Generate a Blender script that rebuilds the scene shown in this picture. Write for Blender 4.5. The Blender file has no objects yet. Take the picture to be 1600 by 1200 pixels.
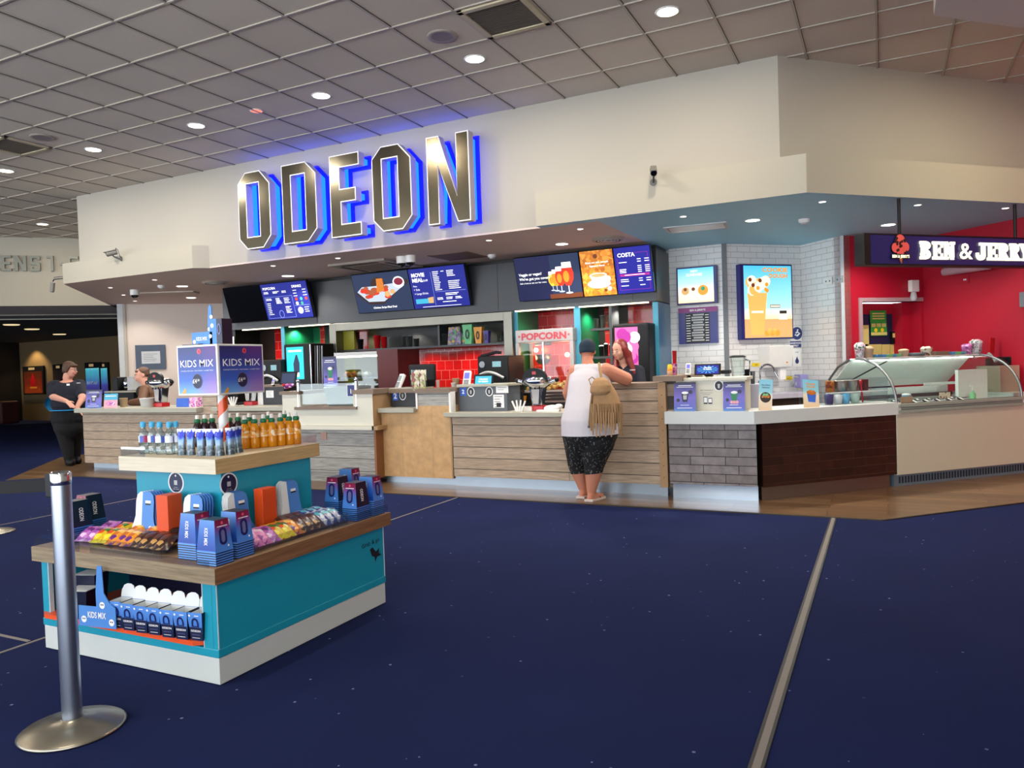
import bpy, math, random
from mathutils import Vector, Matrix
R = random.Random(7)
PI = math.pi
COL = bpy.context.scene.collection
# ---------------------------------------------------------------- camera (metric frame: X along the fascia, Y towards it, floor z = 0)
CAMZ = 1.40
FPX, YAW, PITCH, ROLL = 1182.0, -0.4588, -0.02533, -0.0339
def _axes():
    cy, sy, cp, sp = math.cos(YAW), math.sin(YAW), math.cos(PITCH), math.sin(PITCH)
    f = Vector((sy*cp, cy*cp, sp)); r = Vector((cy, -sy, 0)); u = r.cross(f)
    cr, sr = math.cos(ROLL), math.sin(ROLL)
    return cr*r + sr*u, -sr*r + cr*u, f
AR, AU, AF = _axes()
def ray(x, y): return ((x-800)/FPX)*AR - ((y-600)/FPX)*AU + AF
def at(x, y, Y):                      # point of the vertical plane Y = const seen at that pixel of the photo
    d = ray(x, y); p = d*(Y/d.y); return Vector((p.x, p.y, p.z+CAMZ))
def onz(x, y, z):                     # point of a horizontal plane
    d = ray(x, y); p = d*((z-CAMZ)/d.z); return Vector((p.x, p.y, p.z+CAMZ))
def atv(x, y, A, ang):                # point of the vertical plane through A, running at angle ang (degrees) from X
    a = math.radians(ang); n = Vector((-math.sin(a), math.cos(a), 0)); A = Vector((A[0], A[1], 0))
    d = ray(x, y); p = d*(A.dot(n)/d.dot(n)); return Vector((p.x, p.y, p.z+CAMZ))
cam = bpy.data.cameras.new('camera'); co = bpy.data.objects.new('camera', cam); COL.objects.link(co)
cam.sensor_fit = 'HORIZONTAL'; cam.sensor_width = 36; cam.lens = 36*FPX/1600; cam.clip_end = 200
m = Matrix((AR, AU, -AF)).transposed().to_4x4(); m.translation = (0, 0, CAMZ); co.matrix_world = m
bpy.context.scene.camera = co
# ---------------------------------------------------------------- materials
def lin(c):
    if isinstance(c, str):
        c = c.lstrip('#'); c = [int(c[i:i+2], 16)/255 for i in (0, 2, 4)]
    return tuple(((v/12.92) if v <= .04045 else ((v+.055)/1.055)**2.4) for v in c) + (1,)
MATS = {}; PEND = set()
def getmat(n):
    if n not in MATS: MATS[n] = bpy.data.materials.new(n); PEND.add(n)
    return MATS[n]
def nd(nt, t, **kw):
    n = nt.nodes.new(t)
    for k, v in kw.items():
        if k.startswith('_'): setattr(n, k[1:], v)
        else: n.inputs[k.replace('_', ' ')].default_value = v
    return n
def newmat(name):
    mt = getmat(name); PEND.discard(name); mt.use_nodes = True; nt = mt.node_tree
    for n in list(nt.nodes): nt.nodes.remove(n)
    out = nt.nodes.new('ShaderNodeOutputMaterial'); b = nt.nodes.new('ShaderNodeBsdfPrincipled')
    nt.links.new(b.outputs[0], out.inputs[0]); MATS[name] = mt
    return mt, nt, b, out
def mat(name, col='#808080', rough=.5, metal=0., var=.08, scale=14., bump=0., emit=0., spec=.5, coat=0.):
    if name in MATS and name not in PEND: return name
    mt, nt, b, out = newmat(name)
    b.inputs['Roughness'].default_value = rough; b.inputs['Metallic'].default_value = metal
    b.inputs['Specular IOR Level'].default_value = spec; b.inputs['Coat Weight'].default_value = coat
    c = lin(col)
    if emit:
        b.inputs['Base Color'].default_value = tuple(v*.3 for v in c[:3])+(1,)
        b.inputs['Emission Color'].default_value = c; b.inputs['Emission Strength'].default_value = emit
        return name
    tc = nd(nt, 'ShaderNodeTexCoord'); no = nd(nt, 'ShaderNodeTexNoise', Scale=scale, Detail=3.)
    nt.links.new(tc.outputs['Object'], no.inputs['Vector'])
    mx = nd(nt, 'ShaderNodeMix', _data_type='RGBA')
    mx.inputs[6].default_value = tuple(min(1, v*(1-var)) for v in c[:3])+(1,)
    mx.inputs[7].default_value = tuple(min(1, v*(1+var)) for v in c[:3])+(1,)
    nt.links.new(no.outputs[0], mx.inputs[0]); nt.links.new(mx.outputs[2], b.inputs['Base Color'])
    if bump:
        bp = nd(nt, 'ShaderNodeBump', Strength=bump, Distance=.01)
        nt.links.new(no.outputs[0], bp.inputs['Height']); nt.links.new(bp.outputs[0], b.inputs['Normal'])
    return name
def vec_xz(nt, sx=1., sz=1., plane='xz', loc=(0, 0, 0)):
    tc = nd(nt, 'ShaderNodeTexCoord'); sp = nd(nt, 'ShaderNodeSeparateXYZ'); cb = nd(nt, 'ShaderNodeCombineXYZ')
    nt.links.new(tc.outputs['Object'], sp.inputs[0])
    a, c = {'xz': (0, 2), 'xy': (0, 1), 'yz': (1, 2)}[plane]
    nt.links.new(sp.outputs[a], cb.inputs[0]); nt.links.new(sp.outputs[c], cb.inputs[1])
    mp = nd(nt, 'ShaderNodeMapping'); mp.inputs['Scale'].default_value = (sx, sz, 1); mp.inputs['Location'].default_value = loc
    nt.links.new(cb.outputs[0], mp.inputs[0]); return mp.outputs[0]
def brickmat(name, c1, c2, mortar, w, h, mw=.004, off=.5, rough=.25, bumpd=.004, plane='xz', loc=(0, 0, 0), spec=.5, grain=0., coat=0., mottled=0.):
    mt, nt, b, out = newmat(name)
    v = vec_xz(nt, plane=plane, loc=loc)
    br = nd(nt, 'ShaderNodeTexBrick', Scale=1., Mortar_Size=mw, Mortar_Smooth=.1, Bias=0., Brick_Width=w, Row_Height=h, _offset=off)
    br.inputs['Color1'].default_value = lin(c1); br.inputs['Color2'].default_value = lin(c2); br.inputs['Mortar'].default_value = lin(mortar)
    nt.links.new(v, br.inputs['Vector']); col = br.outputs['Color']
    if grain or mottled:
        mp = nd(nt, 'ShaderNodeMapping'); mp.inputs['Scale'].default_value = (3, 45, 1) if grain else (7, 7, 1)
        nt.links.new(v, mp.inputs[0]); no = nd(nt, 'ShaderNodeTexNoise', Scale=1.5, Detail=5., Roughness=.6)
        nt.links.new(mp.outputs[0], no.inputs['Vector'])
        rp = nd(nt, 'ShaderNodeMapRange'); rp.inputs[1].default_value = .3; rp.inputs[2].default_value = .7
        g = grain or mottled
        rp.inputs[3].default_value = 1-g; rp.inputs[4].default_value = 1+g*.7
        nt.links.new(no.outputs[0], rp.inputs[0])
        mx = nd(nt, 'ShaderNodeMix', _data_type='RGBA', _blend_type='MULTIPLY'); mx.inputs[0].default_value = 1
        nt.links.new(col, mx.inputs[6]); nt.links.new(rp.outputs[0], mx.inputs[7]); col = mx.outputs[2]
    nt.links.new(col, b.inputs['Base Color'])
    b.inputs['Roughness'].default_value = rough; b.inputs['Specular IOR Level'].default_value = spec; b.inputs['Coat Weight'].default_value = coat
    bp = nd(nt, 'ShaderNodeBump', Strength=.6, Distance=bumpd, _invert=True)
    nt.links.new(br.outputs['Fac'], bp.inputs['Height']); nt.links.new(bp.outputs[0], b.inputs['Normal'])
    return name
def glassmat(name, tint='#ffffff', refl=.12, rough=.02, opac=0., fk=.4):
    mt = bpy.data.materials.new(name); mt.use_nodes = True; nt = mt.node_tree
    for n in list(nt.nodes): nt.nodes.remove(n)
    out = nt.nodes.new('ShaderNodeOutputMaterial'); tr = nd(nt, 'ShaderNodeBsdfTransparent'); gl = nd(nt, 'ShaderNodeBsdfGlossy', Roughness=rough)
    tr.inputs[0].default_value = lin(tint); lw = nd(nt, 'ShaderNodeLayerWeight', Blend=.25)
    ad = nd(nt, 'ShaderNodeMath', _operation='MULTIPLY_ADD'); ad.inputs[1].default_value = fk; ad.inputs[2].default_value = refl
    mx = nd(nt, 'ShaderNodeMixShader'); nt.links.new(lw.outputs['Fresnel'], ad.inputs[0]); nt.links.new(ad.outputs[0], mx.inputs[0])
    nt.links.new(tr.outputs[0], mx.inputs[1]); nt.links.new(gl.outputs[0], mx.inputs[2]); last = mx
    if opac:
        df = nd(nt, 'ShaderNodeBsdfDiffuse'); df.inputs[0].default_value = lin(tint); m2 = nd(nt, 'ShaderNodeMixShader'); m2.inputs[0].default_value = opac
        nt.links.new(mx.outputs[0], m2.inputs[1]); nt.links.new(df.outputs[0], m2.inputs[2]); last = m2
    nt.links.new(last.outputs[0], out.inputs[0]); MATS[name] = mt; return name
def rampmat(name, stops, axis='z', lo=0., hi=1., rough=.5, emit=0., src='Object', noise=0., ns=6., metal=0.):
    """printed artwork: colours that run along one local axis"""
    mt, nt, b, out = newmat(name)
    tc = nd(nt, 'ShaderNodeTexCoord'); sp = nd(nt, 'ShaderNodeSeparateXYZ'); nt.links.new(tc.outputs[src], sp.inputs[0])
    mr = nd(nt, 'ShaderNodeMapRange'); mr.inputs[1].default_value = lo; mr.inputs[2].default_value = hi
    nt.links.new(sp.outputs['xyz'.index(axis)], mr.inputs[0]); s = mr.outputs[0]
    if noise:
        no = nd(nt, 'ShaderNodeTexNoise', Scale=ns, Detail=2.); nt.links.new(tc.outputs[src], no.inputs['Vector'])
        ma = nd(nt, 'ShaderNodeMath', _operation='MULTIPLY_ADD'); ma.inputs[1].default_value = noise; nt.links.new(no.outputs[0], ma.inputs[0]); nt.links.new(s, ma.inputs[2]); s = ma.outputs[0]
    cr = nd(nt, 'ShaderNodeValToRGB'); e = cr.color_ramp.elements
    for i, (p, c) in enumerate(stops):
        el = e[i] if i < 2 else e.new(p)
        el.position = p; el.color = lin(c)
    nt.links.new(s, cr.inputs[0])
    nt.links.new(cr.outputs[0], b.inputs['Base Color']); b.inputs['Roughness'].default_value = rough; b.inputs['Metallic'].default_value = metal
    if emit:
        nt.links.new(cr.outputs[0], b.inputs['Emission Color']); b.inputs['Emission Strength'].default_value = emit
        b.inputs['Base Color'].default_value = (0, 0, 0, 1)
    return name
def splotmat(name, cols, scale=30., rough=.4, emit=0.):
    """busy printed wrapper: random patches of a few colours"""
    mt, nt, b, out = newmat(name)
    tc = nd(nt, 'ShaderNodeTexCoord'); vo = nd(nt, 'ShaderNodeTexVoronoi', Scale=scale); nt.links.new(tc.outputs['Object'], vo.inputs['Vector'])
    cr = nd(nt, 'ShaderNodeValToRGB'); cr.color_ramp.interpolation = 'CONSTANT'; e = cr.color_ramp.elements
    for i, c in enumerate(cols):
        el = e[i] if i < 2 else e.new(i/len(cols))
        el.position = i/len(cols); el.color = lin(c)
    sp = nd(nt, 'ShaderNodeSeparateColor'); nt.links.new(vo.outputs['Color'], sp.inputs[0]); nt.links.new(sp.outputs[0], cr.inputs[0])
    nt.links.new(cr.outputs[0], b.inputs['Base Color']); b.inputs['Roughness'].default_value = rough
    if emit: nt.links.new(cr.outputs[0], b.inputs['Emission Color']); b.inputs['Emission Strength'].default_value = emit
    return name
# ---------------------------------------------------------------- text glyphs as mesh data
_TX = {}
def glyphs(s, bold=0., spacing=1.):
    k = (s, bold, spacing)
    if k in _TX: return _TX[k]
    cu = bpy.data.curves.new('t', 'FONT'); cu.body = s; cu.size = 1; cu.offset = bold; cu.space_character = spacing; cu.resolution_u = 2; cu.fill_mode = 'FRONT'
    ob = bpy.data.objects.new('t', cu); COL.objects.link(ob); dg = bpy.context.evaluated_depsgraph_get()
    me = ob.evaluated_get(dg).to_mesh(); v = [tuple(q.co)[:2] for q in me.vertices]; f = [tuple(p.vertices) for p in me.polygons]
    ob.evaluated_get(dg).to_mesh_clear(); bpy.data.objects.remove(ob); bpy.data.curves.remove(cu)
    xs = [q[0] for q in v] or [0, 1]; ys = [q[1] for q in v] or [0, 1]
    _TX[k] = (v, f, min(xs), max(xs), min(ys), max(ys)); return _TX[k]
# ---------------------------------------------------------------- mesh builder
class MB:
    def __init__(s): s.v = []; s.f = []; s.m = []; s.sm = []; s.names = []; s.M = Matrix.Identity(4)
    def mi(s, n):
        if n not in s.names: s.names.append(n)
        return s.names.index(n)
    def add(s, vs, fs, m, smooth=False):
        o = len(s.v); s.v += [tuple(s.M @ Vector(p)) for p in vs]; k = s.mi(m)
        for f in fs: s.f.append(tuple(i+o for i in f)); s.m.append(k); s.sm.append(smooth)
        return s
    def box(s, x0, x1, y0, y1, z0, z1, m):
        v = [(x, y, z) for z in (z0, z1) for y in (y0, y1) for x in (x0, x1)]
        return s.add(v, [(0, 2, 3, 1), (4, 5, 7, 6), (0, 1, 5, 4), (2, 6, 7, 3), (0, 4, 6, 2), (1, 3, 7, 5)], m)
    def hexa(s, b, t, m):            # b, t: four points each (counter clockwise seen from above)
        return s.add(list(b)+list(t), [(3, 2, 1, 0), (4, 5, 6, 7), (0, 1, 5, 4), (1, 2, 6, 5), (2, 3, 7, 6), (3, 0, 4, 7)], m)
    def taper(s, w0, d0, w1, d1, z0, z1, m, x=0, y=0):
        q = lambda w, d, z: [(x-w/2, y-d/2, z), (x+w/2, y-d/2, z), (x+w/2, y+d/2, z), (x-w/2, y+d/2, z)]
        return s.hexa(q(w0, d0, z0), q(w1, d1, z1), m)
    def prism(s, pts, z0, z1, m, mtop=None, mbot=None):   # plan polygon extruded in z
        n = len(pts); v = [(p[0], p[1], z0) for p in pts]+[(p[0], p[1], z1) for p in pts]
        s.add(v, [(i, (i+1) % n, n+(i+1) % n, n+i) for i in range(n)], m)
        s.add(v, [tuple(range(n, 2*n))], mtop or m); return s.add(v, [tuple(reversed(range(n)))], mbot or m)
    def face2(s, pts, y0, y1, m, mf=None, ms=None):      # elevation polygon (x, z) extruded from y0 (front) to y1
        n = len(pts); v = [(p[0], y0, p[1]) for p in pts]+[(p[0], y1, p[1]) for p in pts]
        s.add(v, [((i+1) % n, i, n+i, n+(i+1) % n) for i in range(n)], ms or m)
        s.add(v, [tuple(range(n))], mf or m); return s.add(v, [tuple(reversed(range(n, 2*n)))], m)
    def ring2(s, o, i, y0, y1, m, mf=None):     # elevation ring: outer and inner polygon with the same number of points
        n = len(o); v = [(p[0], y, p[1]) for y in (y0, y1) for p in list(o)+list(i)]
        a, b, c, d = 0, n, 2*n, 3*n
        s.add(v, [(a+k, a+(k+1) % n, b+(k+1) % n, b+k) for k in range(n)], mf or m)
        s.add(v, [(c+(k+1) % n, c+k, d+k, d+(k+1) % n) for k in range(n)], m)
        s.add(v, [(a+(k+1) % n, a+k, c+k, c+(k+1) % n) for k in range(n)], m)
        return s.add(v, [(b+k, b+(k+1) % n, d+(k+1) % n, d+k) for k in range(n)], m)
    def frame(s, x0, x1, z0, z1, w, y0, y1, m):
        return s.ring2([(x0, z0), (x1, z0), (x1, z1), (x0, z1)], [(x0+w, z0+w), (x1-w, z0+w), (x1-w, z1-w), (x0+w, z1-w)], y0, y1, m)
    def lathe(s, prof, m, n=20, c=(0, 0, 0), smooth=True, axis='z', cap=None):
        c = Vector(c); v = []; f = []
        for r, z in prof:
            for k in range(n):
                a = 2*PI*k/n; p = (r*math.cos(a), r*math.sin(a), z)
                if axis == 'y': p = (p[0], z, p[1])
                if axis == 'x': p = (z, p[0], p[1])
                v.append(tuple(c+Vector(p)))
        for j in range(len(prof)-1):
            for k in range(n):
                q = (j*n+k, j*n+(k+1) % n, (j+1)*n+(k+1) % n, (j+1)*n+k)
                f.append(q if axis == 'z' else q[::-1])
        s.add(v, f, m, smooth)
        e = [tuple(reversed(range(n))), tuple(range((len(prof)-1)*n, len(prof)*n))]
        if axis != 'z': e = [t[::-1] for t in e]
        if cap is None: cap = prof[0][1] < prof[-1][1] and prof[-1][1]-prof[0][1] > .03
        if cap and prof[0][0] > 1e-5: s.add(v, [e[0]], m)
        if cap and prof[-1][0] > 1e-5: s.add(v, [e[1]], m)
        return s
    def cyl(s, p0, p1, r0, m, r1=None, n=12, smooth=True):
        p0, p1 = Vector(p0), Vector(p1); r1 = r0 if r1 is None else r1; d = (p1-p0)
        q = d.to_track_quat('Z', 'Y').to_matrix(); v = []
        for p, r in ((p0, r0), (p1, r1)):
            for k in range(n): v.append(tuple(p+q @ Vector((r*math.cos(2*PI*k/n), r*math.sin(2*PI*k/n), 0))))
        s.add(v, [(k, (k+1) % n, n+(k+1) % n, n+k) for k in range(n)], m, smooth)
        return s.add(v, [tuple(reversed(range(n))), tuple(range(n, 2*n))], m)
    def tube(s, pts, r, m, n=8, closed=False):
        pts = [Vector(p) for p in pts]; rs = r if isinstance(r, (list, tuple)) else [r]*len(pts); v = []; N = len(pts)
        up = Vector((0, 0, 1))
        for i, p in enumerate(pts):
            t = (pts[(i+1) % N]-pts[i-1]) if closed else (pts[min(i+1, N-1)]-pts[max(i-1, 0)])
            t.normalize(); a = t.cross(up)
            if a.length < .05: a = t.cross(Vector((1, 0, 0)))
            a.normalize(); b = t.cross(a); up = -b if abs(b.z) < .2 else up
            for k in range(n): v.append(tuple(p+rs[i]*(a*math.cos(2*PI*k/n)+b*math.sin(2*PI*k/n))))
        f = [(j*n+k, ((j+1) % N)*n+k, ((j+1) % N)*n+(k+1) % n, j*n+(k+1) % n) for j in range(N if closed else N-1) for k in range(n)]
        s.add(v, f, m, True)
        if not closed: s.add(v, [tuple(range(n)), tuple(reversed(range((N-1)*n, N*n)))], m)
        return s
    def ell(s, c, r, m, n=16, rot=None):
        c = Vector(c); r = (r, r, r) if not hasattr(r, '__len__') else r; v = []; f = []; h = n//2
        for j in range(1, h):
            for k in range(n):
                t = PI*j/h; a = 2*PI*k/n; p = Vector((r[0]*math.sin(t)*math.cos(a), r[1]*math.sin(t)*math.sin(a), r[2]*math.cos(t)))
                v.append(tuple(c+(rot @ p if rot else p)))
        T = len(v); z = Vector((0, 0, r[2])); v += [tuple(c+(rot @ z if rot else z)), tuple(c-(rot @ z if rot else z))]
        for j in range(h-2):
            for k in range(n): f.append((j*n+(k+1) % n, j*n+k, (j+1)*n+k, (j+1)*n+(k+1) % n))
        for k in range(n): f.append((T, k, (k+1) % n)); f.append((T+1, (h-2)*n+(k+1) % n, (h-2)*n+k))
        return s.add(v, f, m, True)
    def disc(s, c, r, m, n=24, y=None, rz=None):   # disc facing -y, elliptical when rz given
        rz = rz or r
        return s.add([(c[0]+r*math.cos(2*PI*k/n), c[1], c[2]+rz*math.sin(2*PI*k/n)) for k in range(n)], [tuple(range(n))], m)
    def quad(s, a, b, c, d, m): return s.add([a, b, c, d], [(0, 1, 2, 3)], m)
    def rect(s, x0, x1, z0, z1, y, m): return s.quad((x0, y, z0), (x1, y, z0), (x1, y, z1), (x0, y, z1), m)
    def pol(s, pts, y, m): return s.add([(p[0], y, p[1]) for p in pts], [tuple(range(len(pts)))], m)
    def text(s, t, x, z, h, m, y=-.0015, align='L', bold=0., w=None, org=None, u=None, v=None, rot=0., spacing=1.):
        """cap height h; baseline at z; on the local plane y (facing -y) or on the frame org, u, v"""
        vs, fs, a0, a1, b0, b1 = glyphs(t, bold, spacing)
        k = h/.72; kx = k if w is None else w/max(1e-6, (a1-a0)); W = (a1-a0)*kx
        ox = {'L': 0, 'C': -W/2, 'R': -W}[align]; out = []; c_, s_ = math.cos(rot), math.sin(rot)
        for p in vs:
            X, Z = (p[0]-a0)*kx+ox, p[1]*k
            X, Z = X*c_-Z*s_, X*s_+Z*c_
            if org is None: out.append((x+X, y, z+Z))
            else: out.append(tuple(Vector(org)+Vector(u)*(x+X)+Vector(v)*(z+Z)))
        return s.add(out, fs, m)
    def build(s, name, parent=None, loc=(0, 0, 0), rz=0., bevel=0., label=None, seg=2):
        me = bpy.data.meshes.new(name); me.from_pydata(s.v, [], s.f)
        for n in s.names: me.materials.append(getmat(n))
        me.polygons.foreach_set('material_index', s.m); me.polygons.foreach_set('use_smooth', s.sm); me.update()
        o = bpy.data.objects.new(name, me); COL.objects.link(o)
        if parent: o.parent = parent
        o.location = loc; o.rotation_euler = (0, 0, rz)
        if bevel:
            b = o.modifiers.new('bevel', 'BEVEL'); b.width = bevel; b.segments = seg; b.limit_method = 'ANGLE'; b.angle_limit = math.radians(40)
        if label: o['label'] = label
        return o
def tag(o, label, cat, group=None):
    o['label'] = label; o['category'] = cat
    if group: o['group'] = group
    return o
def thing(name, label, cat, loc=(0, 0, 0), rz=0., group=None):
    o = bpy.data.objects.new(name, None); COL.objects.link(o); o.empty_display_size = .1
    o.location = loc; o.rotation_euler = (0, 0, rz); return tag(o, label, cat, group)
def structure(mb, name, loc=(0, 0, 0), rz=0., bevel=0.):
    o = mb.build(name, loc=loc, rz=rz, bevel=bevel); o['kind'] = 'structure'; return o
def kids(o): return [c for c in bpy.data.objects if c.parent == o]
_KC = {}
def dup(root, loc, rz=None, label=None, group=None, rot=None, scale=None):
    r = root.copy(); COL.objects.link(r); r.location = loc
    if rz is not None: r.rotation_euler = (0, 0, rz)
    if rot is not None: r.rotation_euler = rot
    if scale is not None: r.scale = scale
    if label: r['label'] = label
    if group: r['group'] = group
    if root.name not in _KC: _KC[root.name] = [(c, kids(c)) for c in kids(root)]
    for ch, gs in _KC[root.name]:
        c = ch.copy(); COL.objects.link(c); c.parent = r
        for g in gs: d = g.copy(); COL.objects.link(d); d.parent = c
    return r
ORD = ['first', 'second', 'third', 'fourth', 'fifth', 'sixth', 'seventh', 'eighth', 'ninth', 'tenth', 'eleventh', 'twelfth', 'thirteenth', 'fourteenth']
Q = math.radians(45)
# ================================================================ materials of the place
mat('white_paint', '#a39c8f', .7, var=.02, scale=1.2, bump=.02)
mat('cream_paint', '#a59e8e', .75, var=.02, scale=1.)
mat('beige_paint', '#cfc0b4', .75, var=.02, scale=1.)
mat('mauve_paint', '#cbb7ae', .7, var=.03, scale=1.)
mat('teal_grey_paint', '#93c6da', .55, var=.03, scale=1.)
mat('red_paint', '#a80a26', .5, var=.03, scale=1.)
mat('corridor_brown', '#6e5a3c', .8, var=.06, scale=1.)
mat('black_paint', '#0b0b0c', .5, var=.1)
mat('charcoal_panel', '#2b2d30', .38, var=.1, scale=2.)
mat('black_plastic', '#0b0b0d', .5, var=.05, spec=.3); mat('dark_grey', '#34383c', .45, var=.06); mat('mid_grey', '#6c7074', .5)
mat('light_grey', '#b4b6b6', .45); mat('white_plastic', '#e6e4de', .35, var=.02); mat('white_matte', '#efeeea', .6, var=.02)
mat('steel', '#b9b7b0', .28, 1., var=.06, scale=4.); mat('chrome', '#d6dade', .12, 1., var=.03); mat('dull_steel', '#8f9496', .42, 1., var=.1, scale=6.)
mat('navy', '#141c42', .45, var=.06); mat('deep_blue', '#161a80', .4); mat('red_plastic', '#b5121b', .3); mat('dark_red', '#5c1416', .5)
mat('orange', '#e0501c', .4, var=.04); mat('blue_card', '#4a86cf', .5, var=.04); mat('white_card', '#e8ebea', .55, var=.02); mat('grey_card', '#a9aaa2', .6)
mat('teal_paint', '#1594ad', .4, var=.04, scale=3.); mat('teal_panel', '#2b7f96', .35, var=.05, scale=2.); mat('green_panel', '#0f6b45', .4)
mat('ink', '#15161c', .5); mat('white_ink', '#f3f3f3', .5, var=.01); mat('yellow_ink', '#e8c81f', .5)
mat('kick_metal', '#aebbc6', .3, .85, var=.12, scale=3.); mat('slab_grey', '#aaa795', .4, var=.05, scale=9.); mat('slab_white', '#d3d8d5', .3, var=.02, scale=5.)
glassmat('clear_glass', '#eef6f4', .05); glassmat('acrylic', '#f8fbfc', .03, fk=.3); glassmat('grey_glass', '#9aa6a8', .1); glassmat('bottle_clear', '#dfeef2', .16, .05)
def planks(name, base, dark, rowh, rough=.5, plane='xz', c=.35, loc=(0, 0, 0), w=40., line='#3a2f26'):
    return brickmat(name, base, dark, line, w, rowh, .004, .37, rough, .004, plane, loc, grain=c)
planks('plank_oak', '#b59f88', '#aa947c', .128, loc=(0, .045, 0))
planks('plank_grey', '#98958e', '#a6a39a', .155, c=.4, line='#4a4742', w=2.3)
planks('plank_oak_side', '#a08a72', '#98826c', .128, plane='yz')
planks('floor_planks', '#7d6145', '#5d4631', .16, .28, 'xy', .4, w=1.3, line='#38281b')
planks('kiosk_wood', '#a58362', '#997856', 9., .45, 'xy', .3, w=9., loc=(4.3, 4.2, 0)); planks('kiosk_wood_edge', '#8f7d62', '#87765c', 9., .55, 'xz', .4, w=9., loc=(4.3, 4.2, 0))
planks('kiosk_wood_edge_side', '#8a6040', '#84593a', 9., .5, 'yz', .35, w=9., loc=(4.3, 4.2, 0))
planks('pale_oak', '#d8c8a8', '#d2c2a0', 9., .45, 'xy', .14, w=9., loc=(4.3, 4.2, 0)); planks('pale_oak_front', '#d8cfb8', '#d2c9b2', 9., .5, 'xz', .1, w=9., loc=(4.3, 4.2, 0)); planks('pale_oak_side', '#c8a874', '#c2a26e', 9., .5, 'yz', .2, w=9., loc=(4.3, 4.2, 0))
brickmat('chipboard', '#c9a06e', '#bb9362', '#8f6a45', .43, 9., .0012, .3, .6, .001, mottled=.16)
brickmat('grey_tile', '#8a8180', '#766d6b', '#1d1918', .34, .0865, .0035, .37, .45, .003, mottled=.28)
brickmat('brown_tile', '#3a1c10', '#2c140b', '#4a2b1b', .42, .0865, .0018, .37, .4, .003, mottled=.35)
brickmat('white_metro', '#e6e5e1', '#e0dfdc', '#bdbdb8', .2, .075, .004, .5, .18, .006, coat=.3)
brickmat('red_metro', '#d01c1e', '#b81818', '#e08074', .15, .15, .0035, .5, .15, .003, coat=.3)
mat('red_trunk', '#501012', .5)
# carpet: navy pile with sparse pale flecks
mt, nt, b, out = newmat('carpet')
tc = nd(nt, 'ShaderNodeTexCoord'); vo = nd(nt, 'ShaderNodeTexVoronoi', Scale=8.5); n1 = nd(nt, 'ShaderNodeTexNoise', Scale=260., Detail=2.); n2 = nd(nt, 'ShaderNodeTexNoise', Scale=1.3, Detail=3.)
for t in (vo, n1, n2): nt.links.new(tc.outputs['Object'], t.inputs['Vector'])
lt = nd(nt, 'ShaderNodeMath', _operation='LESS_THAN'); lt.inputs[1].default_value = .058; nt.links.new(vo.outputs['Distance'], lt.inputs[0])
sc = nd(nt, 'ShaderNodeSeparateColor'); nt.links.new(vo.outputs['Color'], sc.inputs[0])
gt = nd(nt, 'ShaderNodeMath', _operation='MULTIPLY'); nt.links.new(lt.outputs[0], gt.inputs[0]); nt.links.new(sc.outputs[0], gt.inputs[1])
mx = nd(nt, 'ShaderNodeMix', _data_type='RGBA'); mx.inputs[6].default_value = lin('#101736'); mx.inputs[7].default_value = lin('#1d2858')
av = nd(nt, 'ShaderNodeMath', _operation='MULTIPLY_ADD'); av.inputs[1].default_value = .45; nt.links.new(n1.outputs[0], av.inputs[0])
hv = nd(nt, 'ShaderNodeMath', _operation='MULTIPLY'); hv.inputs[1].default_value = .5; nt.links.new(n2.outputs[0], hv.inputs[0]); nt.links.new(hv.outputs[0], av.inputs[2])
nt.links.new(av.outputs[0], mx.inputs[0])
m2 = nd(nt, 'ShaderNodeMix', _data_type='RGBA'); m2.inputs[7].default_value = lin('#8a94bc'); nt.links.new(gt.outputs[0], m2.inputs[0]); nt.links.new(mx.outputs[2], m2.inputs[6])
nt.links.new(m2.outputs[2], b.inputs['Base Color']); b.inputs['Roughness'].default_value = .95; b.inputs['Specular IOR Level'].default_value = .1
bp = nd(nt, 'ShaderNodeBump', Strength=.35, Distance=.004); nt.links.new(n1.outputs[0], bp.inputs['Height']); nt.links.new(bp.outputs[0], b.inputs['Normal'])
# mineral ceiling tile
mt, nt, b, out = newmat('ceiling_tile')
tc = nd(nt, 'ShaderNodeTexCoord'); n1 = nd(nt, 'ShaderNodeTexNoise', Scale=60., Detail=4.); vo = nd(nt, 'ShaderNodeTexVoronoi', Scale=38.); n3 = nd(nt, 'ShaderNodeTexNoise', Scale=.8)
for t in (vo, n1, n3): nt.links.new(tc.outputs['Object'], t.inputs['Vector'])
mr = nd(nt, 'ShaderNodeMapRange'); mr.inputs[1].default_value = .08; mr.inputs[2].default_value = .16; nt.links.new(vo.outputs['Distance'], mr.inputs[0])
mx = nd(nt, 'ShaderNodeMix', _data_type='RGBA'); mx.inputs[6].default_value = lin('#b9ae9f'); mx.inputs[7].default_value = lin('#cdc2b2'); nt.links.new(mr.outputs[0], mx.inputs[0])
m2 = nd(nt, 'ShaderNodeMix', _data_type='RGBA', _blend_type='MULTIPLY'); m2.inputs[0].default_value = .22; nt.links.new(mx.outputs[2], m2.inputs[6]); nt.links.new(n3.outputs[0], m2.inputs[7])
nt.links.new(m2.outputs[2], b.inputs['Base Color']); b.inputs['Roughness'].default_value = .9
bp = nd(nt, 'ShaderNodeBump', Strength=.25, Distance=.004); nt.links.new(n1.outputs[0], bp.inputs['Height']); nt.links.new(bp.outputs[0], b.inputs['Normal'])
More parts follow.
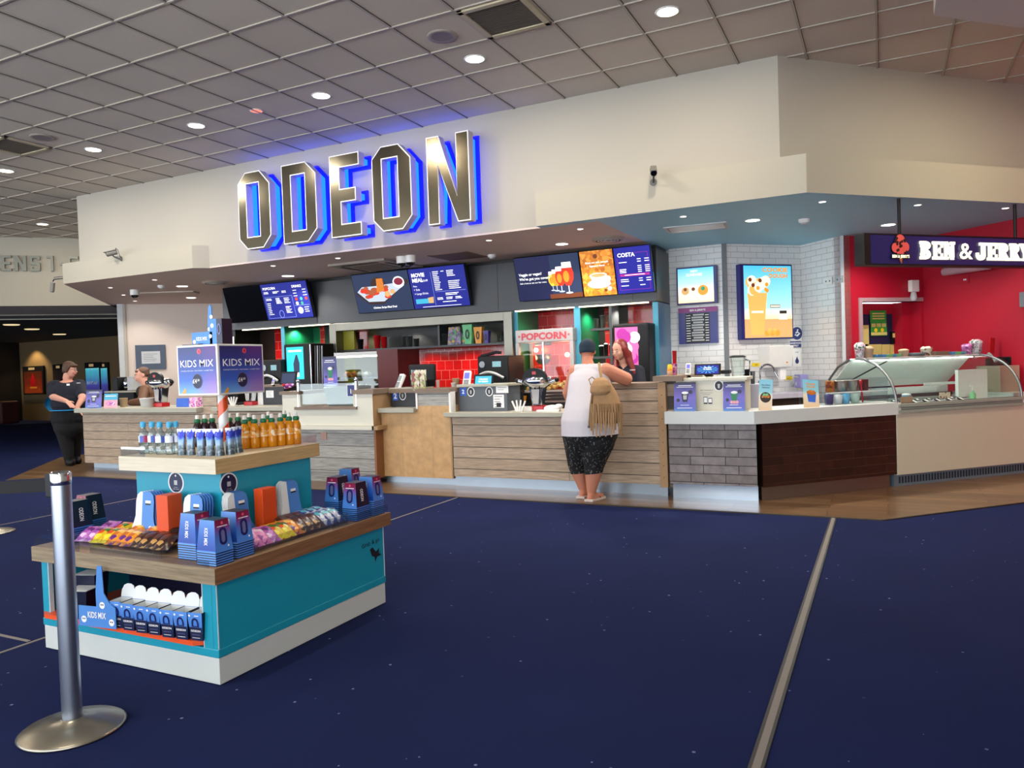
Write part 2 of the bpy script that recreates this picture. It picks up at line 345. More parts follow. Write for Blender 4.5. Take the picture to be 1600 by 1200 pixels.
# ================================================================ shell
CZ = 4.224; SZ = 2.88
s = MB(); s.prism([(-30, -4.5), (8, -4.5), (8, 20), (-30, 20)], -.06, 0, 'carpet'); structure(s, 'floor')
wood = [(-11.25, 6.42), (-10.45, 6.97), (-.05, 6.97), (2.9, 9.92), (2.9, 12.4), (-13.4, 12.4), (-13.4, 8.6)]
s = MB(); s.prism(wood, 0, .006, 'floor_planks'); structure(s, 'floor')
mat('brass_edge', '#4a4034', .5, .6); mat('seam', '#77706a', .6)
s = MB()
for a, c in zip(wood[:3], wood[1:4]):
    a, c = Vector((*a, 0)), Vector((*c, 0)); d = (c-a).normalized(); n = Vector((d.y, -d.x, 0))*.022
    s.prism([a, a+n, c+n, c][::-1] if False else [tuple(a)[:2], tuple(a+n)[:2], tuple(c+n)[:2], tuple(c)[:2]], 0, .009, 'brass_edge')
structure(s, 'trim_1')
for k, x in enumerate((-7.8, -4.13, -.42)):
    s = MB(); w = .014 if k == 2 else .009
    s.box(x-w, x+w, -4.5, 6.95 if k else 6.9, 0, .004, 'seam')
    if k == 2: s.box(x+w, x+w+.012, -4.5, 6.95, 0, .005, 'black_paint'); s.box(x-w-.012, x-w, -4.5, 6.95, 0, .005, 'black_paint')
    structure(s, 'trim_%d' % (k+2))
s = MB(); s.box(-30, -4.16, 2.44, 2.458, 0, .004, 'seam'); structure(s, 'trim_5')
s = MB(); s.prism([(-15.4-6, -4.5), (8, -4.5), (8, 20), (-15.4-6, 20)], CZ, CZ+.08, 'ceiling_tile'); structure(s, 'ceiling')
mat('t_bar', '#a99f91', .5, var=.03)
s = MB()
for i in range(-26, 25):
    x = .6*i-6.6125
    if -21 < x < 8: s.box(x-.010, x+.010, -4.5, 16, CZ-.010, CZ, 't_bar'); s.box(x+.010, x+.014, -4.5, 16, CZ-.004, CZ, 'black_paint')
for j in range(-15, 21):
    y = .6*j+4.0778
    if -4.5 < y < 16: s.box(-21, 8, y-.010, y+.010, CZ-.0105, CZ, 't_bar'); s.box(-21, 8, y+.010, y+.014, CZ-.004, CZ, 'black_paint')
structure(s, 'trim_6')
# boxed duct hanging from the ceiling, top right
s = MB(); s.prism([(.33, 2.2), (3.2, 2.2), (3.2, 8.6), (.33, 5.77)], 3.6, CZ, 'white_paint', mbot='beige_paint'); structure(s, 'wall_duct', bevel=.004)
# fascia above the counters, with the lower bands
fx0, fx1 = -11.13, -.853
s = MB(); s.prism([(fx0, 7.6), (fx1, 7.6), (4.2, 12.653), (4.2, 13.4), (fx0, 13.4)], SZ+.02, CZ, 'white_paint'); structure(s, 'wall_fascia')
s = MB(); s.prism([(-11.33, 7.45), (-8.52, 7.45), (-8.36, 7.6), (-8.36, 13.4), (-17.2, 13.4)], SZ, 3.19, 'cream_paint', mbot='mauve_paint'); structure(s, 'wall_band_left', bevel=.003)
s = MB(); s.prism([(-3.34, 7.6), (-3.34, 7.47), (-.61, 7.44), (4.2, 12.25), (4.2, 12.7), (-.853, 7.6)], SZ, 3.235, 'cream_paint', mbot='teal_grey_paint'); structure(s, 'wall_band_right', bevel=.003)
s = MB(); s.prism([(-8.358, 7.6), (-2.68, 7.6), (-2.6, 13.3), (-8.358, 13.3)], SZ, SZ+.02, 'mauve_paint'); structure(s, 'ceiling')
s = MB(); s.prism([(-2.68, 7.6), (-.853, 7.6), (4.2, 12.653), (4.2, 13.3), (-2.6, 13.3)], SZ-.0, SZ+.021, 'teal_grey_paint'); structure(s, 'ceiling')
# walls seen behind the counters; local x runs along each wall
def wall(name, A, B, z0, z1, m, th=.12):
    A, B = Vector((A[0], A[1], 0)), Vector((B[0], B[1], 0)); d = B-A; L = d.length; a = math.atan2(d.y, d.x)
    s = MB(); s.box(0, L, 0, th, z0, z1, m); return structure(s, name, loc=A, rz=a)
wall('wall_tile_left', (-2.58, 10.1), (-1.85, 10.1), 0, SZ, 'white_metro'); wall('wall_tile_middle', (-1.85, 10.1), (-1.0, 10.95), 0, SZ, 'white_metro')
wall('wall_tile_right', (-1.0, 10.95), (-.46, 10.41), 0, SZ, 'white_metro')
s = MB(); s.box(-.03, .03, -.012, .03, 0, SZ, 'mid_grey'); structure(s, 'trim_7', loc=(-1.85, 10.1, 0), rz=Q/2)
s = MB(); s.box(-.02, .02, -.015, .03, 0, SZ, 'light_grey'); structure(s, 'trim_8', loc=(-.46, 10.41, 0))
# red walls with the doorway
A = Vector((-.46, 10.41, 0)); L = (Vector((.465, 11.335, 0))-A).length
q = atv(1347, 520, A, 45)-A; dx0, dx1, dz = math.hypot(q.x, q.y), L-.04, 2.05
s = MB(); s.box(0, dx0, 0, .14, 0, SZ, 'red_paint'); s.box(dx0, dx1, 0, .14, dz, SZ, 'red_paint'); s.box(dx1, L, 0, .14, 0, SZ, 'red_paint')
structure(s, 'wall_red_left', loc=A, rz=Q)
wall('wall_red_right', (.465, 11.335), (4.1, 7.7), 0, 4.1, 'red_paint')
s = MB(); mat('pink_frame', '#a8898d', .5)
s.box(dx0-.05, dx0, -.02, .14, 0, dz+.05, 'pink_frame'); s.box(dx0, dx1+.02, -.02, .14, dz, dz+.05, 'pink_frame'); structure(s, 'trim_9', loc=A, rz=Q)
t = MB(); t.box(dx0, dx1, .3, .34, 0, dz-.14, 'navy'); q2 = atv(1412, 520, (A.x, A.y, 0), 45)-A; dm = math.hypot(q2.x, q2.y)+.12; t.box(dm, dx1+.3, .14, .6, 0, dz, 'red_paint'); t.box(dx0, dx1, .3, .34, dz-.14, dz, 'red_paint')
structure(t, 'door_1', loc=A, rz=Q)
# left: beige wall running away, white jamb, header over the screens corridor
A = Vector((-13.67, 10.19, 0))
wall('wall_beige', A, (-11.6, 12.26), 0, SZ, 'beige_paint'); s = MB(); s.box(-.1, .0, -.02, .14, 0, SZ, 'light_grey'); s.box(0, .05, -.03, .0, 0, SZ, 'white_paint'); structure(s, 'trim_10', loc=A, rz=Q)
H = Vector((-15.38, 8.9, 0))
s = MB(); s.box(-7, 4.5, 0, .2, SZ, CZ, 'cream_paint'); s.box(-7, 4.5, .2, 2.25, SZ, SZ+.1, 'beige_paint'); s.box(-7, 4.5, 2.25, 2.35, 2.77, SZ, 'cream_paint'); structure(s, 'wall_header', loc=H, rz=Q)
mat('dark_ceiling', '#1c1b1c', .8)
s = MB(); s.prism([(-31, -3.6), (-13.2, 14.26), (-12.2, 15), (-12.2, 20), (-31, 20)], 2.79, 2.86, 'dark_ceiling'); structure(s, 'ceiling')
s = MB(); s.box(-29.5, -18, 16.6, 16.8, 0, 2.8, 'corridor_brown'); structure(s, 'wall_corridor')
s = MB(); s.box(-18, -17.8, 13.6, 16.8, 0, 2.8, 'black_paint'); s.box(-17.8, -12.2, 13.5, 13.7, 0, 2.8, 'black_paint'); structure(s, 'wall_corridor_right')
s = MB(); s.box(-30, -29.8, -4.5, 18, 0, 4.3, 'black_paint'); structure(s, 'wall_left_blocker')  # unseen black wall, added to keep outside light off the far left
s = MB(); s.box(-28.9, -27.9, 13.2, 16.6, 0, 2.8, 'black_paint'); structure(s, 'wall_corridor_left')
s = MB(); s.box(6.5, 6.7, -4.5, 12, 0, CZ, 'white_paint'); structure(s, 'wall_right')
s = MB(); s.box(-13.4, -2.55, 13.3, 13.5, 0, SZ, 'black_paint'); structure(s, 'wall_kitchen_back')
# ================================================================ ceiling fixtures
mat('lamp_warm', '#fff0d0', emit=9.); mat('lamp_cool', '#fff8f0', emit=9.); mat('lamp_red', '#ff8060', emit=1.6); mat('lamp_pin', '#fff4e6', emit=5.)
SPOTS = []
def downlight(loc, r, lens, label, group, name='ceiling_downlight', square=False):
    t = thing(name, label, 'ceiling light', loc, 0, group)
    MB().lathe([(r, -.006), (r*1.16, -.006), (r*1.2, -.001), (r*1.2, .0)], 'white_plastic', 28).build('trim_ring', t)
    MB().lathe([(0.0001, -.004), (r, -.0045)], lens, 28).build('lens', t)
    return t
LR = [(-1.53, 6.18, 'lamp_warm', 'round recessed downlight, rightmost and largest-looking of the row before the fascia'),
      (-3.33, 6.2, 'lamp_cool', 'round recessed downlight beside the round speaker, second from right in the row'),
      (-5.13, 6.2, 'lamp_warm', 'warm round recessed downlight above the sign, third from right in the row'),
      (-6.93, 6.2, 'lamp_cool', 'round recessed downlight just left of the small reddish lamp'),
      (-8.69, 6.18, 'lamp_cool', 'round recessed downlight right of the left ceiling grille'),
      (-10.5, 6.19, 'lamp_warm', 'round recessed downlight at the left picture edge'),
      (-13.58, 8.6, 'lamp_warm', 'round recessed downlight over the screens lettering at far left')]
for x, y, l, lb in LR: downlight((x, y, CZ), .085, l, lb, 'ceiling downlights')
downlight((-6.01, 6.19, CZ), .06, 'lamp_red', 'small reddish round ceiling lamp between two white downlights', None, 'ceiling_indicator_lamp')
def speaker(px, z, r, label, grp):
    p = onz(*px, z); t = thing('ceiling_speaker', label, 'speaker', p, 0, grp)
    MB().lathe([(r*.72, -.01), (r*.95, -.014), (r, -.004), (r, 0)], 'mid_plast', 28).build('rim', t)
    s = MB(); s.lathe([(.0001, -.008), (r*.72, -.009)], 'speaker_mesh', 28)
    s.build('grille', t)
mat('mid_plast', '#8f857a', .5); mat('speaker_mesh', '#7c7074', .7, bump=.6, scale=300)
speaker((691, 56), CZ, .13, 'round grey ceiling speaker left of the large square grille', 'ceiling speakers')
speaker((66, 214), CZ, .13, 'round beige ceiling speaker right of the left picture edge grille', 'ceiling speakers')
def grille(x0, x1, y0, y1, label):
    t = thing('ceiling_grille', label, 'air vent', ((x0+x1)/2, (y0+y1)/2, CZ), 0, 'ceiling air grilles'); a, c = (x1-x0)/2, (y1-y0)/2
    s = MB()
    for (p, q, r_, u) in ((-a, a, -c, -c+.05), (-a, a, c-.05, c), (-a, -a+.05, -c, c), (a-.05, a, -c, c)): s.box(p, q, r_, u, -.022, 0, 'grille_cream')
    s.build('frame', t, bevel=.004); s = MB()
    s.box(-a+.05, a-.05, -c+.05, c-.05, -.004, -.001, 'grille_dark')
    n = 17
    for k in range(n):
        y = -c+.06+(2*c-.12)*k/(n-1); s.box(-a+.05, a-.05, y-.004, y+.004, -.014, -.004, 'grille_bar')
    s.build('louvre', t)
mat('grille_cream', '#b3a687', .5); mat('grille_dark', '#2a241e', .8); mat('grille_bar', '#54493d', .6)
grille(-3.0, -2.42, 5.3, 5.87, 'large square cream-framed air grille at the top middle of the ceiling'); grille(-9.6, -9.0, 5.3, 5.87, 'cream-framed air grille cut by the left picture edge')
# soffit fixtures
def pin(px, lens, r, e, label, grp='small soffit spotlights'):
    p = onz(*px, SZ); SPOTS.append((p.x, p.y, e)); return downlight(p, r, lens, label, grp, 'soffit_spotlight' if r < .06 else 'soffit_downlight')
pin((450, 431), 'lamp_warm', .09, 26, 'warm wide downlight in the soffit above the blue menu screen', 'soffit downlights')
pin((878, 381), 'lamp_cool', .075, 26, 'bright downlight in the soffit above the beer menu screen', 'soffit downlights')
pin((1176, 344), 'lamp_cool', .075, 30, 'bright downlight in the blue soffit before the white tiles', 'soffit downlights')
pin((1388, 351), 'lamp_cool', .075, 30, 'bright downlight in the blue soffit left of the hanging sign pole', 'soffit downlights')
pin((284.7, 447), 'lamp_cool', .085, 22, 'upper of two bright downlights in the left soffit', 'soffit downlights')
pin((298.6, 465), 'lamp_cool', .085, 22, 'lower of two bright downlights in the left soffit', 'soffit downlights')
for px, e, lb in (((241.8, 437), 8, 'small spotlight left of the smoke detector in the left soffit'), ((172.5, 449.2), 5, 'small spotlight near the tip of the left soffit'),
               ((193, 460.7), 5, 'dim small spotlight left of the dome camera'), ((211, 470.2), 8, 'small spotlight just below the dome camera'), ((426.7, 415), 5, 'small soffit spotlight below the first sign letter'),
               ((528, 403), 5, 'small soffit spotlight below the letter E'), ((764, 375.3), 7, 'small soffit spotlight right of the letter N, above the smoke detector'),
               ((906.6, 357.5), 7, 'small soffit spotlight right of the bright downlight over the beer screen'), ((1067.5, 338), 9, 'small spotlight in the blue soffit behind the rectangular vent'),
               ((1285, 315), 9, 'small spotlight near the corner of the blue soffit'), ((1434, 320), 9, 'small spotlight in the blue soffit right of the first sign pole'), ((1571, 325), 9, 'small spotlight in the blue soffit left of the second sign pole')):
    pin(px, 'lamp_pin', .032, e, lb)
def smoke(px, label):
    t = thing('smoke_detector', label, 'smoke detector', onz(*px, SZ), 0, 'smoke detectors')
    MB().lathe([(.0001, -.055), (.03, -.055), (.034, -.04)], 'light_grey', 20).build('sensor_chamber', t); MB().lathe([(.034, -.04), (.055, -.03), (.058, 0)], 'white_plastic', 20).build('base', t)
smoke((251.8, 446), 'white smoke detector on the left soffit'); smoke((768.6, 398), 'white smoke detector on the soffit above the dark menu bulkhead'); smoke((1256, 342.5), 'white smoke detector on the blue soffit')
def dome(px, label, r=.075):
    t = thing('dome_camera', label, 'security camera', onz(*px, SZ), 0, 'dome cameras')
    MB().lathe([(r*.95, -.09), (r, -.08), (r, 0)], 'white_plastic', 20).build('housing', t); MB().ell((0, 0, -.085), (r*.85, r*.85, r*.75), 'black_gloss').build('dome', t)
mat('black_gloss', '#050506', .06, coat=.5)
dome((210.4, 453), 'white dome camera with black bubble on the left soffit'); dome((627.5, 401), 'black bubble camera, left of the pair by the air cassette', .07); dome((641.5, 399.5), 'black bubble camera, right of the pair by the air cassette', .07)
def diffuser(px, label):
    t = thing('round_diffuser', label, 'air vent', onz(*px, SZ), 0, 'round air diffusers')
    MB().lathe([(.15, -.03), (.19, -.022), (.2, 0)], 'mid_plast', 28).build('outer_ring', t)
    s = MB()
    for k, r in enumerate((.04, .075, .11)): s.lathe([(r, -.02-.004*k), (r+.02, -.03), (r+.02, -.026)], 'light_grey', 24)
    s.lathe([(.0001, -.012), (.15, -.012)], 'grille_dark', 24); s.build('cone_rings', t)
diffuser((336, 440.7), 'round air diffuser in the soffit left of the first menu screen'); diffuser((950, 372.5), 'round air diffuser above the coffee menu screen')
p = onz(588, 414, SZ); t = thing('air_cassette', 'square white air conditioning cassette above the food menu screen', 'air conditioner', p)
s = MB(); s.prism([(-.48, -.48), (.48, -.48), (.48, .48), (-.48, .48)], -.03, 0, 'mid_plast'); s.build('panel', t, bevel=.01)
s = MB(); s.box(-.27, .27, -.27, .27, -.036, -.03, 'grille_brown')
for k in range(9): s.box(-.27, .27, -.26+.062*k, -.25+.062*k, -.04, -.036, 'grille_bar')
s.build('intake_grille', t); mat('grille_brown', '#4a3f3c', .7)
for a in range(4):
    s = MB(); c_, s_ = math.cos(a*PI/2), math.sin(a*PI/2); s.M = Matrix.Rotation(a*PI/2, 4, 'Z'); s.box(-.3, .3, -.41, -.35, -.034, -.029, 'grille_dark'); s.build('outlet_slot', t)
p = onz(716, 400, SZ); s = MB(); s.box(-.3, .3, -.3, .3, -.008, 0, 'hatch_brown'); mat('hatch_brown', '#6b5145', .7); tag(s.build('ceiling_hatch', loc=p), 'flat brown square hatch in the soffit left of the smoke detector', 'ceiling panel')
p = onz(1088, 355, SZ); t = thing('rectangular_vent', 'white rectangular vent panel in the blue soffit', 'air vent', p, .1)
s = MB(); s.frame(-.34, .34, -.2, .2, .035, 0, .012, 'light_grey'); 
for o_ in range(len(s.v)): s.v[o_] = (s.v[o_][0], s.v[o_][2], -.012+s.v[o_][1])
s.build('frame', t); s = MB(); s.box(-.3, .3, -.17, .17, -.006, -.002, 'white_plastic'); s.build('panel', t)
p = onz(262, 457, SZ); s = MB(); s.box(-.5, .5, -.16, .16, -.02, 0, 'beige_paint'); tag(s.build('access_panel', loc=p, rz=.5, bevel=.004), 'pale flat rectangular panel in the left soffit', 'ceiling panel')
# bullet cameras
def bullet(loc, rz, pitch, label, swan=False):
    t = thing('bullet_camera', label, 'security camera', loc, rz, 'bullet cameras')
    M_ = Matrix.Translation((0, -.13, .03)) @ Matrix.Rotation(pitch, 4, 'X')
    s = MB(); s.M = M_; s.cyl((0, .07, 0), (0, -.07, 0), .034, 'camera_grey', n=16); s.box(-.03, .03, -.1, .06, .03, .038, 'camera_grey'); s.build('body', t)
    s = MB(); s.M = M_; s.cyl((0, -.069, 0), (0, -.075, 0), .028, 'black_gloss', n=16); s.build('lens', t)
    s = MB(); s.tube([(0, 0, -.05), (0, -.04, -.05), (0, -.1, -.02), (0, -.12, .0)], .009, 'dark_grey'); s.cyl((0, 0, -.05), (0, -.012, -.05), .035, 'camera_grey', n=16); s.build('bracket', t)
    if swan: s = MB(); s.tube([(.0, -.08, .05), (.05, -.06, .1), (.1, -.02, .06), (.09, -.0, -.02), (.0, -.005, -.05)], .005, 'dark_grey'); s.build('cable', t)
mat('camera_grey', '#6f6c64', .4)
p = at(190, 399, 7.45); bullet((p.x, 7.45, p.z), -.9, .25, 'dark bullet camera with looped cable on the left fascia band', True)
p = at(1027, 282, 7.6); bullet((p.x, 7.45, p.z), .3, .5, 'small pale bullet camera on the fascia above the blue soffit')
p = at(98, 434, 7.45); t = thing('arm_camera', 'dark camera hanging from an arm at the tip of the left band', 'security camera', (p.x-.02, 7.5, p.z))
s = MB(); s.tube([(0, 0, 0), (-.24, -.02, 0), (-.27, -.02, -.03)], .01, 'dark_grey'); s.tube([(0, 0, .03), (-.24, -.02, .03)], .006, 'dark_grey'); s.build('arm', t)
s = MB(); s.cyl((-.27, -.02, -.05), (-.29, -.03, -.19), .032, 'camera_grey'); s.cyl((-.29, -.03, -.19), (-.291, -.031, -.197), .026, 'black_gloss'); s.build('body', t)
# corridor lamps and posters
mat('corridor_lamp', '#ffe6b0', emit=.9)
for (px, lb) in (((18, 507), 'second'), ((50, 514), 'third'), ((93, 522), 'fourth'), ((141, 531.5), 'fifth'), ((57, 538), 'nearest the lit poster')):
    p = onz(*px, 2.79); tag(MB().lathe([(.0001, -.02), (.16, -.02), (.18, 0)], 'corridor_lamp', 20).build('corridor_downlight', loc=p), 'dim recessed lamp in the dark corridor ceiling, ' + lb + ' along', 'ceiling light', 'corridor ceiling lamps')
# ================================================================ illuminated letters
mat('brushed_steel', '#6f6858', .24, 1., var=.3, scale=2.5, bump=.35); mat('return_grey', '#a39ba6', .45); mat('sign_white', '#e9e6e2', .4); mat('neon_azure', '#0e48ff', emit=5.5); mat('neon_deep', '#0606e8', emit=2.4)
def inset(pts, d):
    n = len(pts); out = []
    A = sum(pts[i][0]*pts[(i+1) % n][1]-pts[(i+1) % n][0]*pts[i][1] for i in range(n)); sg = 1 if A > 0 else -1
    for i in range(n):
        p, q, r = Vector(pts[i-1]), Vector(pts[i]), Vector(pts[(i+1) % n])
        a = (q-p).normalized(); b = (r-q).normalized(); na = Vector((-a.y, a.x))*sg; nb = Vector((-b.y, b.x))*sg
        k = (na+nb); k = k/max(.25, (1+na.dot(nb))); out.append(tuple(q+k*d))
    return out
def letter(t, outer, inner, name, label):
    w = max(p[0] for p in outer)
    def ring(s, d, y0, y1, m, mf=None, din=None):
        sd_ = 'return_grey' if m == 'sign_white' else m
        if inner: 
            o = inset(outer, d); ix = [p[0] for p in inner]; iz = [p[1] for p in inner]; cx, cz = (min(ix)+max(ix))/2, (min(iz)+max(iz))/2; dd = d if din is None else din
            i = [(p[0]+math.copysign(dd, p[0]-cx), p[1]+math.copysign(dd, p[1]-cz)) for p in inner]
            s.ring2(o, i, y0, y1, sd_, mf or m)
        else: s.face2(inset(outer, d), y0, y1, sd_, mf or m)
        return s
    ring(MB(), .0, -.26, -.15, 'sign_white').build('return', t); ring(MB(), .013, -.264, -.259, 'brushed_steel').build('steel_face', t, label='brushed steel front face')
    ring(MB(), .045, -.15, -.02, 'neon_azure').build('neon_tube', t, label='glowing blue neon'); ring(MB(), .0, -.025, -.003, 'neon_deep').build('back_plate', t, label='deep blue lit backing')
Z0, Z1 = 3.01, 3.995; c = .135
def octo(w): 
    o = [(c, Z0), (w-c, Z0), (w, Z0+c*1.1), (w, Z1-c*1.3), (w-c*1.2, Z1), (c, Z1), (0, Z1-c), (0, Z0+c)]
    a, b_ = .145, w-.185; z0, z1 = Z0+.155, Z1-.15
    return o, [(a, z0), (b_, z0), (b_, z0), (b_, z1), (b_, z1), (a, z1), (a, z1), (a, z0)]
LT = {}
o, i = octo(.545); LT['O1'] = (-7.51, o, i, 'first letter O of the large steel and blue sign')
w = .545; LT['D'] = (-6.76, [(0, Z0), (w-.15, Z0), (w, Z0+.15), (w, Z1-.16), (w-.16, Z1), (0, Z1)], [(.15, Z0+.155), (w-.175, Z0+.155), (w-.175, Z0+.155), (w-.175, Z1-.145), (w-.175, Z1-.145), (.15, Z1-.145)], 'letter D of the large steel and blue sign')
LT['E'] = (-6.0, [(0, Z0), (.455, Z0), (.455, Z0+.155), (.165, Z0+.155), (.165, 3.425), (.385, 3.425), (.385, 3.585), (.15, 3.585), (.15, Z1-.155), (.445, Z1-.155), (.445, Z1), (0, Z1)], None, 'letter E of the large steel and blue sign')
o, i = octo(.545); LT['O2'] = (-5.37, o, i, 'second letter O of the large steel and blue sign')
LT['N'] = (-4.61, [(0, Z0), (.15, Z0), (.15, 3.66), (.385, Z0), (.55, Z0), (.55, Z1), (.385, Z1), (.385, 3.30), (.165, Z1), (0, Z1)], None, 'letter N of the large steel and blue sign')
for k, (x, o, i, lb) in LT.items():
    t = thing('illuminated_letter', lb, 'sign letter', (x, 7.6, 0), 0, 'large letters on the fascia'); letter(t, o, i, k, lb)
# block letters on the header over the corridor
mat('letter_slate', '#77786c', .45, .3)
def block(ch, x, w, h, label, loc, rz):
    t = .28*w; P = {'E': [[(0, 0), (w, 0), (w, t), (t, t), (t, h*.42), (w*.9, h*.42), (w*.9, h*.58), (t, h*.58), (t, h-t), (w, h-t), (w, h), (0, h)]],
        'N': [[(0, 0), (t, 0), (t, h*.6), (w-t, 0), (w, 0), (w, h), (w-t, h), (w-t, h*.42), (t, h), (0, h)]],
        'S': [[(0, t*.4), (t*.4, 0), (w-t*.4, 0), (w, t*.5), (w, h*.5), (w-t*.4, h*.58), (t, h*.62), (t, h-t), (w-t, h-t), (w-t, h*.72), (w, h*.72), (w, h-t*.4), (w-t*.4, h), (t*.4, h), (0, h-t*.5), (0, h*.5), (t*.4, h*.42), (w-t, h*.38), (w-t, t), (t, t), (t, h*.28), (0, h*.28)]],
        '1': [[(w*.4, 0), (w*.4+t, 0), (w*.4+t, h), (0, h), (0, h-t), (w*.4, h-t)]], '-': [[(0, h*.4), (w, h*.4), (w, h*.56), (0, h*.56)]],
        '5': [[(0, 0), (w, 0), (w, h*.6), (t, h*.6), (t, h-t), (w, h-t), (w, h), (0, h), (0, h*.42), (w-t, h*.42), (w-t, t), (0, t)]]}
    s = MB()
    for p in P[ch]: s.face2([(x+a, b_) for a, b_ in p], -.05, 0, 'letter_slate')
    tag(s.build('block_letter', loc=loc, rz=rz), label, 'sign letter', 'wall letters over the corridor')
HP = Vector((-15.38, 8.9, 0)); zt, zb = atv(50, 400, HP, 45).z, atv(50, 424, HP, 45).z
def hx(px): return (atv(px, 412, HP, 45)-HP).dot(Vector((math.cos(Q), math.sin(Q), 0)))
for ch, a, b_, lb in (('E', -19, -1, 'first grey block letter E, cut by the picture edge, over the corridor'), ('E', 4, 19, 'grey block letter E left of the N over the corridor'), ('N', 24, 42, 'grey block letter N over the corridor'),
                  ('S', 47, 63.5, 'grey block letter S over the corridor'), ('1', 74, 89, 'grey block numeral one over the corridor'), ('-', 94, 99, 'short grey dash after the numeral over the corridor'), ('5', 106, 123, 'grey block numeral partly hidden by the fascia corner')):
    x0, x1 = hx(a), hx(b_); block(ch, 0, x1-x0, zt-zb, lb, (HP.x+x0*math.cos(Q), HP.y+x0*math.sin(Q), zb), Q)
# ================================================================ dark bulkhead with the menu screens
s = MB(); s.box(-10.15, -2.58, 9.47, 10.3, 2.15, 2.82, 'charcoal_panel'); s.box(-10.1, -2.62, 9.6, 10.3, 2.82, SZ, 'black_paint')
for x in (-8.1, -4.85, -2.9): s.box(x-.003, x+.003, 9.467, 9.47, 2.15, 2.82, 'black_paint')
structure(s, 'wall_bulkhead', bevel=.003)
mat('scr_navy', '#0c1248', emit=.9); mat('scr_blue', '#101c8c', emit=1.); mat('scr_blue2', '#16189a', emit=1.); mat('scr_white', '#ffffff', emit=1.4); mat('scr_line', '#9fb2ff', emit=1.)
mat('scr_black', '#060607', .15); mat('scr_orange', '#c8761c', emit=1.); mat('scr_brown', '#7a3a12', emit=.9); mat('scr_red', '#d8300c', emit=1.1); mat('scr_amber', '#f09018', emit=1.2); mat('scr_magenta', '#c020a0', emit=1.)
mat('scr_chicken', '#b5562a', emit=.95); mat('scr_sauce', '#901838', emit=.8); mat('scr_wood', '#3a1c10', emit=.7); mat('scr_paper', '#c8d4e8', emit=1.); mat('scr_teal', '#3fb8d8', emit=1.); mat('scr_yellow', '#e8d43a', emit=1.1); mat('scr_green', '#2a9c6a', emit=1.); mat('scr_pink', '#ff6ab0', emit=1.1); mat('scr_cyan', '#22d6e0', emit=1.1); mat('scr_steelblue', '#22355c', emit=.7); mat('scr_tan', '#e0b070', emit=1.)
splotmat('scr_coffee', ['#b06818', '#c87c24', '#a85c14', '#d08c34'], 26, emit=1.)
def screen(p0, p1, zb, H, tilt, name, label, cat='screen', Y=9.4, grp=None, th=.06, bez=.008, rz=0):
    w = p1-p0; t = thing(name, label, cat, (p0, Y, zb), 0, grp); t.rotation_euler = (tilt, 0, rz)
    MB().box(0, w, 0, th, 0, H, 'scr_black').build('housing', t, bevel=.004)
    return t, w
def rows(s, x, z, w, n, dz, m='scr_white', h=.01, y=-.003, rnd=.4, seed=1):
    q = random.Random(seed)
    for k in range(n): s.rect(x, x+w*(1-rnd*q.random()), z-k*dz, z-k*dz+h, y, m)
zb = at(365, 505, 9.4).z; HM = .60; TL = .28
xb = lambda px, py: at(px, py, 9.34).x
a, b_, c_ = xb(356, 480), xb(414, 480), xb(486, 470)
t, w = screen(a, b_, zb, HM, TL, 'menu_screen', 'switched off black menu screen at the left end of the bulkhead', grp='menu screens')
s = MB(); s.rect(.008, w-.008, .008, HM-.008, -.002, 'scr_black'); s.build('display', t)
t, w = screen(b_, c_, zb, HM, TL, 'menu_screen', 'blue menu screen of popcorn and drinks beside the switched off one', grp='menu screens')
s = MB(); s.rect(.008, w-.008, .008, HM-.008, -.002, 'scr_blue')
s.text('POPCORN', .05, .5, .04, 'scr_white', -.004, bold=.02); s.text('DRINKS', w*.68, .5, .04, 'scr_white', -.004, bold=.02)
for k in range(3): rows(s, .05+.19*k, .455, .14, 2, .02, seed=k); rows(s, w*.68, .45-.045*k, .09, 1, .02, seed=k+9); rows(s, w*.88, .455-.045*k, .08, 1, .02, rnd=.2, seed=k+19)
s.frame(.05, w*.64, .03, .38, .004, -.004, -.003, 'scr_line'); rows(s, .07, .345, .12, 2, .02, seed=4); rows(s, .07, .27, .1, 7, .03, seed=5); rows(s, .27, .345, .12, 5, .02, seed=6); rows(s, .44, .34, .12, 4, .025, seed=7); rows(s, .44, .2, .12, 5, .024, seed=8)
for k, m_ in enumerate(('scr_red', 'scr_teal', 'scr_red', 'scr_white', 'scr_green')): s.disc((w*.72+.1*(k % 3), -.004, .315-.07*(k//3)), .026, m_)
s.ring2([(.33+.05*math.cos(q), .09+.065*math.sin(q)) for q in [PI/6*j for j in range(12)]], [(.33+.043*math.cos(q), .09+.058*math.sin(q)) for q in [PI/6*j for j in range(12)]], -.004, -.003, 'scr_line'); s.disc((w*.76, -.004, .13), .055, 'scr_paper'); s.rect(w*.66, w*.97, .21, .215, -.004, 'scr_line'); rows(s, w*.85, .17, .1, 3, .035, seed=3)
s.build('display', t)
a, b_, c_ = xb(556, 465), xb(644, 460), xb(732, 455)
t, w = screen(a, b_, zb, HM, TL, 'menu_screen', 'menu screen picturing a tray of chicken strips, chips and sauce', grp='menu screens')
s = MB(); s.rect(.008, w-.008, .008, HM-.008, -.002, 'scr_steelblue')
s.pol([(.0+.03, .3), (.25, .13), (.5, .12), (w-.02, .42), (w-.05, .47), (.45, .2), (.06, .34)], -.003, 'scr_wood')
s.pol([(.06, .33), (.24, .17), (.52, .16), (w-.1, .38), (w*.72, .42), (.4, .4), (.16, .4)], -.0035, 'scr_paper'); s.disc((w*.45, -.0032, .42), .13, 'scr_wood', rz=.11)
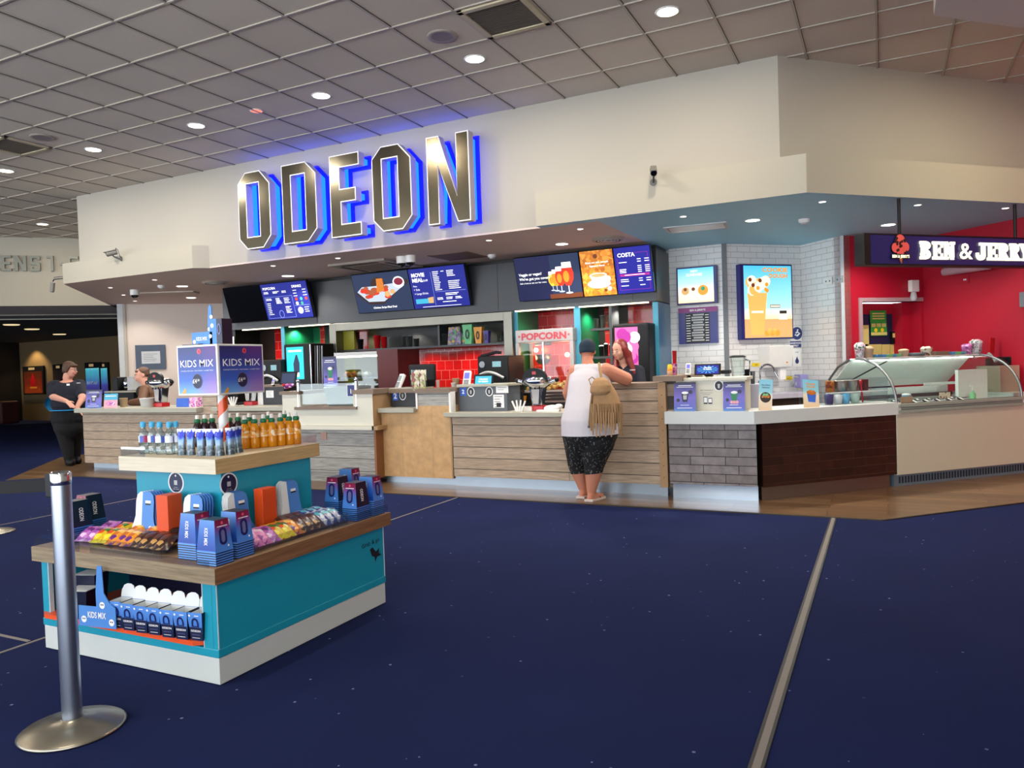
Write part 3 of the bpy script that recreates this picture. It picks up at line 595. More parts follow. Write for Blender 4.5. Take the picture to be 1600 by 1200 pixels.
for k in range(22):
    q = random.Random(k); s.disc((.12+.5*q.random(), -.004-.0001*k, .2+.15*q.random()+.03), .04+.03*q.random(), ('scr_chicken', 'scr_red', 'scr_tan')[(k % 5 == 0)+(k % 7 == 0)], 9, rz=.03)
for k in range(12): x = .42+.012*k; s.pol([(x, .3+.004*k), (x+.014, .3), (x+.05-.003*k, .5), (x+.03-.003*k, .51)], -.006-.0001*k, 'scr_chicken' if k % 2 else 'scr_amber')
s.disc((w-.19, -.007, .43), .1, 'scr_white', rz=.085); s.disc((w-.19, -.008, .44), .08, 'scr_sauce', rz=.055); s.disc((.6, -.007, .27), .05, 'scr_tan', rz=.045); s.disc((.7, -.008, .3), .045, 'scr_tan', rz=.035)
s.text('Chicken Strips Meal Deal', w*.5, .06, .03, 'scr_white', -.004, 'C', .02)
s.build('display', t)
t, w = screen(b_, c_, zb, HM, TL, 'menu_screen', 'blue menu screen headed movie meal, right of the chicken picture', grp='menu screens')
s = MB(); s.rect(.008, w-.008, .008, HM-.008, -.002, 'scr_blue')
s.text('MOVIE', .05, .475, .055, 'scr_white', -.004, bold=.03); s.text('MEAL', .05, .4, .055, 'scr_white', -.004, bold=.03); s.text('£13.49', .2, .4, .03, 'scr_white', -.004, bold=.01)
s.text('Pizza', .05, .33, .024, 'scr_white', -.004); s.text('+ Side', .05, .275, .03, 'scr_white', -.004); s.text('+ Large Drink', .05, .215, .03, 'scr_white', -.004)
s.rect(.05, .27, .08, .15, -.004, 'scr_teal'); s.pol([(.27, .08), (.35, .08), (.36, .17), (.26, .16)], -.005, 'scr_tan'); s.rect(.375, .379, .04, .53, -.004, 'scr_line')
rows(s, .41, .52, .12, 11, .026, seed=11); rows(s, .55, .52, .05, 1, .03, seed=1, rnd=0); rows(s, w*.68, .52, .14, 4, .024, seed=12); rows(s, w*.68, .37, .2, 5, .026, seed=13, rnd=.2); s.rect(.41, w-.04, .235, .239, -.004, 'scr_line')
rows(s, w*.6, .2, .22, 2, .022, seed=14, rnd=.2)
for k in range(3): rows(s, .42+.15*k, .14, .11, 2, .02, seed=k+20, rnd=.2)
rows(s, .5, .08, .25, 1, .02, seed=2, rnd=.1); rows(s, .15, .025, w-.3, 1, .02, h=.006, rnd=0); s.build('display', t)
a, b_, c_, d_ = xb(808, 445), xb(909, 435), xb(962, 430), xb(1020, 425)
t, w = screen(a, b_, zb, HM, TL, 'menu_screen', 'navy menu screen picturing a row of beer glasses', grp='menu screens')
s = MB(); s.rect(.008, w-.008, .008, HM-.008, -.002, 'scr_navy'); s.rect(w*.55, w-.008, .008, HM-.008, -.0022, 'scr_steelblue'); s.rect(w*.5, w-.008, .008, .07, -.0024, 'scr_brown')
s.text('Veggie or vegan?', .05, .345, .036, 'scr_white', -.004, bold=.02); s.text("We've got you covered!", .05, .285, .036, 'scr_white', -.004, bold=.02); s.text('Ask a host to see our bar menu', .05, .235, .022, 'scr_white', -.004, bold=.01)
for k, (gx, gs, m_) in enumerate(((.56, .62, 'scr_yellow'), (.62, .7, 'scr_amber'), (.69, .82, 'scr_red'), (.8, 1., 'scr_red'))):
    x, y = w*gx, -.004-.001*k; sc_ = gs*.95; z = .2-.03*gs
    body = [(-.035, 0), (.035, 0), (.085, .09), (.095, .17), (.07, .28), (-.07, .28), (-.095, .17), (-.085, .09)]
    s.pol([(x+p*sc_, z+q*sc_) for p, q in body], y, m_); s.pol([(x+p*sc_, z+q*sc_) for p, q in ((-.073, .25), (.073, .25), (.068, .33), (-.068, .33))], y-.0004, 'scr_white')
    s.disc((x-.02*sc_, y-.0005, z+.13*sc_), .045*sc_, 'scr_amber', rz=.08*sc_); s.rect(x-.008*sc_, x+.008*sc_, z-.1*sc_, z, y, 'scr_paper'); s.disc((x, y-.0005, z-.1*sc_), .055*sc_, 'scr_paper', rz=.014*sc_)
s.build('display', t)
t, w = screen(b_+.006, c_, zb, HM, TL, 'menu_screen', 'orange coffee menu screen picturing a white cup and saucer', grp='menu screens')
s = MB(); s.rect(.006, w-.006, .006, HM-.006, -.002, 'scr_coffee'); s.disc((w*.47, -.003, .52), .03, 'scr_brown')
s.text('Enjoy our rich, smooth', w*.5, .43, .024, 'scr_white', -.004, 'C', .02); s.text('Signature blend.', w*.5, .385, .024, 'scr_white', -.004, 'C', .02)
s.disc((w*.5, -.005, .16), .16, 'scr_paper', rz=.06); s.disc((w*.5, -.006, .165), .14, 'scr_white', rz=.048); s.pol([(w*.5-.12, .27), (w*.5-.07, .15), (w*.5+.07, .15), (w*.5+.12, .27)], -.007, 'scr_paper'); s.disc((w*.5, -.008, .27), .12, 'scr_white', rz=.035); s.disc((w*.5, -.009, .272), .1, 'scr_tan', rz=.025); s.disc((w*.5+.13, -.0065, .22), .035, 'scr_white')
s.disc((w*.8, -.006, .09), .03, 'scr_paper'); s.disc((w*.68, -.006, .07), .02, 'scr_brown'); s.build('display', t)
t, w = screen(c_+.004, d_, zb, HM, TL, 'menu_screen', 'violet blue coffee price menu screen at the right end of the bulkhead', grp='menu screens')
s = MB(); s.rect(.006, w-.006, .006, HM-.006, -.002, 'scr_blue2'); s.text('COSTA', .05, .475, .05, 'scr_white', -.004, bold=.03); s.frame(.04, w-.04, .05, .52, .003, -.0032, -.003, 'scr_magenta'); s.rect(.03, .27, .46, .54, -.0034, 'scr_blue2')
s.rect(.06, w-.04, .225, .255, -.004, 'scr_magenta'); s.rect(.12, w-.1, .236, .244, -.005, 'scr_white')
for z in (.4, .31, .29, .27, .18, .155, .1): rows(s, .06, z, .12, 1, .02, seed=int(z*90))
for z in (.43, .4, .345, .32, .295, .27, .185, .155): rows(s, w*.62, z, .05, 1, .02, rnd=.1); rows(s, w*.82, z, .06, 1, .02, rnd=.1)
rows(s, w*.64, .1, .07, 1, .02); s.build('display', t)
# ================================================================ front counters
mat('edge_oak', '#a5835c', .5, var=.12, scale=8.); mat('cap_brown', '#7e6a58', .5, var=.1, scale=6.); mat('cream_board', '#d6d2c0', .45, var=.02); mat('ply_end', '#8a5a34', .5, var=.12, scale=5.)
def slab(name, label, x0, x1, y0, y1, z0, z1, m, grp='counter worktops'):
    s = MB(); s.box(0, x1-x0, 0, y1-y0, 0, z1-z0, m); return tag(s.build(name, loc=(x0, y0, z0), bevel=.004), label, 'worktop', grp)
def planked(x0, x1, y0, y1, z0, z1, label, kick=.12, ky=.1, m='plank_oak', grp='counter units', kl=None):
    t = thing('counter_unit', label, 'counter', (x0, y0, 0), 0, grp); w = x1-x0
    MB().box(0, w, 0, y1-y0, z0, z1, m).build('body', t)
    if kick: MB().box(0, w, ky, ky+.05, 0.006, z0, 'kick_metal').build('kick_plate', t, label=kl)
    return t
planked(-11.24, -10.2, 7.6, 8.2, .1, .885, 'plank-clad counter unit at the far left end, beside the standing staff member', ky=.15)
planked(-10.2, -7.0, 7.6, 8.2, .1, .885, 'long plank-clad counter unit behind the kiosk bottles', ky=.15)
s = MB(); s.box(0, .27, 0, .2, 0, .22, 'plank_oak'); tag(s.build('raised_panel', loc=(-8.62, 7.61, .885)), 'raised plank upstand between the two left worktops', 'counter')
slab('worktop', 'grey worktop under the left soda tower at the far left', -11.3, -8.63, 7.5, 8.25, .885, .95, 'slab_grey')
slab('worktop', 'grey worktop right behind the kiosk pole', -8.34, -7.03, 7.5, 8.25, .9, .955, 'slab_grey')
# cream counter with the notch for the glass screen
t = thing('serving_counter', 'cream counter with a stepped notch, brown caps and grey planks below', 'counter', (-7.0, 7.45, 0))
s = MB(); s.box(0, .3, 0, .6, .72, 1.115, 'cream_board'); s.box(.3, 1.14, 0, .6, .72, .92, 'cream_board'); s.box(1.14, 1.43, 0, .6, .72, 1.105, 'cream_board'); s.box(1.43, 1.436, 0, .6, .72, 1.105, 'edge_oak'); s.build('body', t)
s = MB(); s.box(-.03, .3, -.02, .6, 1.115, 1.155, 'cap_brown'); s.build('cap_rail', t); s = MB(); s.box(1.14, 1.46, -.02, .6, 1.105, 1.16, 'cap_brown'); s.build('cap_rail', t)
s = MB(); s.box(.22, 1.2, -.03, .62, .92, .955, 'cap_brown'); s.build('sill', t)
s = MB(); s.box(.02, 1.46, -.04, .05, .67, .718, 'cream_board'); s.box(1.435, 1.52, -.04, .3, .67, .718, 'edge_oak'); s.build('ledge', t)
s = MB(); s.box(.05, 1.43, .02, .5, .13, .67, 'plank_grey'); s.box(.6, .69, .012, .02, .54, .63, 'patch_tan'); s.build('lower_panel', t); mat('patch_tan', '#b08a78', .6)
s = MB(); s.box(.05, 1.43, .05, .1, .006, .13, 'plank_grey'); s.build('kick_board', t)
s = MB(); s.box(1.43, 1.46, .0, .5, .08, .67, 'ply_end'); s.build('end_panel', t)
t = thing('glass_screen', 'low glass sneeze screen between two round-topped chrome posts', 'glass screen', (-6.74, 7.47, .955))
for x in (0, .92):
    s = MB(); s.cyl((x, 0, 0), (x, 0, .32), .021, 'chrome', n=16); s.ell((x, 0, .33), .03, 'chrome'); s.cyl((x, 0, 0), (x, 0, .008), .035, 'chrome', n=16); s.build('post', t)
s = MB(); s.box(.02, .9, -.004, .004, .03, .29, 'clear_glass'); s.build('pane', t)
s = MB(); s.rect(.78, .9, .12, .27, -.006, 'white_ink'); s.rect(.787, .893, .127, .263, -.007, 'sticker_navy'); s.text('i', .84, .16, .06, 'white_ink', -.008, 'C', .03); s.build('sticker', t); mat('sticker_navy', '#26356e', .5)
s = MB(); s.taper(.42, .3, .5, .36, 0, .24, 'tub_grey'); s.taper(.44, .32, .46, .34, .23, .245, 'dark_grey'); mat('tub_grey', '#7f8a8c', .3); tag(s.build('plastic_tub', loc=(-6.22, 7.8, .955), bevel=.01), 'grey translucent plastic tub behind the glass screen', 'tub')
s = MB(); s.box(0, .9, 0, .02, 0, .16, 'edge_oak'); tag(s.build('wooden_backboard', loc=(-6.7, 8.05, .955)), 'light wooden board behind the glass screen', 'board')
# chipboard counter with the raised grey part
t = thing('counter_unit', 'unfinished chipboard counter unit with a raised grey plank right half', 'counter', (-5.56, 7.6, 0), 0, 'counter units')
s = MB(); s.box(0, .52, 0, .5, .09, .87, 'chipboard'); s.box(.52, .98, 0, .5, .09, .95, 'chipboard'); s.build('body', t)
s = MB(); s.box(.54, .98, .0, .14, .95, 1.1, 'plank_grey'); s.build('raised_front', t, label='grey plank front')
s = MB(); s.prism([(.52, -.02), (1.0, -.02), (1.0, .5), (-.03, .5), (-.03, .14), (.52, .14)], 1.1, 1.15, 'cap_brown'); s.build('cap_rail', t)
s = MB(); s.box(.52, .545, -.012, .1, .91, 1.1, 'white_plastic'); s.build('white_edging', t); s = MB(); s.box(.98, 1.005, -.012, .1, .87, 1.11, 'white_plastic'); s.build('white_edging', t)
s = MB(); s.box(-.03, .52, .35, .4, .93, 1.1, 'edge_oak'); s.build('back_shelf', t)
s = MB(); s.box(.0, 1.0, .06, .1, .006, .09, 'kick_metal'); s.build('kick_plate', t); s = MB(); s.box(.98, 1.0, 0, .3, .09, .87, 'edge_oak'); s.build('end_strip', t)
slab('worktop', 'short grey worktop on the chipboard unit', -5.56, -5.04, 7.53, 8.1, .87, .925, 'slab_grey')
planked(-4.55, -3.1, 7.6, 8.2, .12, .82, 'plank-clad low counter unit left of the customer', ky=.03, kl='brushed metal kick plate')
slab('worktop', 'long grey worktop where the customer rests a hand', -4.62, -3.05, 7.52, 8.2, .82, .87, 'slab_grey')
t = planked(-3.1, -2.08, 7.6, 8.1, .12, 1.12, 'tall plank-clad counter unit behind the customer', ky=.03)
s = MB(); s.box(0, 1.02, -.01, .5, 1.12, 1.165, 'cap_brown'); s.build('cap_rail', t); s = MB(); s.box(1.02, 1.1, -.05, .05, .1, 1.17, 'edge_oak'); 
for k in range(8): s.cyl((1.06, -.052, .2+.12*k), (1.06, -.05, .2+.12*k), .005, 'ink', n=6)
s.build('corner_post', t, label='pale oak corner post'); s = MB(); s.box(1.02, 1.09, -.03, .05, .006, .1, 'kick_metal'); s.build('post_foot', t)
t = thing('side_counter', 'planked side return with an oak cap behind the corner post', 'counter', (-2.04, 7.62, 0))
s = MB(); s.box(0, .12, 0, .8, .1, 1.18, 'plank_oak_side'); s.build('body', t); s = MB(); s.box(-.08, .22, -.1, .85, 1.18, 1.235, 'cap_brown'); s.build('cap_rail', t)
# ice cream counter
C0 = Vector((-1.12, 7.56, 0)); D45 = Vector((math.cos(Q), math.sin(Q), 0)); N45 = Vector((-math.sin(Q), math.cos(Q), 0))
def q45(t, back, z=0): return C0+D45*t+N45*back+Vector((0, 0, z))
t = thing('counter_unit', 'grey tiled counter front with a bright metal kick plate', 'counter', (-1.97, 7.51, 0), 0, 'counter units')
MB().prism([(0, 0), (.85, 0), (.77, .3), (0, .3)], .15, .755, 'grey_tile').build('tiled_front', t); MB().prism([(.02, .04), (.85, .04), (.8, .3), (.02, .3)], .006, .15, 'kick_bright').build('kick_plate', t, label='bright metal kick plate'); mat('kick_bright', '#d3e2ee', .22, 1., var=.06, scale=3.)
t = thing('counter_unit', 'dark brown tiled angled counter front', 'counter', C0, Q, 'counter units')
MB().prism([(0.02, -.05), (1.66, -.05), (1.66, .3), (.15, .3)], .14, .755, 'brown_tile').build('tiled_front', t); MB().prism([(0.03, -.01), (1.6, -.01), (1.6, .25), (.15, .25)], .006, .14, 'kick_dull').build('kick_plate', t, label='dull brown metal kick plate'); mat('kick_dull', '#8b7c70', .35, .8, var=.08, scale=3.)
c1 = C0+Vector((-.005, -.12, 0)); e = q45(1.7, -.08)
s = MB(); s.prism([(-1.99, 7.44), (c1.x, 7.44), (e.x, e.y), tuple(q45(1.7, .42))[:2], tuple(q45(.25, .42))[:2], (-1.99, 7.98)], .757, .88, 'slab_white'); tag(s.build('worktop', bevel=.004), 'thick white angled worktop of the ice cream counter', 'worktop', 'counter worktops')
# glass fronted scoop freezer
t = thing('scoop_freezer', 'curved glass scoop freezer in a cream surround', 'freezer', q45(1.66, 0), Q)
FL = 1.76
s = MB(); s.box(0, 2.08, -.06, .9, .13, .77, 'cream_front'); s.build('body', t, bevel=.004); mat('cream_front', '#cfc9b2', .35, var=.02)
s = MB(); s.box(.0, 2.08, -.01, .1, .006, .13, 'grill_blue'); s.build('vent_kick', t, label='blue grey vent grille'); mat('grill_blue', '#7d929e', .4, .4)
s = MB()
for k in range(50): s.box(.06+.04*k, .08+.04*k, -.014, -.008, .035, .105, 'grill_dark')
s.build('vent_slots', t); mat('grill_dark', '#22343f', .6)
s = MB()
for a_, b_, y in ((.77, .8, -.09), (.805, .825, -.075), (.83, .865, -.095)): s.box(0, FL, y, .0, a_, b_, 'rail_grey')
s.box(0, FL, -.07, .0, .77, .865, 'mid_grey'); s.build('front_rail', t, bevel=.003); mat('rail_grey', '#98a094', .45)
arc = [(-.06+.53*(1-math.cos(a)), .865+.47*math.sin(a)) for a in [PI/2*k/12 for k in range(13)]]
arcf = arc+[(.6, 1.32), (.75, 1.25), (.88, 1.12), (.95, .98)]
for x in (0, FL):
    s = MB(); s.tube([(x, y, z) for y, z in arcf], .014, 'dull_steel', 6); s.build('arch_frame', t)
    s = MB(); s.add([(x, y, z) for y, z in arcf]+[(x, .95, .87)], [tuple(range(len(arcf)+1))], 'clear_glass'); s.build('end_pane', t)
s = MB(); v = [(x, y, z) for x in (0.01, FL-.01) for y, z in arc]; n = len(arc); s.add(v, [(k, n+k, n+k+1, k+1) for k in range(n-1)], 'clear_glass', True); s.build('curved_pane', t)
s = MB(); s.box(-.01, FL+.01, .44, .56, 1.322, 1.342, 'white_plastic'); s.build('top_bar', t, bevel=.003)
s = MB(); s.hexa([(0, .90, 1.0), (FL, .90, 1.0), (FL, .92, 1.0), (0, .92, 1.0)], [(0, .56, 1.32), (FL, .56, 1.32), (FL, .58, 1.32), (0, .58, 1.32)], 'tray_white'); s.build('rear_flap', t); mat('tray_white', '#e8ede8', .35)
s = MB(); s.box(.02, FL-.02, .0, .9, .77, .80, 'tray_white'); s.box(.02, FL-.02, .86, .9, .8, .98, 'tray_white'); s.box(.02, FL-.02, .80, .86, .86, .90, 'dark_grey'); s.build('well', t)
s = MB(); s.cyl((.02, .52, 1.312), (FL-.02, .52, 1.312), .007, 'lamp_tube'); s.build('lamp_tube', t); mat('lamp_tube', '#f4fff4', emit=14.)
s = MB(); s.cyl((.1, .86, 1.02), (.45, .5, 1.3), .008, 'ink'); s.build('gas_strut', t); s = MB(); s.box(FL-.5, FL-.06, .3, .34, .83, 1.17, 'tray_white'); s.build('white_divider', t)
s = MB(); s.box(FL-.66, FL-.1, .6, .62, 1.0, 1.03, 'tray_white'); s.build('brace', t)
tb = MB(); tb.frame(0, .13, 0, .2, .006, 0, .12, 'tray_white')
k = 0
tubs = []
for row, (y, z) in enumerate(((.06, .80), (.22, .80))):
    for c_ in range(7 if row == 0 else 8):
        x = .16+.165*c_+(.06 if row else 0)
        lab = 'ice cream flavour label strip, %s from the left in the %s row of the freezer' % (ORD[c_], ('front', 'back')[row])
        s = MB(); s.hexa([(-.065, 0, 0), (.065, 0, 0), (.065, .1, .0), (-.065, .1, .0)], [(-.065, .02, .012), (.065, .02, .012), (.065, .11, .04), (-.065, .11, .04)], 'ink')
        s.quad((-.06, .018, .0135), (-.03, .018, .0135), (-.03, .1, .0395), (-.06, .1, .0395), 'white_ink'); s.quad((-.025, .05, .025), (.05, .05, .025), (.05, .06, .028), (-.025, .06, .028), 'white_ink')
        o = tag(s.build('flavour_label', loc=q45(1.66+x, y, z+.005+.03), rz=Q), lab, 'label', 'flavour labels in the freezer')
for x, y, m_, lb in ((.22, .02, 'cardboard', 'tan card label at the left of the freezer front row'), (1.06, .3, 'cookie_card', 'cream card with brown cookie dots lying in the freezer')):
    s = MB(); s.box(-.08, .08, 0, .004, 0, .09, m_); tag(s.build('card', loc=q45(1.66+x, y, .84), rz=Q), lb, 'card')
mat('cardboard', '#c9a888', .7); splotmat('cookie_card', ['#ece0c8', '#e8dcc0', '#8a5a34', '#efe6d4'], 40)
s = MB(); s.cyl((0, 0, 0), (0, 0, .085), .036, 'ice_tub_white', r1=.046, n=20); s.cyl((0, 0, .012), (0, 0, .078), .0385, 'scoop_blue', r1=.0465, n=20); s.ell((0, 0, .085), (.044, .044, .012), 'white_card'); tag(s.build('ice_cream_tub', loc=q45(1.66+.3, .1, .86)), 'small blue and white ice cream tub behind the freezer glass', 'tub')
mat('ice_tub_white', '#eeeae2', .5); mat('scoop_blue', '#5fb4dc', .5)
t = thing('soap_bottle', 'clear pump bottle with green liquid beside the white divider in the freezer', 'bottle', q45(1.66+1.35, .2, .80)); s = MB(); s.lathe([(.03, 0), (.034, .01), (.034, .1), (.012, .125), (.012, .14)], 'green_soap', 16); s.build('bottle', t); s = MB(); s.cyl((0, 0, .14), (0, 0, .19), .006, 'white_plastic'); s.box(-.03, .006, -.006, .006, .185, .195, 'white_plastic'); s.build('pump', t); mat('green_soap', '#7fc08a', .2)
# white counter past the freezer with the phone
s = MB(); s.box(0, .3, .1, .9, .77, .9, 'slab_white'); tag(s.build('worktop', loc=q45(3.43, -.06), rz=Q, bevel=.004), 'white worktop end right of the freezer', 'worktop', 'counter worktops')
s = MB(); s.box(0, .3, .0, .3, 0, .3, 'till_beige'); mat('till_beige', '#b9a48e', .5); tag(s.build('till_plinth', loc=q45(3.46, .22, .9), rz=Q), 'beige till plinth behind the right end of the freezer', 'till stand')
# ================================================================ grab and go kiosk
KX, KY = -3.34, 3.05; ZS, ZU = .54, .98
K = thing('display_kiosk', 'two-tier teal and wood display kiosk on the navy carpet', 'kiosk', (KX, KY, 0))
hx_, hy_ = .63, .63
mat('kick_white', '#c9cdc8', .5, var=.02); mat('white_edge', '#c9d4d6', .5)
s = MB(); s.box(-hx_, hx_, -hy_, hy_, .004, .125, 'kick_white'); s.build('plinth', K, bevel=.003)
s = MB(); s.box(-hx_-.004, hx_+.004, -hy_-.004, hy_+.004, .125, .165, 'teal_paint'); s.build('base_moulding', K, bevel=.004)
s = MB(); s.box(hx_-.03, hx_, -hy_, hy_, .165, .467, 'teal_paint'); s.build('side_panel', K)
s = MB(); s.box(-hx_, -hx_+.03, -hy_, hy_, .165, .467, 'teal_paint'); s.build('side_panel', K)
s = MB(); s.box(-hx_+.03, hx_-.03, hy_-.03, hy_, .165, .467, 'teal_paint'); s.build('back_panel', K)
s = MB(); s.box(hx_-.085, hx_-.03, -hy_-.001, -hy_+.02, .165, .467, 'teal_paint'); s.box(hx_-.089, hx_-.085, -hy_-.003, -hy_+.02, .165, .467, 'white_edge'); s.build('front_post', K)
s = MB(); s.box(-hx_+.03, -hx_+.055, -hy_-.001, -hy_+.02, .165, .467, 'teal_paint'); s.box(-hx_+.055, -hx_+.06, -hy_-.003, -hy_+.02, .165, .467, 'white_edge'); s.build('front_post', K)
s = MB(); s.box(hx_, hx_+.002, -hy_-.001, -hy_+.004, .165, .467, 'white_edge'); s.build('edge_trim', K); s = MB(); s.box(hx_, hx_+.003, hy_-.004, hy_, .165, .467, 'white_edge'); s.build('edge_trim', K)
pts = [(-hx_+.0, -hy_-.0), (-hx_+.05, -hy_-.03), (hx_-.13, -hy_-.03), (hx_-.09, -hy_-.0), (hx_-.09, .2), (-hx_+.03, .2)]
s = MB(); s.prism(pts, .175, .197, 'orange'); s.build('orange_shelf', K, bevel=.008, label='bright orange lower shelf')
s = MB(); s.box(-hx_+.03, hx_-.03, -.15, -.12, .197, .467, 'navy'); s.build('inner_panel', K)
def woodslab(nm, x0, x1, y0, y1, z0, z1, mt_, mf, ms, lab=None):
    s = MB(); s.box(x0, x1, y0, y1, z1-.001, z1, mt_); s.box(x0, x1, y0, y1, z0, z1-.001, ms); s.rect(x0, x1, z0, z1, y0-.0006, mf); s.build(nm, K, label=lab)
woodslab('lower_counter', -.66, .66, -.66, .67, .467, ZS, 'kiosk_wood', 'kiosk_wood_edge', 'kiosk_wood_edge_side')
ux0, ux1, uy0, uy1 = -3.71-KX, -2.99-KX, 2.70-KY, 3.47-KY
woodslab('upper_counter', ux0, ux1, uy0, uy1, .905, ZU, 'pale_oak', 'pale_oak_front', 'pale_oak_side', 'pale oak upper counter')
bx0 = at(213, 740, 2.75).x-KX
s = MB(); s.box(bx0, -3.01-KX, 2.75-KY, uy1-.06, ZS, .905, 'teal_paint'); s.build('upper_body', K)
for (px, py, side) in ((275, 751, 0), (357, 753, 1)):
    s = MB(); n = 32
    for r, m_, d in ((.058, 'white_ink', .001), (.05, 'navy', .002)): s.disc((0, -d, 0), r, m_, n)
    s.ell((0, -.002, .036), (.006, .001, .006), 'white_ink', 8); s.rect(-.012, .012, -.012, .012, -.003, 'light_grey'); s.text('SCAN TO ORDER', 0, -.036, .004, 'white_ink', -.003, 'C')
    s.text('skip the queue', 0, -.026, .0035, 'white_ink', -.003, 'C')
    if side == 0: p = at(px, py, 2.75); o = s.build('round_sticker', K, loc=(p.x-KX, 2.75-KY, p.z-.01))
    else: p = atv(px, py, (-3.01, 0), 90); o = s.build('round_sticker', K, loc=(-3.01-KX, p.y-KY, p.z-.01), rz=PI/2)
s = MB(); s.M = Matrix.Translation((hx_+.001, 0, 0)) @ Matrix.Rotation(PI/2, 4, 'Z')
p = atv(565, 858, (-2.71, 0), 90); yy, zz = p.y-KY, p.z
s.text('Grab & go', yy, zz, .026, 'ink', -.001, w=.17, rot=.06)
hb = [(yy+.075, zz-.02), (yy+.10, zz-.012), (yy+.13, zz-.045), (yy+.165, zz-.03), (yy+.155, zz-.06), (yy+.185, zz-.075), (yy+.14, zz-.078), (yy+.12, zz-.105), (yy+.118, zz-.075), (yy+.09, zz-.06)]
s.pol(hb, -.001, 'ink')
for a in range(4): s.pol([(yy+.14, zz-.06), (yy+.175+.004*a, zz-.05-.012*a), (yy+.177+.004*a, zz-.053-.012*a)], -.0015, 'ink')
s.build('handwritten_sign', K, label='black handwritten words and a small drawn mark')
for (x0, x1, y0, y1, z) in ((-.65, -.28, -.655, -.652, ZS), (-.65, -.647, -.655, -.35, ZS), (.4, .65, .655, .658, ZS), (.648, .651, .15, .66, ZS), (ux0+.01, ux0+.2, uy0+.006, uy0+.009, ZU), (ux0+.006, ux0+.009, uy0+.006, uy0+.3, ZU), (ux1-.009, ux1-.006, uy1-.2, uy1-.01, ZU), (-.2, .62, -.655, -.652, ZS)):
    s = MB(); s.box(x0, x1, y0, y1, z, z+(.05 if x1-x0 < .8 else .03), 'acrylic'); s.build('acrylic_edge', K)
# sign cube on its striped pole (fixed to the kiosk)
mt, nt, b, out = newmat('striped_pole')
tc = nd(nt, 'ShaderNodeTexCoord'); sp = nd(nt, 'ShaderNodeSeparateXYZ'); nt.links.new(tc.outputs['Object'], sp.inputs[0])
an = nd(nt, 'ShaderNodeMath', _operation='ARCTAN2'); nt.links.new(sp.outputs[1], an.inputs[0]); nt.links.new(sp.outputs[0], an.inputs[1])
dv = nd(nt, 'ShaderNodeMath', _operation='DIVIDE'); dv.inputs[1].default_value = 2*PI; nt.links.new(an.outputs[0], dv.inputs[0])
ma = nd(nt, 'ShaderNodeMath', _operation='MULTIPLY_ADD'); ma.inputs[1].default_value = -6.5; nt.links.new(sp.outputs[2], ma.inputs[0]); nt.links.new(dv.outputs[0], ma.inputs[2])
fr = nd(nt, 'ShaderNodeMath', _operation='FRACT'); nt.links.new(ma.outputs[0], fr.inputs[0]); gt = nd(nt, 'ShaderNodeMath', _operation='GREATER_THAN'); gt.inputs[1].default_value = .5; nt.links.new(fr.outputs[0], gt.inputs[0])
mx = nd(nt, 'ShaderNodeMix', _data_type='RGBA'); mx.inputs[6].default_value = lin('#e2531f'); mx.inputs[7].default_value = lin('#dcdcd8'); nt.links.new(gt.outputs[0], mx.inputs[0]); nt.links.new(mx.outputs[2], b.inputs['Base Color']); b.inputs['Roughness'].default_value = .2
PX, PY = -3.235, 2.99
s = MB(); s.cyl((0, 0, 0), (0, 0, 1.30-ZU), .027, 'striped_pole', n=24); s.build('striped_pole', K, loc=(PX-KX, PY-KY, ZU), label='orange and white barber-striped pole')
sx, sy, sz0, sz1 = .15, .16, 1.295, 1.56
sc_ = MB(); sc_.box(-sx, sx, -sy, sy, sz0, sz1, 'white_plastic'); sg = sc_.build('sign_cube', K, loc=(PX-KX, PY-KY, 0), bevel=.003)
rampmat('kids_print', [(0., '#6fb0e6'), (.3, '#2a5fc0'), (.65, '#1c3a8c'), (1., '#15245e')], 'z', sz0, sz1, .35)
mt = MATS['kids_print']; nt = mt.node_tree; bs = [n for n in nt.nodes if n.type == 'BSDF_PRINCIPLED'][0]; ramp = [n for n in nt.nodes if n.type == 'VALTORGB'][0]
tc = nd(nt, 'ShaderNodeTexCoord'); vd = nd(nt, 'ShaderNodeVectorMath', _operation='DISTANCE'); vd.inputs[1].default_value = (.12, -.1, 1.28); nt.links.new(tc.outputs['Object'], vd.inputs[0])
mr = nd(nt, 'ShaderNodeMapRange'); mr.inputs[1].default_value = .02; mr.inputs[2].default_value = .17; mr.inputs[3].default_value = .8; mr.inputs[4].default_value = 0; nt.links.new(vd.outputs['Value'], mr.inputs[0])
mx = nd(nt, 'ShaderNodeMix', _data_type='RGBA'); mx.inputs[7].default_value = lin('#c05a9c'); nt.links.new(mr.outputs[0], mx.inputs[0]); nt.links.new(ramp.outputs[0], mx.inputs[6])
vd2 = nd(nt, 'ShaderNodeVectorMath', _operation='DISTANCE'); vd2.inputs[1].default_value = (.12, -.1, 1.56); nt.links.new(tc.outputs['Object'], vd2.inputs[0])
mr2 = nd(nt, 'ShaderNodeMapRange'); mr2.inputs[1].default_value = .02; mr2.inputs[2].default_value = .16; mr2.inputs[3].default_value = .45; mr2.inputs[4].default_value = 0; nt.links.new(vd2.outputs['Value'], mr2.inputs[0])
mx2 = nd(nt, 'ShaderNodeMix', _data_type='RGBA'); mx2.inputs[7].default_value = lin('#8a3a9c'); nt.links.new(mr2.outputs[0], mx2.inputs[0]); nt.links.new(mx.outputs[2], mx2.inputs[6]); nt.links.new(mx2.outputs[2], bs.inputs['Base Color'])
mat('pink_badge', '#e8566c', .4); mat('gold_ink', '#e0a03a', .4)
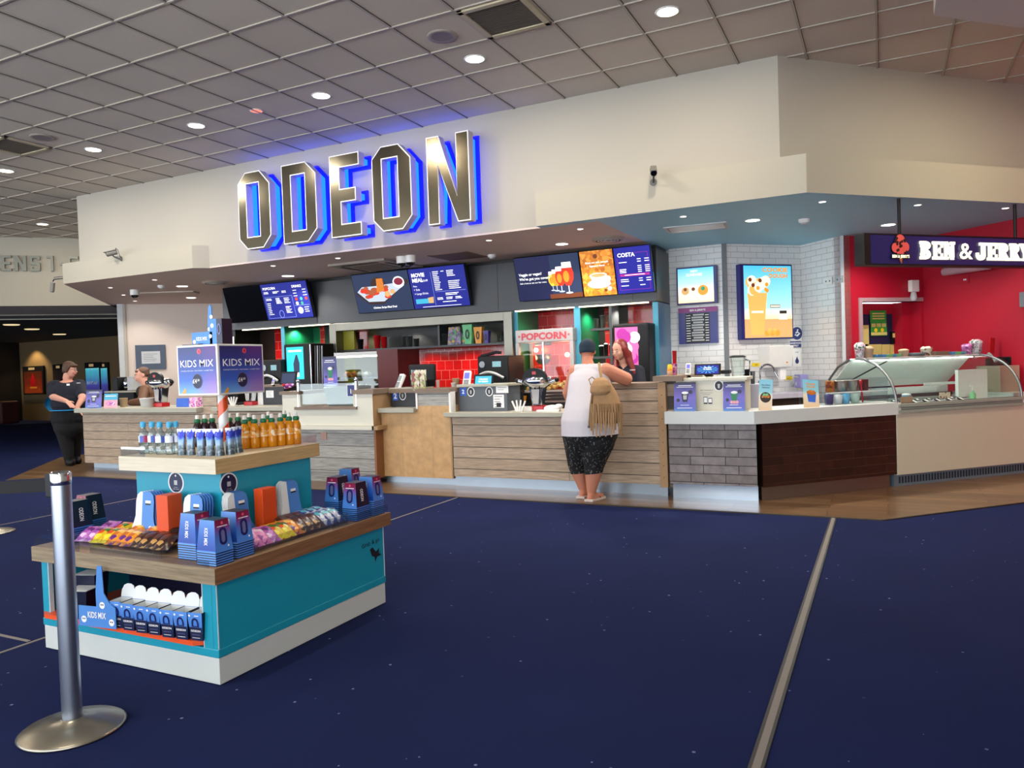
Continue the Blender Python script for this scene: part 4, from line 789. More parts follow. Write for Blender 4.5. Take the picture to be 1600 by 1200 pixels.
for rz_, w2, d in ((0, sx, sy), (PI/2, sy, sx)):
    s = MB(); y = -d-.002
    s.rect(-w2+.012, w2-.012, sz0+.01, sz1-.01, y, 'kids_print'); s.disc((.02, y-.001, sz1-.035), .014, 'pink_badge'); s.disc((.02, y-.002, sz1-.035), .006, 'red_plastic', rz=.009)
    s.text('KIDS MIX', 0, sz1-.115, .038, 'white_ink', y-.001, 'C', .004, w=w2*1.62); s.text('CHOOSE A POPCORN + FRUIT DRINK + A SWEET TREAT', 0, sz1-.138, .006, 'white_ink', y-.001, 'C', w=w2*1.6)
    s.disc((0, y-.001, sz0+.075), .036, 'kids_rim', rz=.04); s.disc((0, y-.0015, sz0+.075), .034, 'navy', rz=.038); s.text('£4', -.002, sz0+.065, .022, 'white_ink', y-.003, 'R', .02); s.text('.50', 0, sz0+.075, .011, 'white_ink', y-.003, 'L', .02)
    s.pol([(-w2+.03, sz0+.01), (-w2+.06, sz0+.01), (-w2+.065, sz0+.035), (-w2+.055, sz0+.038)], y-.001, 'gold_ink')
    s.build('sign_face', sg, rz=rz_)
mat('kids_rim', '#6a6f9a', .4)
# ---------------------------------------------------------------- folded cartons nested upside down into stacks
rampmat('carton_ring', [(0., '#4a86d8'), (.35, '#4a78c8'), (.62, '#7a52a0'), (.8, '#8a2050'), (1., '#7a1838')], 'z', .03, .15, .35)
rampmat('carton_navy2', [(0, '#3f78cc'), (.06, '#3f78cc'), (.09, '#0e1430'), (1, '#0c1028')], 'z', 0, .15, .35); rampmat('carton_kids', [(0., '#6aa6ec'), (.07, '#5a94e0'), (.1, '#1c46a4'), (.5, '#2c62bc'), (1., '#5a90d8')], 'z', 0, .15, .35)
mat('carton_navy', '#0e1430', .35); mat('carton_blue', '#3f7fd6', .35); mat('ring_ink', '#141a5e', .4)
wB, dB, wT, dT, hC = .104, .12, .078, .092, .15
def carton(first=True):
    t = thing('nested_carton', 'x', 'carton', (0, 0, 0)); s = MB(); q = lambda w, d, z: [(-w/2, -d/2, z), (w/2, -d/2, z), (w/2, d/2, z), (-w/2, d/2, z)]
    b_, t_ = q(wB, dB, 0), q(wT, dT, hC); s.add(b_+t_, [(0, 1, 5, 4), (2, 3, 7, 6)], 'carton_ring'); s.add(b_+t_, [(1, 2, 6, 5)], 'carton_navy2'); s.add(b_+t_, [(3, 0, 4, 7)], 'carton_kids'); s.add(b_+t_, [(4, 5, 6, 7)], 'carton_navy')
    s.build('carton_shell', t)
    s = MB()
    k = 1.004; b2, t2 = q(wB*k, dB*k, 0), q((wB-(wB-wT)*.03)*k, (dB-(dB-dT)*.03)*k, .0045); s.add(b2+t2, [(0, 1, 5, 4), (1, 2, 6, 5), (2, 3, 7, 6), (3, 0, 4, 7)], 'carton_navy'); s.build('dark_rim', t)
    if first:
        tl = math.atan((dB-dT)/2/hC); s = MB(); s.M = Matrix.Translation((0, -dB/2-.0008, 0)) @ Matrix.Rotation(-tl, 4, 'X')
        O = [(.022*math.cos(a)+0, .075+(.018 if math.sin(a) > 0 else -.018)+.022*math.sin(a)) for a in [PI/10+PI/5*j for j in range(10)]]; I = [(p[0]*.55, .075+(p[1]-.075)*.72) for p in O]
        s.ring2(O, I, -.0012, 0, 'ring_ink'); s.pol([(p[0]*.45, .075+(p[1]-.075)*.62) for p in O], -.0008, 'kids_rim'); s.rect(-.03, .03, .118, .122, -.001, 'white_ink'); s.disc((0, -.001, .135), .007, 'pink_badge'); s.disc((.025, -.001, .028), .005, 'white_ink'); s.build('printed_ring', t)
        tl = math.atan((wB-wT)/2/hC)
        s = MB(); s.M = Matrix.Rotation(PI/2, 4, 'Z') @ Matrix.Translation((0, -wB/2-.0008, 0)) @ Matrix.Rotation(-tl, 4, 'X'); s.text('ODEON', -.013, .112, .024, 'white_ink', -.001, rot=-PI/2, bold=.02, w=.07); s.build('printed_words', t)
        s = MB(); s.M = Matrix.Rotation(-PI/2, 4, 'Z') @ Matrix.Translation((0, -wB/2-.0008, 0)) @ Matrix.Rotation(-tl, 4, 'X'); s.text('KIDS MIX', -.012, .115, .022, 'white_ink', -.001, rot=-PI/2, bold=.02, w=.078); s.build('printed_words', t)
    return t
top0, low0 = carton(True), carton(False); first_used = [False, False]
def put(root, idx, loc, rz, label, grp):
    if not first_used[idx]:
        first_used[idx] = True; root.location = loc; root.rotation_euler = (0, 0, rz); root['label'] = label; root['group'] = grp; return root
    return dup(root, loc, rz, label, grp)
def stack(p, rz, n, where):
    for k in range(n):
        top = k == n-1; o = 'topmost' if top else ('bottom' if k == 0 else ORD[k]+' from the bottom')
        lb = ('blue kids mix carton, topmost of the stack ' if top else 'nested carton rim, %s in the stack ' % o)+where
        put(top0 if top else low0, 0 if top else 1, (p.x, p.y, p.z+.011*k), rz, lb, 'nested cartons, '+where)
for px, rz, n, w in (((307, 871), PI/2, 7, 'left of the front corner'), ((337, 880), PI/2, 6, 'nearest the front corner'), ((370, 868), PI/2, 7, 'right of the front corner'),
        ((121, 844), 0, 7, 'behind the barrier post'), ((142, 832), 0, 7, 'at the rear left edge'),
        ((529, 803), 0, 8, 'left one at right end'), ((557, 811), 0, 7, 'front one at right end'), ((548, 790), PI/2, 9, 'rear one at right end'), ((580, 803), PI/2, 8, 'rightmost one at right end')):
    stack(onz(px[0], px[1], ZS), rz, n, w)
# ---------------------------------------------------------------- flat-packed handle boxes leaning in piles
def flat():
    t = thing('flat_packed_box', 'x', 'carton'); W = .165
    o = [(0, 0), (W, 0), (W, .05), (W*.86, .075), (W*.82, .1), (W*.82, .155), (W*.79, .178), (W*.68, .19), (W*.3, .19), (W*.18, .178), (W*.14, .155), (W*.14, .1), (W*.08, .075), (0, .05)]
    l = [(0, 0), (W*.38, 0), (W*.38, .19), (W*.3, .19), (W*.18, .178), (W*.14, .155), (W*.14, .1), (W*.08, .075), (0, .05)]; r = [(W*.38, 0)]+o[1:9]+[(W*.38, .19)]
    MB().face2(r, -.0035, 0, 'blue_card', ms='deep_card').build('blue_panel', t); MB().face2(l, -.0035, 0, 'white_card').build('white_panel', t, label='white cardboard side')
    s = MB(); s.pol([(W*.5, .148), (W*.7, .148), (W*.7, .158), (W*.5, .158)], -.0042, 'white_ink'); s.pol([(W*.5, .142), (W*.7, .142), (W*.7, .148), (W*.5, .148)], -.0042, 'ink'); s.disc((W*.72, -.0042, .055), .011, 'white_ink'); s.disc((W*.92, -.0042, .02), .01, 'white_ink'); s.build('print', t)
    return t
mat('deep_card', '#1b2c6a', .5)
fl0 = flat(); n_ = [0]
def pile(loc, rz, n, where):
    c_, s_ = math.cos(rz), math.sin(rz)
    for k in range(n):
        d = .013*(n-1-k); p = (loc[0]-s_*d+.004*(n-1-k)*c_, loc[1]+c_*d+.004*(n-1-k)*s_, loc[2]); lb = 'flat blue handle box, %s of the pile %s' % ('foremost' if k == n-1 else ORD[n-k]+' from front', where)
        if not n_[0]: fl0.location = p; fl0.scale = (1.2, 1, 1.4); fl0.rotation_euler = (-.1, 0, rz); fl0['label'] = lb; fl0['group'] = 'flat-packed boxes '+where; n_[0] = 1
        else: dup(fl0, p, None, lb, 'flat-packed boxes '+where, rot=(-.1, 0, rz), scale=(1.2, 1, 1.4))
pA = at(210, 828, 2.66); pile((pA.x, 2.64, ZS), 0, 5, 'left of the orange block'); pB = at(283, 828, 2.66); pile((pB.x, 2.64, ZS), 0, 5, 'right of the orange block')
pC = atv(352, 830, (-2.93, 0), 90); pile((-2.92, pC.y, ZS), PI/2, 5, 'below the right round sticker'); pD = atv(437, 812, (-2.93, 0), 90); pile((-2.92, pD.y, ZS), PI/2, 5, 'right of the second orange block')
pE = at(256, 828, 2.66); s = MB(); s.box(0, .085, 0, .09, 0, .26, 'orange'); tag(s.build('orange_box', loc=(pE.x, 2.62, ZS), bevel=.003), 'tall orange block between the two left piles of flat boxes', 'box', 'orange blocks')
pF = atv(405, 815, (-2.93, 0), 90); s = MB(); s.box(-.06, 0, 0, .1, 0, .26, 'orange'); tag(s.build('orange_box', loc=(-2.9, pF.y, ZS), bevel=.003), 'tall orange block between the two right piles of flat boxes', 'box', 'orange blocks')
# ---------------------------------------------------------------- trays of sweets
def tray(x, y, w, d, label):
    t = thing('acrylic_tray', label, 'tray', (x, y, ZS)); MB().box(0, w, 0, d, .018, .021, 'acrylic').build('base', t)
    for a in ((0, w, 0, .003), (0, w, d-.003, d), (0, .003, 0, d), (w-.003, w, 0, d)): MB().box(a[0], a[1], a[2], a[3], .0, .06, 'acrylic').build('side', t)
tray(-3.80, 2.44, .72, .2, 'clear acrylic tray of sweets along the left front edge of the kiosk'); tray(-2.90, 2.66, .19, .70, 'clear acrylic tray of sweets along the right side of the kiosk')
splotmat('bag_purple', ['#b45fb8', '#c77ac8', '#a84fb0', '#e6c8e8', '#6a2a70'], 45, .3); splotmat('bag_yellow', ['#e8d020', '#d8b818', '#e04818', '#f0e040', '#3a6a20'], 40, .3); splotmat('bag_orange', ['#e08020', '#f09828', '#d06a18', '#6a2a80', '#f0c060'], 40, .3)
splotmat('bag_choc', ['#3a1c14', '#2a1410', '#5a2c1c', '#c89858', '#4a2418'], 45, .3); splotmat('bag_blue', ['#2a3a90', '#c8ccd8', '#1c2a70', '#8a94b8', '#50b0c0'], 45, .3); splotmat('bag_pink', ['#d870b0', '#e890c8', '#903a90', '#f0c8e0'], 40, .3)
def bag(m_, w=.09, h=.12, th=.018):
    s = MB(); nx, ny = 6, 8; v = []
    for sd in (-1, 1):
        for j in range(ny+1):
            for i in range(nx+1):
                u, w_ = i/nx*2-1, j/ny*2-1; b_ = max(0, (1-u**4)*(1-min(1, abs(w_)*1.12)**4)); v.append((u*w/2*(1-.05*(1-abs(w_))), sd*th*b_*(1+.15*math.sin(5*u+3*w_+sd)), (w_+1)*h/2))
    N = (nx+1)*(ny+1); f = []
    for sd in (0, 1):
        for j in range(ny):
            for i in range(nx):
                a = sd*N+j*(nx+1)+i; q = (a, a+1, a+nx+2, a+nx+1); f.append(q if sd == 0 else q[::-1])
    s.add(v, f, m_, True); return s
BG = {}
def sweet(kind, loc, rz, tilt, label, grp, sc=1.):
    if kind not in BG: o = bag(kind).build('sweet_bag'); BG[kind] = o
    else: o = BG[kind].copy(); COL.objects.link(o)
    o.location = loc; o.rotation_euler = (tilt, 0, rz); o.scale = (sc, sc, sc); tag(o, label, 'sweet bag', grp)
rr = random.Random(3)
fr = [('bag_purple', 'purple'), ('bag_purple', 'purple'), ('bag_yellow', 'yellow and red'), ('bag_yellow', 'yellow and red'), ('bag_orange', 'orange'), ('bag_orange', 'orange'), ('bag_orange', 'orange'), ('bag_choc', 'brown and gold'), ('bag_choc', 'brown and gold'), ('bag_choc', 'brown and gold'), ('bag_choc', 'brown and gold')]
for k, (m_, c_) in enumerate(fr):
    x = -3.74+.058*k
    sweet(m_, (x, 2.49+.01*(k % 2), ZS+.024), .25, -1.12, '%s sweet bag, %s from the left in the front tray' % (c_, ORD[k]), 'sweet bags in the front tray', 1.05)
    if k % 2 == 0: sweet(m_, (x+.02, 2.57, ZS+.035), .1, -1.1, '%s sweet bag leaning behind the %s bag of the front tray' % (c_, ORD[k]), 'sweet bags in the front tray', 1.05)
rt = [('bag_pink', 'pink'), ('bag_pink', 'pink'), ('bag_purple', 'lilac'), ('bag_yellow', 'yellow flame-pattern'), ('bag_yellow', 'yellow flame-pattern'), ('bag_orange', 'orange'), ('bag_choc', 'chocolate brown'), ('bag_choc', 'chocolate brown'), ('bag_choc', 'chocolate brown'), ('bag_blue', 'blue and silver'), ('bag_blue', 'blue and silver'), ('bag_blue', 'blue and silver')]
for k, (m_, c_) in enumerate(rt):
    y = 2.7+.056*k
    sweet(m_, (-2.735, y, ZS+.022), PI/2-.2, -1.05, '%s sweet bag, %s from the left in the side tray' % (c_, ORD[k]), 'sweet bags in the side tray', 1.1)
    if k > 5: sweet(m_, (-2.82, y+.01, ZS+.05), PI/2+.2, -1.2, '%s sweet bag lying behind the %s bag of the side tray' % (c_, ORD[k]), 'sweet bags in the side tray', 1.)
# ---------------------------------------------------------------- open boxes with handles on the orange shelf
rampmat('shelf_box_blue', [(0., '#2f62b8'), (1., '#5f9ae6')], 'z', 0, .14, .45)
def handle_box():
    t = thing('handle_box', 'x', 'carton'); s = MB(); w, d, h = .052, .05, .125; b_ = [(-w/2, 0, 0), (w/2, 0, 0), (w/2, d, 0), (-w/2, d, 0)]; q = 1.35; t_ = [(-w/2*q, -.01, h), (w/2*q, -.01, h), (w/2*q, d+.01, h), (-w/2*q, d+.01, h)]
    s.add(b_+t_, [(0, 1, 5, 4), (2, 3, 7, 6)], 'shelf_box_blue'); s.add(b_+t_, [(1, 2, 6, 5), (3, 0, 4, 7)], 'carton_navy'); i_ = [(x*.94, .025+(y-.025)*.94, z-.002*(z > 0)) for x, y, z in b_+t_]; s.add(i_, [(1, 0, 4, 5), (3, 2, 6, 7), (2, 1, 5, 6), (0, 3, 7, 4)], 'white_card'); s.add(b_, [(3, 2, 1, 0)], 'white_card'); s.build('carton_body', t)
    s = MB(); s.M = Matrix.Translation((0, d+.008, h)) @ Matrix.Rotation(-.2, 4, 'X'); s.face2([(-.034, 0), (.034, 0), (.034, .03), (.025, .052), (.01, .06), (-.01, .06), (-.025, .052), (-.034, .03)], -.001, .001, 'white_card'); s.build('handle_flap', t)
    s = MB(); s.M = Matrix.Translation((0, -.0012, 0)) @ Matrix.Rotation(.08, 4, 'X')
    s.add([(-.0265, 0, .001), (.0265, 0, .001), (.029, 0, .06), (-.029, 0, .06)], [(0, 1, 2, 3)], 'navy'); s.text('ODEON', 0, .04, .009, 'white_ink', -.001, 'C', .03); s.rect(-.018, .018, .026, .028, -.001, 'kids_rim'); s.rect(-.018, .018, .012, .014, -.001, 'white_ink')
    O = [(.016*math.cos(a), .08+.022*math.sin(a)) for a in [PI*j/8 for j in range(9)]]+[(-.016, .062), (.016, .062)]; I = [(p[0]*.6, .075+(p[1]-.075)*.7) for p in O]; s.ring2(O, I, -.001, 0, 'ring_ink'); s.disc((-.022, -.0015, .112), .005, 'white_ink'); s.rect(0, .02, .11, .114, -.001, 'white_ink'); s.build('print', t)
    return t
hb0 = handle_box()
for k, (px, py) in enumerate(((184, 981), (202, 985), (222, 989), (242, 992), (263, 996), (285, 999), (308, 1001))):
    p = onz(px, py, .197); lb = 'open blue carton with a raised white flap, %s from the left on the orange shelf' % ORD[k]
    if k == 0: hb0.scale = (1.2, 1.15, 1.05); hb0.location = p; hb0.rotation_euler = (0, 0, .12); hb0['label'] = lb; hb0['group'] = 'open cartons on the orange shelf'
    else: dup(hb0, p, .12, lb, 'open cartons on the orange shelf', scale=(1.2, 1.15, 1.05))
p = onz(124, 977, .197); t = thing('shelf_sign', 'blue KIDS MIX card sign with a tall curved tab on the orange shelf', 'sign', p, .12)
s = MB(); s.face2([(0, 0), (.235, 0), (.235, .1), (.2, .12), (.165, .17), (.16, .3), (.13, .3), (.115, .17), (.115, .1), (0, .1)], 0, .004, 'blue_card'); s.build('card', t)
s = MB(); s.text('KIDS MIX', .06, .045, .03, 'white_ink', -.002, bold=.02, w=.115)
for x, z in ((.035, .035), (.155, .11), (.21, .03)): s.disc((x, -.002, z), .017, 'white_ink', 12); s.disc((x-.005, -.003, z+.003), .004, 'ink', 8); s.disc((x+.006, -.003, z+.003), .004, 'ink', 8)
s.build('print', t)
for px, py, z, lb in (((104), 968, .197, 'dark navy carton standing behind the KIDS MIX shelf sign'), (118, 945, .235, 'tilted open carton above the shelf sign, behind the barrier post')):
    p = onz(px, py, z); p.z = .197; t = thing('navy_carton', lb, 'carton', (p.x+.03, p.y+.07, .197), .3); s = MB(); s.taper(.1, .09, .13, .11, 0, .14 if z < .2 else .19, 'carton_navy'); s.taper(.12, .1, .124, .104, (.14 if z < .2 else .19)-.001, (.14 if z < .2 else .19)+.002, 'white_card'); s.build('body', t); s = MB(); s.text('ODEON', .01, .02, .03, 'white_ink', -.058, rot=PI/2, bold=.02, w=.09); s.build('print', t)
s = MB(); s.tube([(0, 0, 0), (.05, .02, .02), (.09, .03, .0), (.12, .0, -.03)], .012, 'orange'); s.tube([(0, 0, 0), (.03, -.01, .03), (.07, .0, .03)], .01, 'white_card'); tag(s.build('orange_ribbon', loc=(KX-.33, KY-.3, .42)), 'crumpled orange and white card strips at the back of the shelf', 'card')
p = onz(300, 905, .46); s = MB(); s.taper(.1, .05, .1, .05, 0, .05, 'blue_card'); 
for k in range(6):
    o = s.build('blue_carton_back') if k == 0 else o.copy()
    if k: COL.objects.link(o)
    o.location = (-3.55+.13*k, 2.78, .197+.17); tag(o, 'plain blue carton, %s from the left in the upper rear row of the shelf' % ORD[k], 'carton', 'rear cartons on the orange shelf')
s = MB(); s.box(0, .78, -.03, .06, 0, .01, 'teal_paint'); s.build('rear_shelf', K, loc=(-3.62-KX, 2.79-KY, .357))
# ---------------------------------------------------------------- drinks on the upper counter
mat('cap_blue', '#3fa8d6', .4); mat('cap_green', '#0f6a44', .4); mat('juice_orange', '#d98a12', .12, var=.06); mat('juice_dark', '#2a1420', .15); mat('label_pale', '#e8c890', .5)
rampmat('water_label', [(0, '#dfe8f4'), (.5, '#dfe8f4'), (.52, '#3a5cb8'), (.8, '#4a6cc8'), (1, '#c83a4a')], 'x', -.022, .022, .3)
def water():
    t = thing('water_bottle', 'x', 'bottle')
    MB().lathe([(.0001, 0), (.019, 0), (.0215, .006), (.0215, .04), (.019, .045), (.0215, .05), (.0215, .1), (.02, .115), (.012, .135), (.0095, .145), (.0095, .15)], 'bottle_clear', 20).build('bottle', t)
    MB().lathe([(.0222, .065), (.0222, .1)], 'water_label', 20).build('label', t); MB().lathe([(.0125, .147), (.013, .15), (.0135, .166), (.011, .176), (.0001, .178)], 'cap_blue', 16).build('cap', t); return t
w0 = water(); w0.scale = (1.15, 1.15, 1.)
for k, (px, py) in enumerate(((225.5, 711), (239.5, 711), (251.5, 712), (266.5, 712), (276.5, 711))):
    p = onz(px, py-2, ZU); lb = 'clear water bottle with a light blue cap, %s from the left on the upper counter' % ORD[k]
    if k == 0: w0.location = p; w0['label'] = lb; w0['group'] = 'water bottles on the kiosk'
    else: dup(w0, p, .5*k, lb, 'water bottles on the kiosk')
def sport(m_, nm):
    t = thing(nm, 'x', 'bottle')
    MB().lathe([(.0001, 0), (.024, 0), (.0265, .006), (.0265, .045), (.0245, .055), (.0265, .065), (.0265, .105), (.024, .122), (.016, .138), (.0135, .142)], m_, 20).build('bottle', t)
    s = MB(); s.lathe([(.0269, .062), (.0269, .1)], 'bottle_label', 20); s.build('label', t)
    MB().lathe([(.0155, .14), (.0185, .145), (.018, .158), (.012, .164)], 'cap_green', 16).build('cap', t); MB().lathe([(.011, .162), (.0105, .182), (.008, .187), (.0001, .188)], 'white_plastic', 14).build('spout', t); return t
splotmat('bottle_label', ['#e0a040', '#f0d0a0', '#e89828', '#f4e4c8', '#d07818'], 60, .35)
so = sport('juice_orange', 'juice_bottle'); sd = sport('juice_dark', 'juice_bottle'); fu = [0, 0]
def bottle(root, i, p, lb, g):
    if not fu[i]: root.location = p; root['label'] = lb; root['group'] = g; fu[i] = 1
    else: dup(root, p, R.random()*6, lb, g)
for k, (px, py) in enumerate(((384, 704), (399, 703), (413, 701.5), (426, 700.5), (439.5, 699), (453, 697.5), (464, 696.5))): bottle(so, 0, onz(px, py-3, ZU), 'orange juice bottle with a green sports cap, %s from the left in the front row' % ORD[k], 'orange juice bottles')
for k, (px, py) in enumerate(((391, 697), (421, 693), (446, 690))): bottle(so, 0, onz(px, py-2, ZU), 'orange juice bottle behind the front row, %s of the rear three' % ('left', 'middle', 'right')[k], 'orange juice bottles')
for k, (px, py) in enumerate(((310, 700), (321.5, 699), (333, 698), (360, 697), (373.5, 696))): bottle(sd, 1, onz(px, py-2, ZU), 'dark fruit juice bottle with a green cap behind the silver pouches, %s from the left' % ORD[k], 'dark juice bottles')
rampmat('pouch_foil', [(0, '#c4ccd8'), (.25, '#3a4a50'), (.45, '#8aa0b0'), (.65, '#5a86c8'), (.72, '#1c2c9a'), (.86, '#2434a8'), (.9, '#c8d0dc'), (1., '#dfe4ea')], 'z', .03, .17, .25, noise=.45, ns=55., metal=.35)
def pouch():
    s = MB(); n = 10; v = []; f = []
    for j in range(n+1):
        z = .14*j/n; w = .0275*(1-.2*math.sin(PI*j/n)-.12*(1-j/n)); d = .018*(1-(j/n)**1.5)+.0008
        for k in range(12):
            a = 2*PI*k/12; v.append((w*math.copysign(abs(math.cos(a))**.6, math.cos(a)), d*math.sin(a)*(1+.15*math.sin(7*j+3*k)), z))
    for j in range(n):
        for k in range(12): f.append((j*12+k, j*12+(k+1) % 12, (j+1)*12+(k+1) % 12, (j+1)*12+k))
    s.add(v, f, 'pouch_foil', True); return s
po = pouch().build('drink_pouch')
for k, (px, py) in enumerate(((285, 713), (299, 713), (315, 714), (329, 714), (344, 714), (360, 712), (373, 709))):
    o = po if k == 0 else po.copy()
    if k: COL.objects.link(o)
    o.location = onz(px, py-2, ZU); o.rotation_euler = (0, .05*math.sin(k*3), .3+.12*k); tag(o, 'silver and blue foil drink pouch, %s from the left at the counter corner' % ORD[k], 'drink pouch', 'foil drink pouches')
# cartons standing on the sign cube
t = thing('meal_box', 'light blue KIDS MIX box with a tall handle standing on the sign cube', 'carton', (PX-.1, PY-.1, sz1), 0)
s = MB(); s.box(0, .155, 0, .08, 0, .07, 'blue_card'); s.build('body', t, bevel=.002); s = MB(); s.face2([(.085, .07), (.125, .07), (.12, .2), (.112, .215), (.1, .205)], .03, .036, 'blue_card'); s.build('handle', t)
s = MB(); s.text('KIDS MIX', .075, .025, .02, 'white_ink', -.001, 'C', .02, w=.08)
for x, z in ((.02, .02), (.14, .045), (.1, .085), (.118, .15)): s.disc((x, -.001+.03*(z > .07), z), .011, 'white_ink', 10)
s.build('print', t)
t = thing('meal_box', 'dark carton with a printed ring standing on the sign cube, right of the blue one', 'carton', (PX+.035, PY-.1, sz1)); s = MB(); s.box(.0, .05, 0, .07, 0, .135, 'blue_card'); s.box(.05, .09, 0, .07, 0, .135, 'carton_navy'); s.build('body', t)
s = MB(); s.ring2([(.07+.014*math.cos(a), .08+.03*math.sin(a)) for a in [PI*j/6 for j in range(12)]], [(.07+.008*math.cos(a), .08+.022*math.sin(a)) for a in [PI*j/6 for j in range(12)]], -.002, 0, 'kids_rim'); s.disc((.02, -.001, .1), .012, 'white_ink', 10); s.build('print', t)
s = MB(); s.box(-.14, -.02, -.1, -.02, 0, .008, 'mid_grey'); tag(s.build('display_card', loc=(PX, PY-.03, sz1)), 'thin grey slotted strip on the left top edge of the sign cube', 'card')
# ================================================================ barrier post with belt
mat('post_steel', '#b4bcc8', .34, 1., var=.12, scale=5.); mat('base_metal', '#a39e90', .32, 1., var=.12, scale=9.)
P0 = (-2.95, 1.89, 0)
t = thing('barrier_post', 'polished steel queue barrier post with a round base in the left foreground', 'barrier post', P0)
MB().lathe([(.0001, .0), (.19, .0), (.195, .006), (.185, .013), (.1, .032), (.045, .043), (.038, .05)], 'base_metal', 48, cap=False).build('base', t, label='domed round base'); MB().lathe([(.0365, .04), (.0365, 1.02)], 'post_steel', 32, cap=False).build('post', t)
MB().lathe([(.0375, .985), (.0385, .99), (.0385, 1.03), (.034, 1.036), (.03, 1.028), (.0001, 1.028)], 'chrome', 32).build('top_ring', t)
d = (at(0, 762, 1.0)-Vector((0, 0, CAMZ))).normalized()
a = math.atan2(P0[1]-1.2, -(4.4-2.965))
s = MB(); s.box(-.062, -.026, -.026, .026, .935, 1.03, 'black_plastic'); s.build('belt_cassette', t, bevel=.004, label='black plastic belt head')
s = MB(); s.hexa([(-.06, -.002, .955), (-1.6, -.55, .90), (-1.6, -.548, .90), (-.06, .002, .955)], [(-.06, -.002, 1.005), (-1.6, -.55, .95), (-1.6, -.548, .95), (-.06, .002, 1.005)], 'belt_black'); s.build('belt', t, label='black webbing belt'); mat('belt_black', '#0a0a0b', .8)
c_ = onz(0, 832, 0); t = thing('barrier_post', 'round pale base of another barrier post cut by the left picture edge', 'barrier post', (c_.x-.07, c_.y-.04, 0)); MB().lathe([(.0001, .0), (.19, .0), (.195, .006), (.185, .013), (.1, .032), (.045, .043), (.038, .05)], 'base_metal', 40, cap=False).build('base', t); MB().lathe([(.0365, .04), (.0365, 1.02)], 'post_steel', 24, cap=False).build('post', t)
PTS = []
# ================================================================ alcoves behind the counters
mat('olive_panel', '#8f8a1c', .5); mat('dark_brown', '#2a1710', .6); mat('led_line', '#fff2c8', emit=4.); mat('shelf_grey', '#3c4040', .5)
BY = 10.2
def sect(n_, a, c, m_, z0=0, z1=2.16, y=BY):
    x0, x1 = at(a, 540, y).x, at(c, 540, y).x; s = MB(); s.box(0, x1-x0, 0, .05, z0, z1, m_); structure(s, n_, loc=(x0, y, 0))
sect('wall_alcove', 350, 430, 'dark_brown'); sect('wall_alcove', 430, 441, 'red_metro'); sect('wall_alcove', 441, 501, 'green_panel'); sect('wall_alcove', 501, 508, 'red_metro'); sect('wall_alcove', 508, 528, 'black_paint')
sect('wall_alcove', 528, 800, 'red_metro'); sect('wall_alcove', 800, 842, 'charcoal_panel'); sect('wall_alcove', 842, 902, 'red_metro'); sect('wall_alcove', 902, 922, 'green_panel'); sect('wall_alcove', 922, 946, 'dark_brown'); sect('wall_alcove', 946, 958, 'red_metro'); sect('wall_alcove', 958, 983, 'dark_brown'); sect('wall_alcove', 983, 1022, 'red_metro')
def panel(px, m_, label, y0=9.5, th=.07, z1=2.15, y1=10.2, edge=None):
    x = at(px, 560, y0).x if px != 1016 else -2.652; s = MB(); s.box(0, th, 0, y1-y0, 0, z1, m_)
    if edge: s.box(0, th, -.004, 0, 0, z1, edge)
    return tag(s.build('partition_panel', loc=(x, y0, 0)), label, 'partition', 'alcove partitions')
mat('teal_edge', '#3d93ad', .4); mat('blue_panel', '#2b6187', .3, var=.15, scale=1.5)
panel(441, 'green_panel', 'narrow teal partition left of the green lit alcove', edge='teal_edge'); panel(804, 'green_panel', 'dark green and teal partition left of the popcorn machine', edge='teal_panel'); panel(899, 'green_panel', 'light teal partition right of the popcorn machine', th=.09, edge='teal_edge')
panel(1016, 'blue_panel', 'blue partition at the right end of the alcoves, before the white tiles', th=.072, z1=2.14, y1=10.1, edge='teal_edge')
s = MB(); s.box(-10.16, -10.05, 9.5, 10.2, 0, 2.15, 'black_paint'); structure(s, 'wall_alcove_left')
p = at(359, 542, 9.49); s = MB(); s.rect(0, .14, 0, .17, 0, 'white_matte'); rows(s, .02, .13, .1, 4, .025, 'kids_rim', .004, -.001); tag(s.build('paper_notice', loc=(p.x, 9.46, p.z)), 'small white paper notice at the left end of the alcoves', 'notice')
s = MB(); s.box(-.14, .03, .01, .02, -.9, .5, 'black_paint'); structure(s, 'trim_11', loc=(p.x+.1, 9.49, p.z))
# led strips under the bulkhead
for a, c, lb in ((379, 438, 'leftmost'), (452, 515, 'over the green alcove'), (806, 898, 'over the popcorn machine'), (906, 1014, 'over the metal cup shelf')):
    x0, x1 = at(a, 500, 9.5).x, at(c, 490, 9.5).x; s = MB(); s.box(0, x1-x0, 0, .03, 0, .015, 'led_line'); tag(s.build('led_strip', loc=(x0, 9.48, 2.133)), 'thin glowing light strip under the bulkhead, '+lb, 'light strip', 'light strips under the bulkhead')
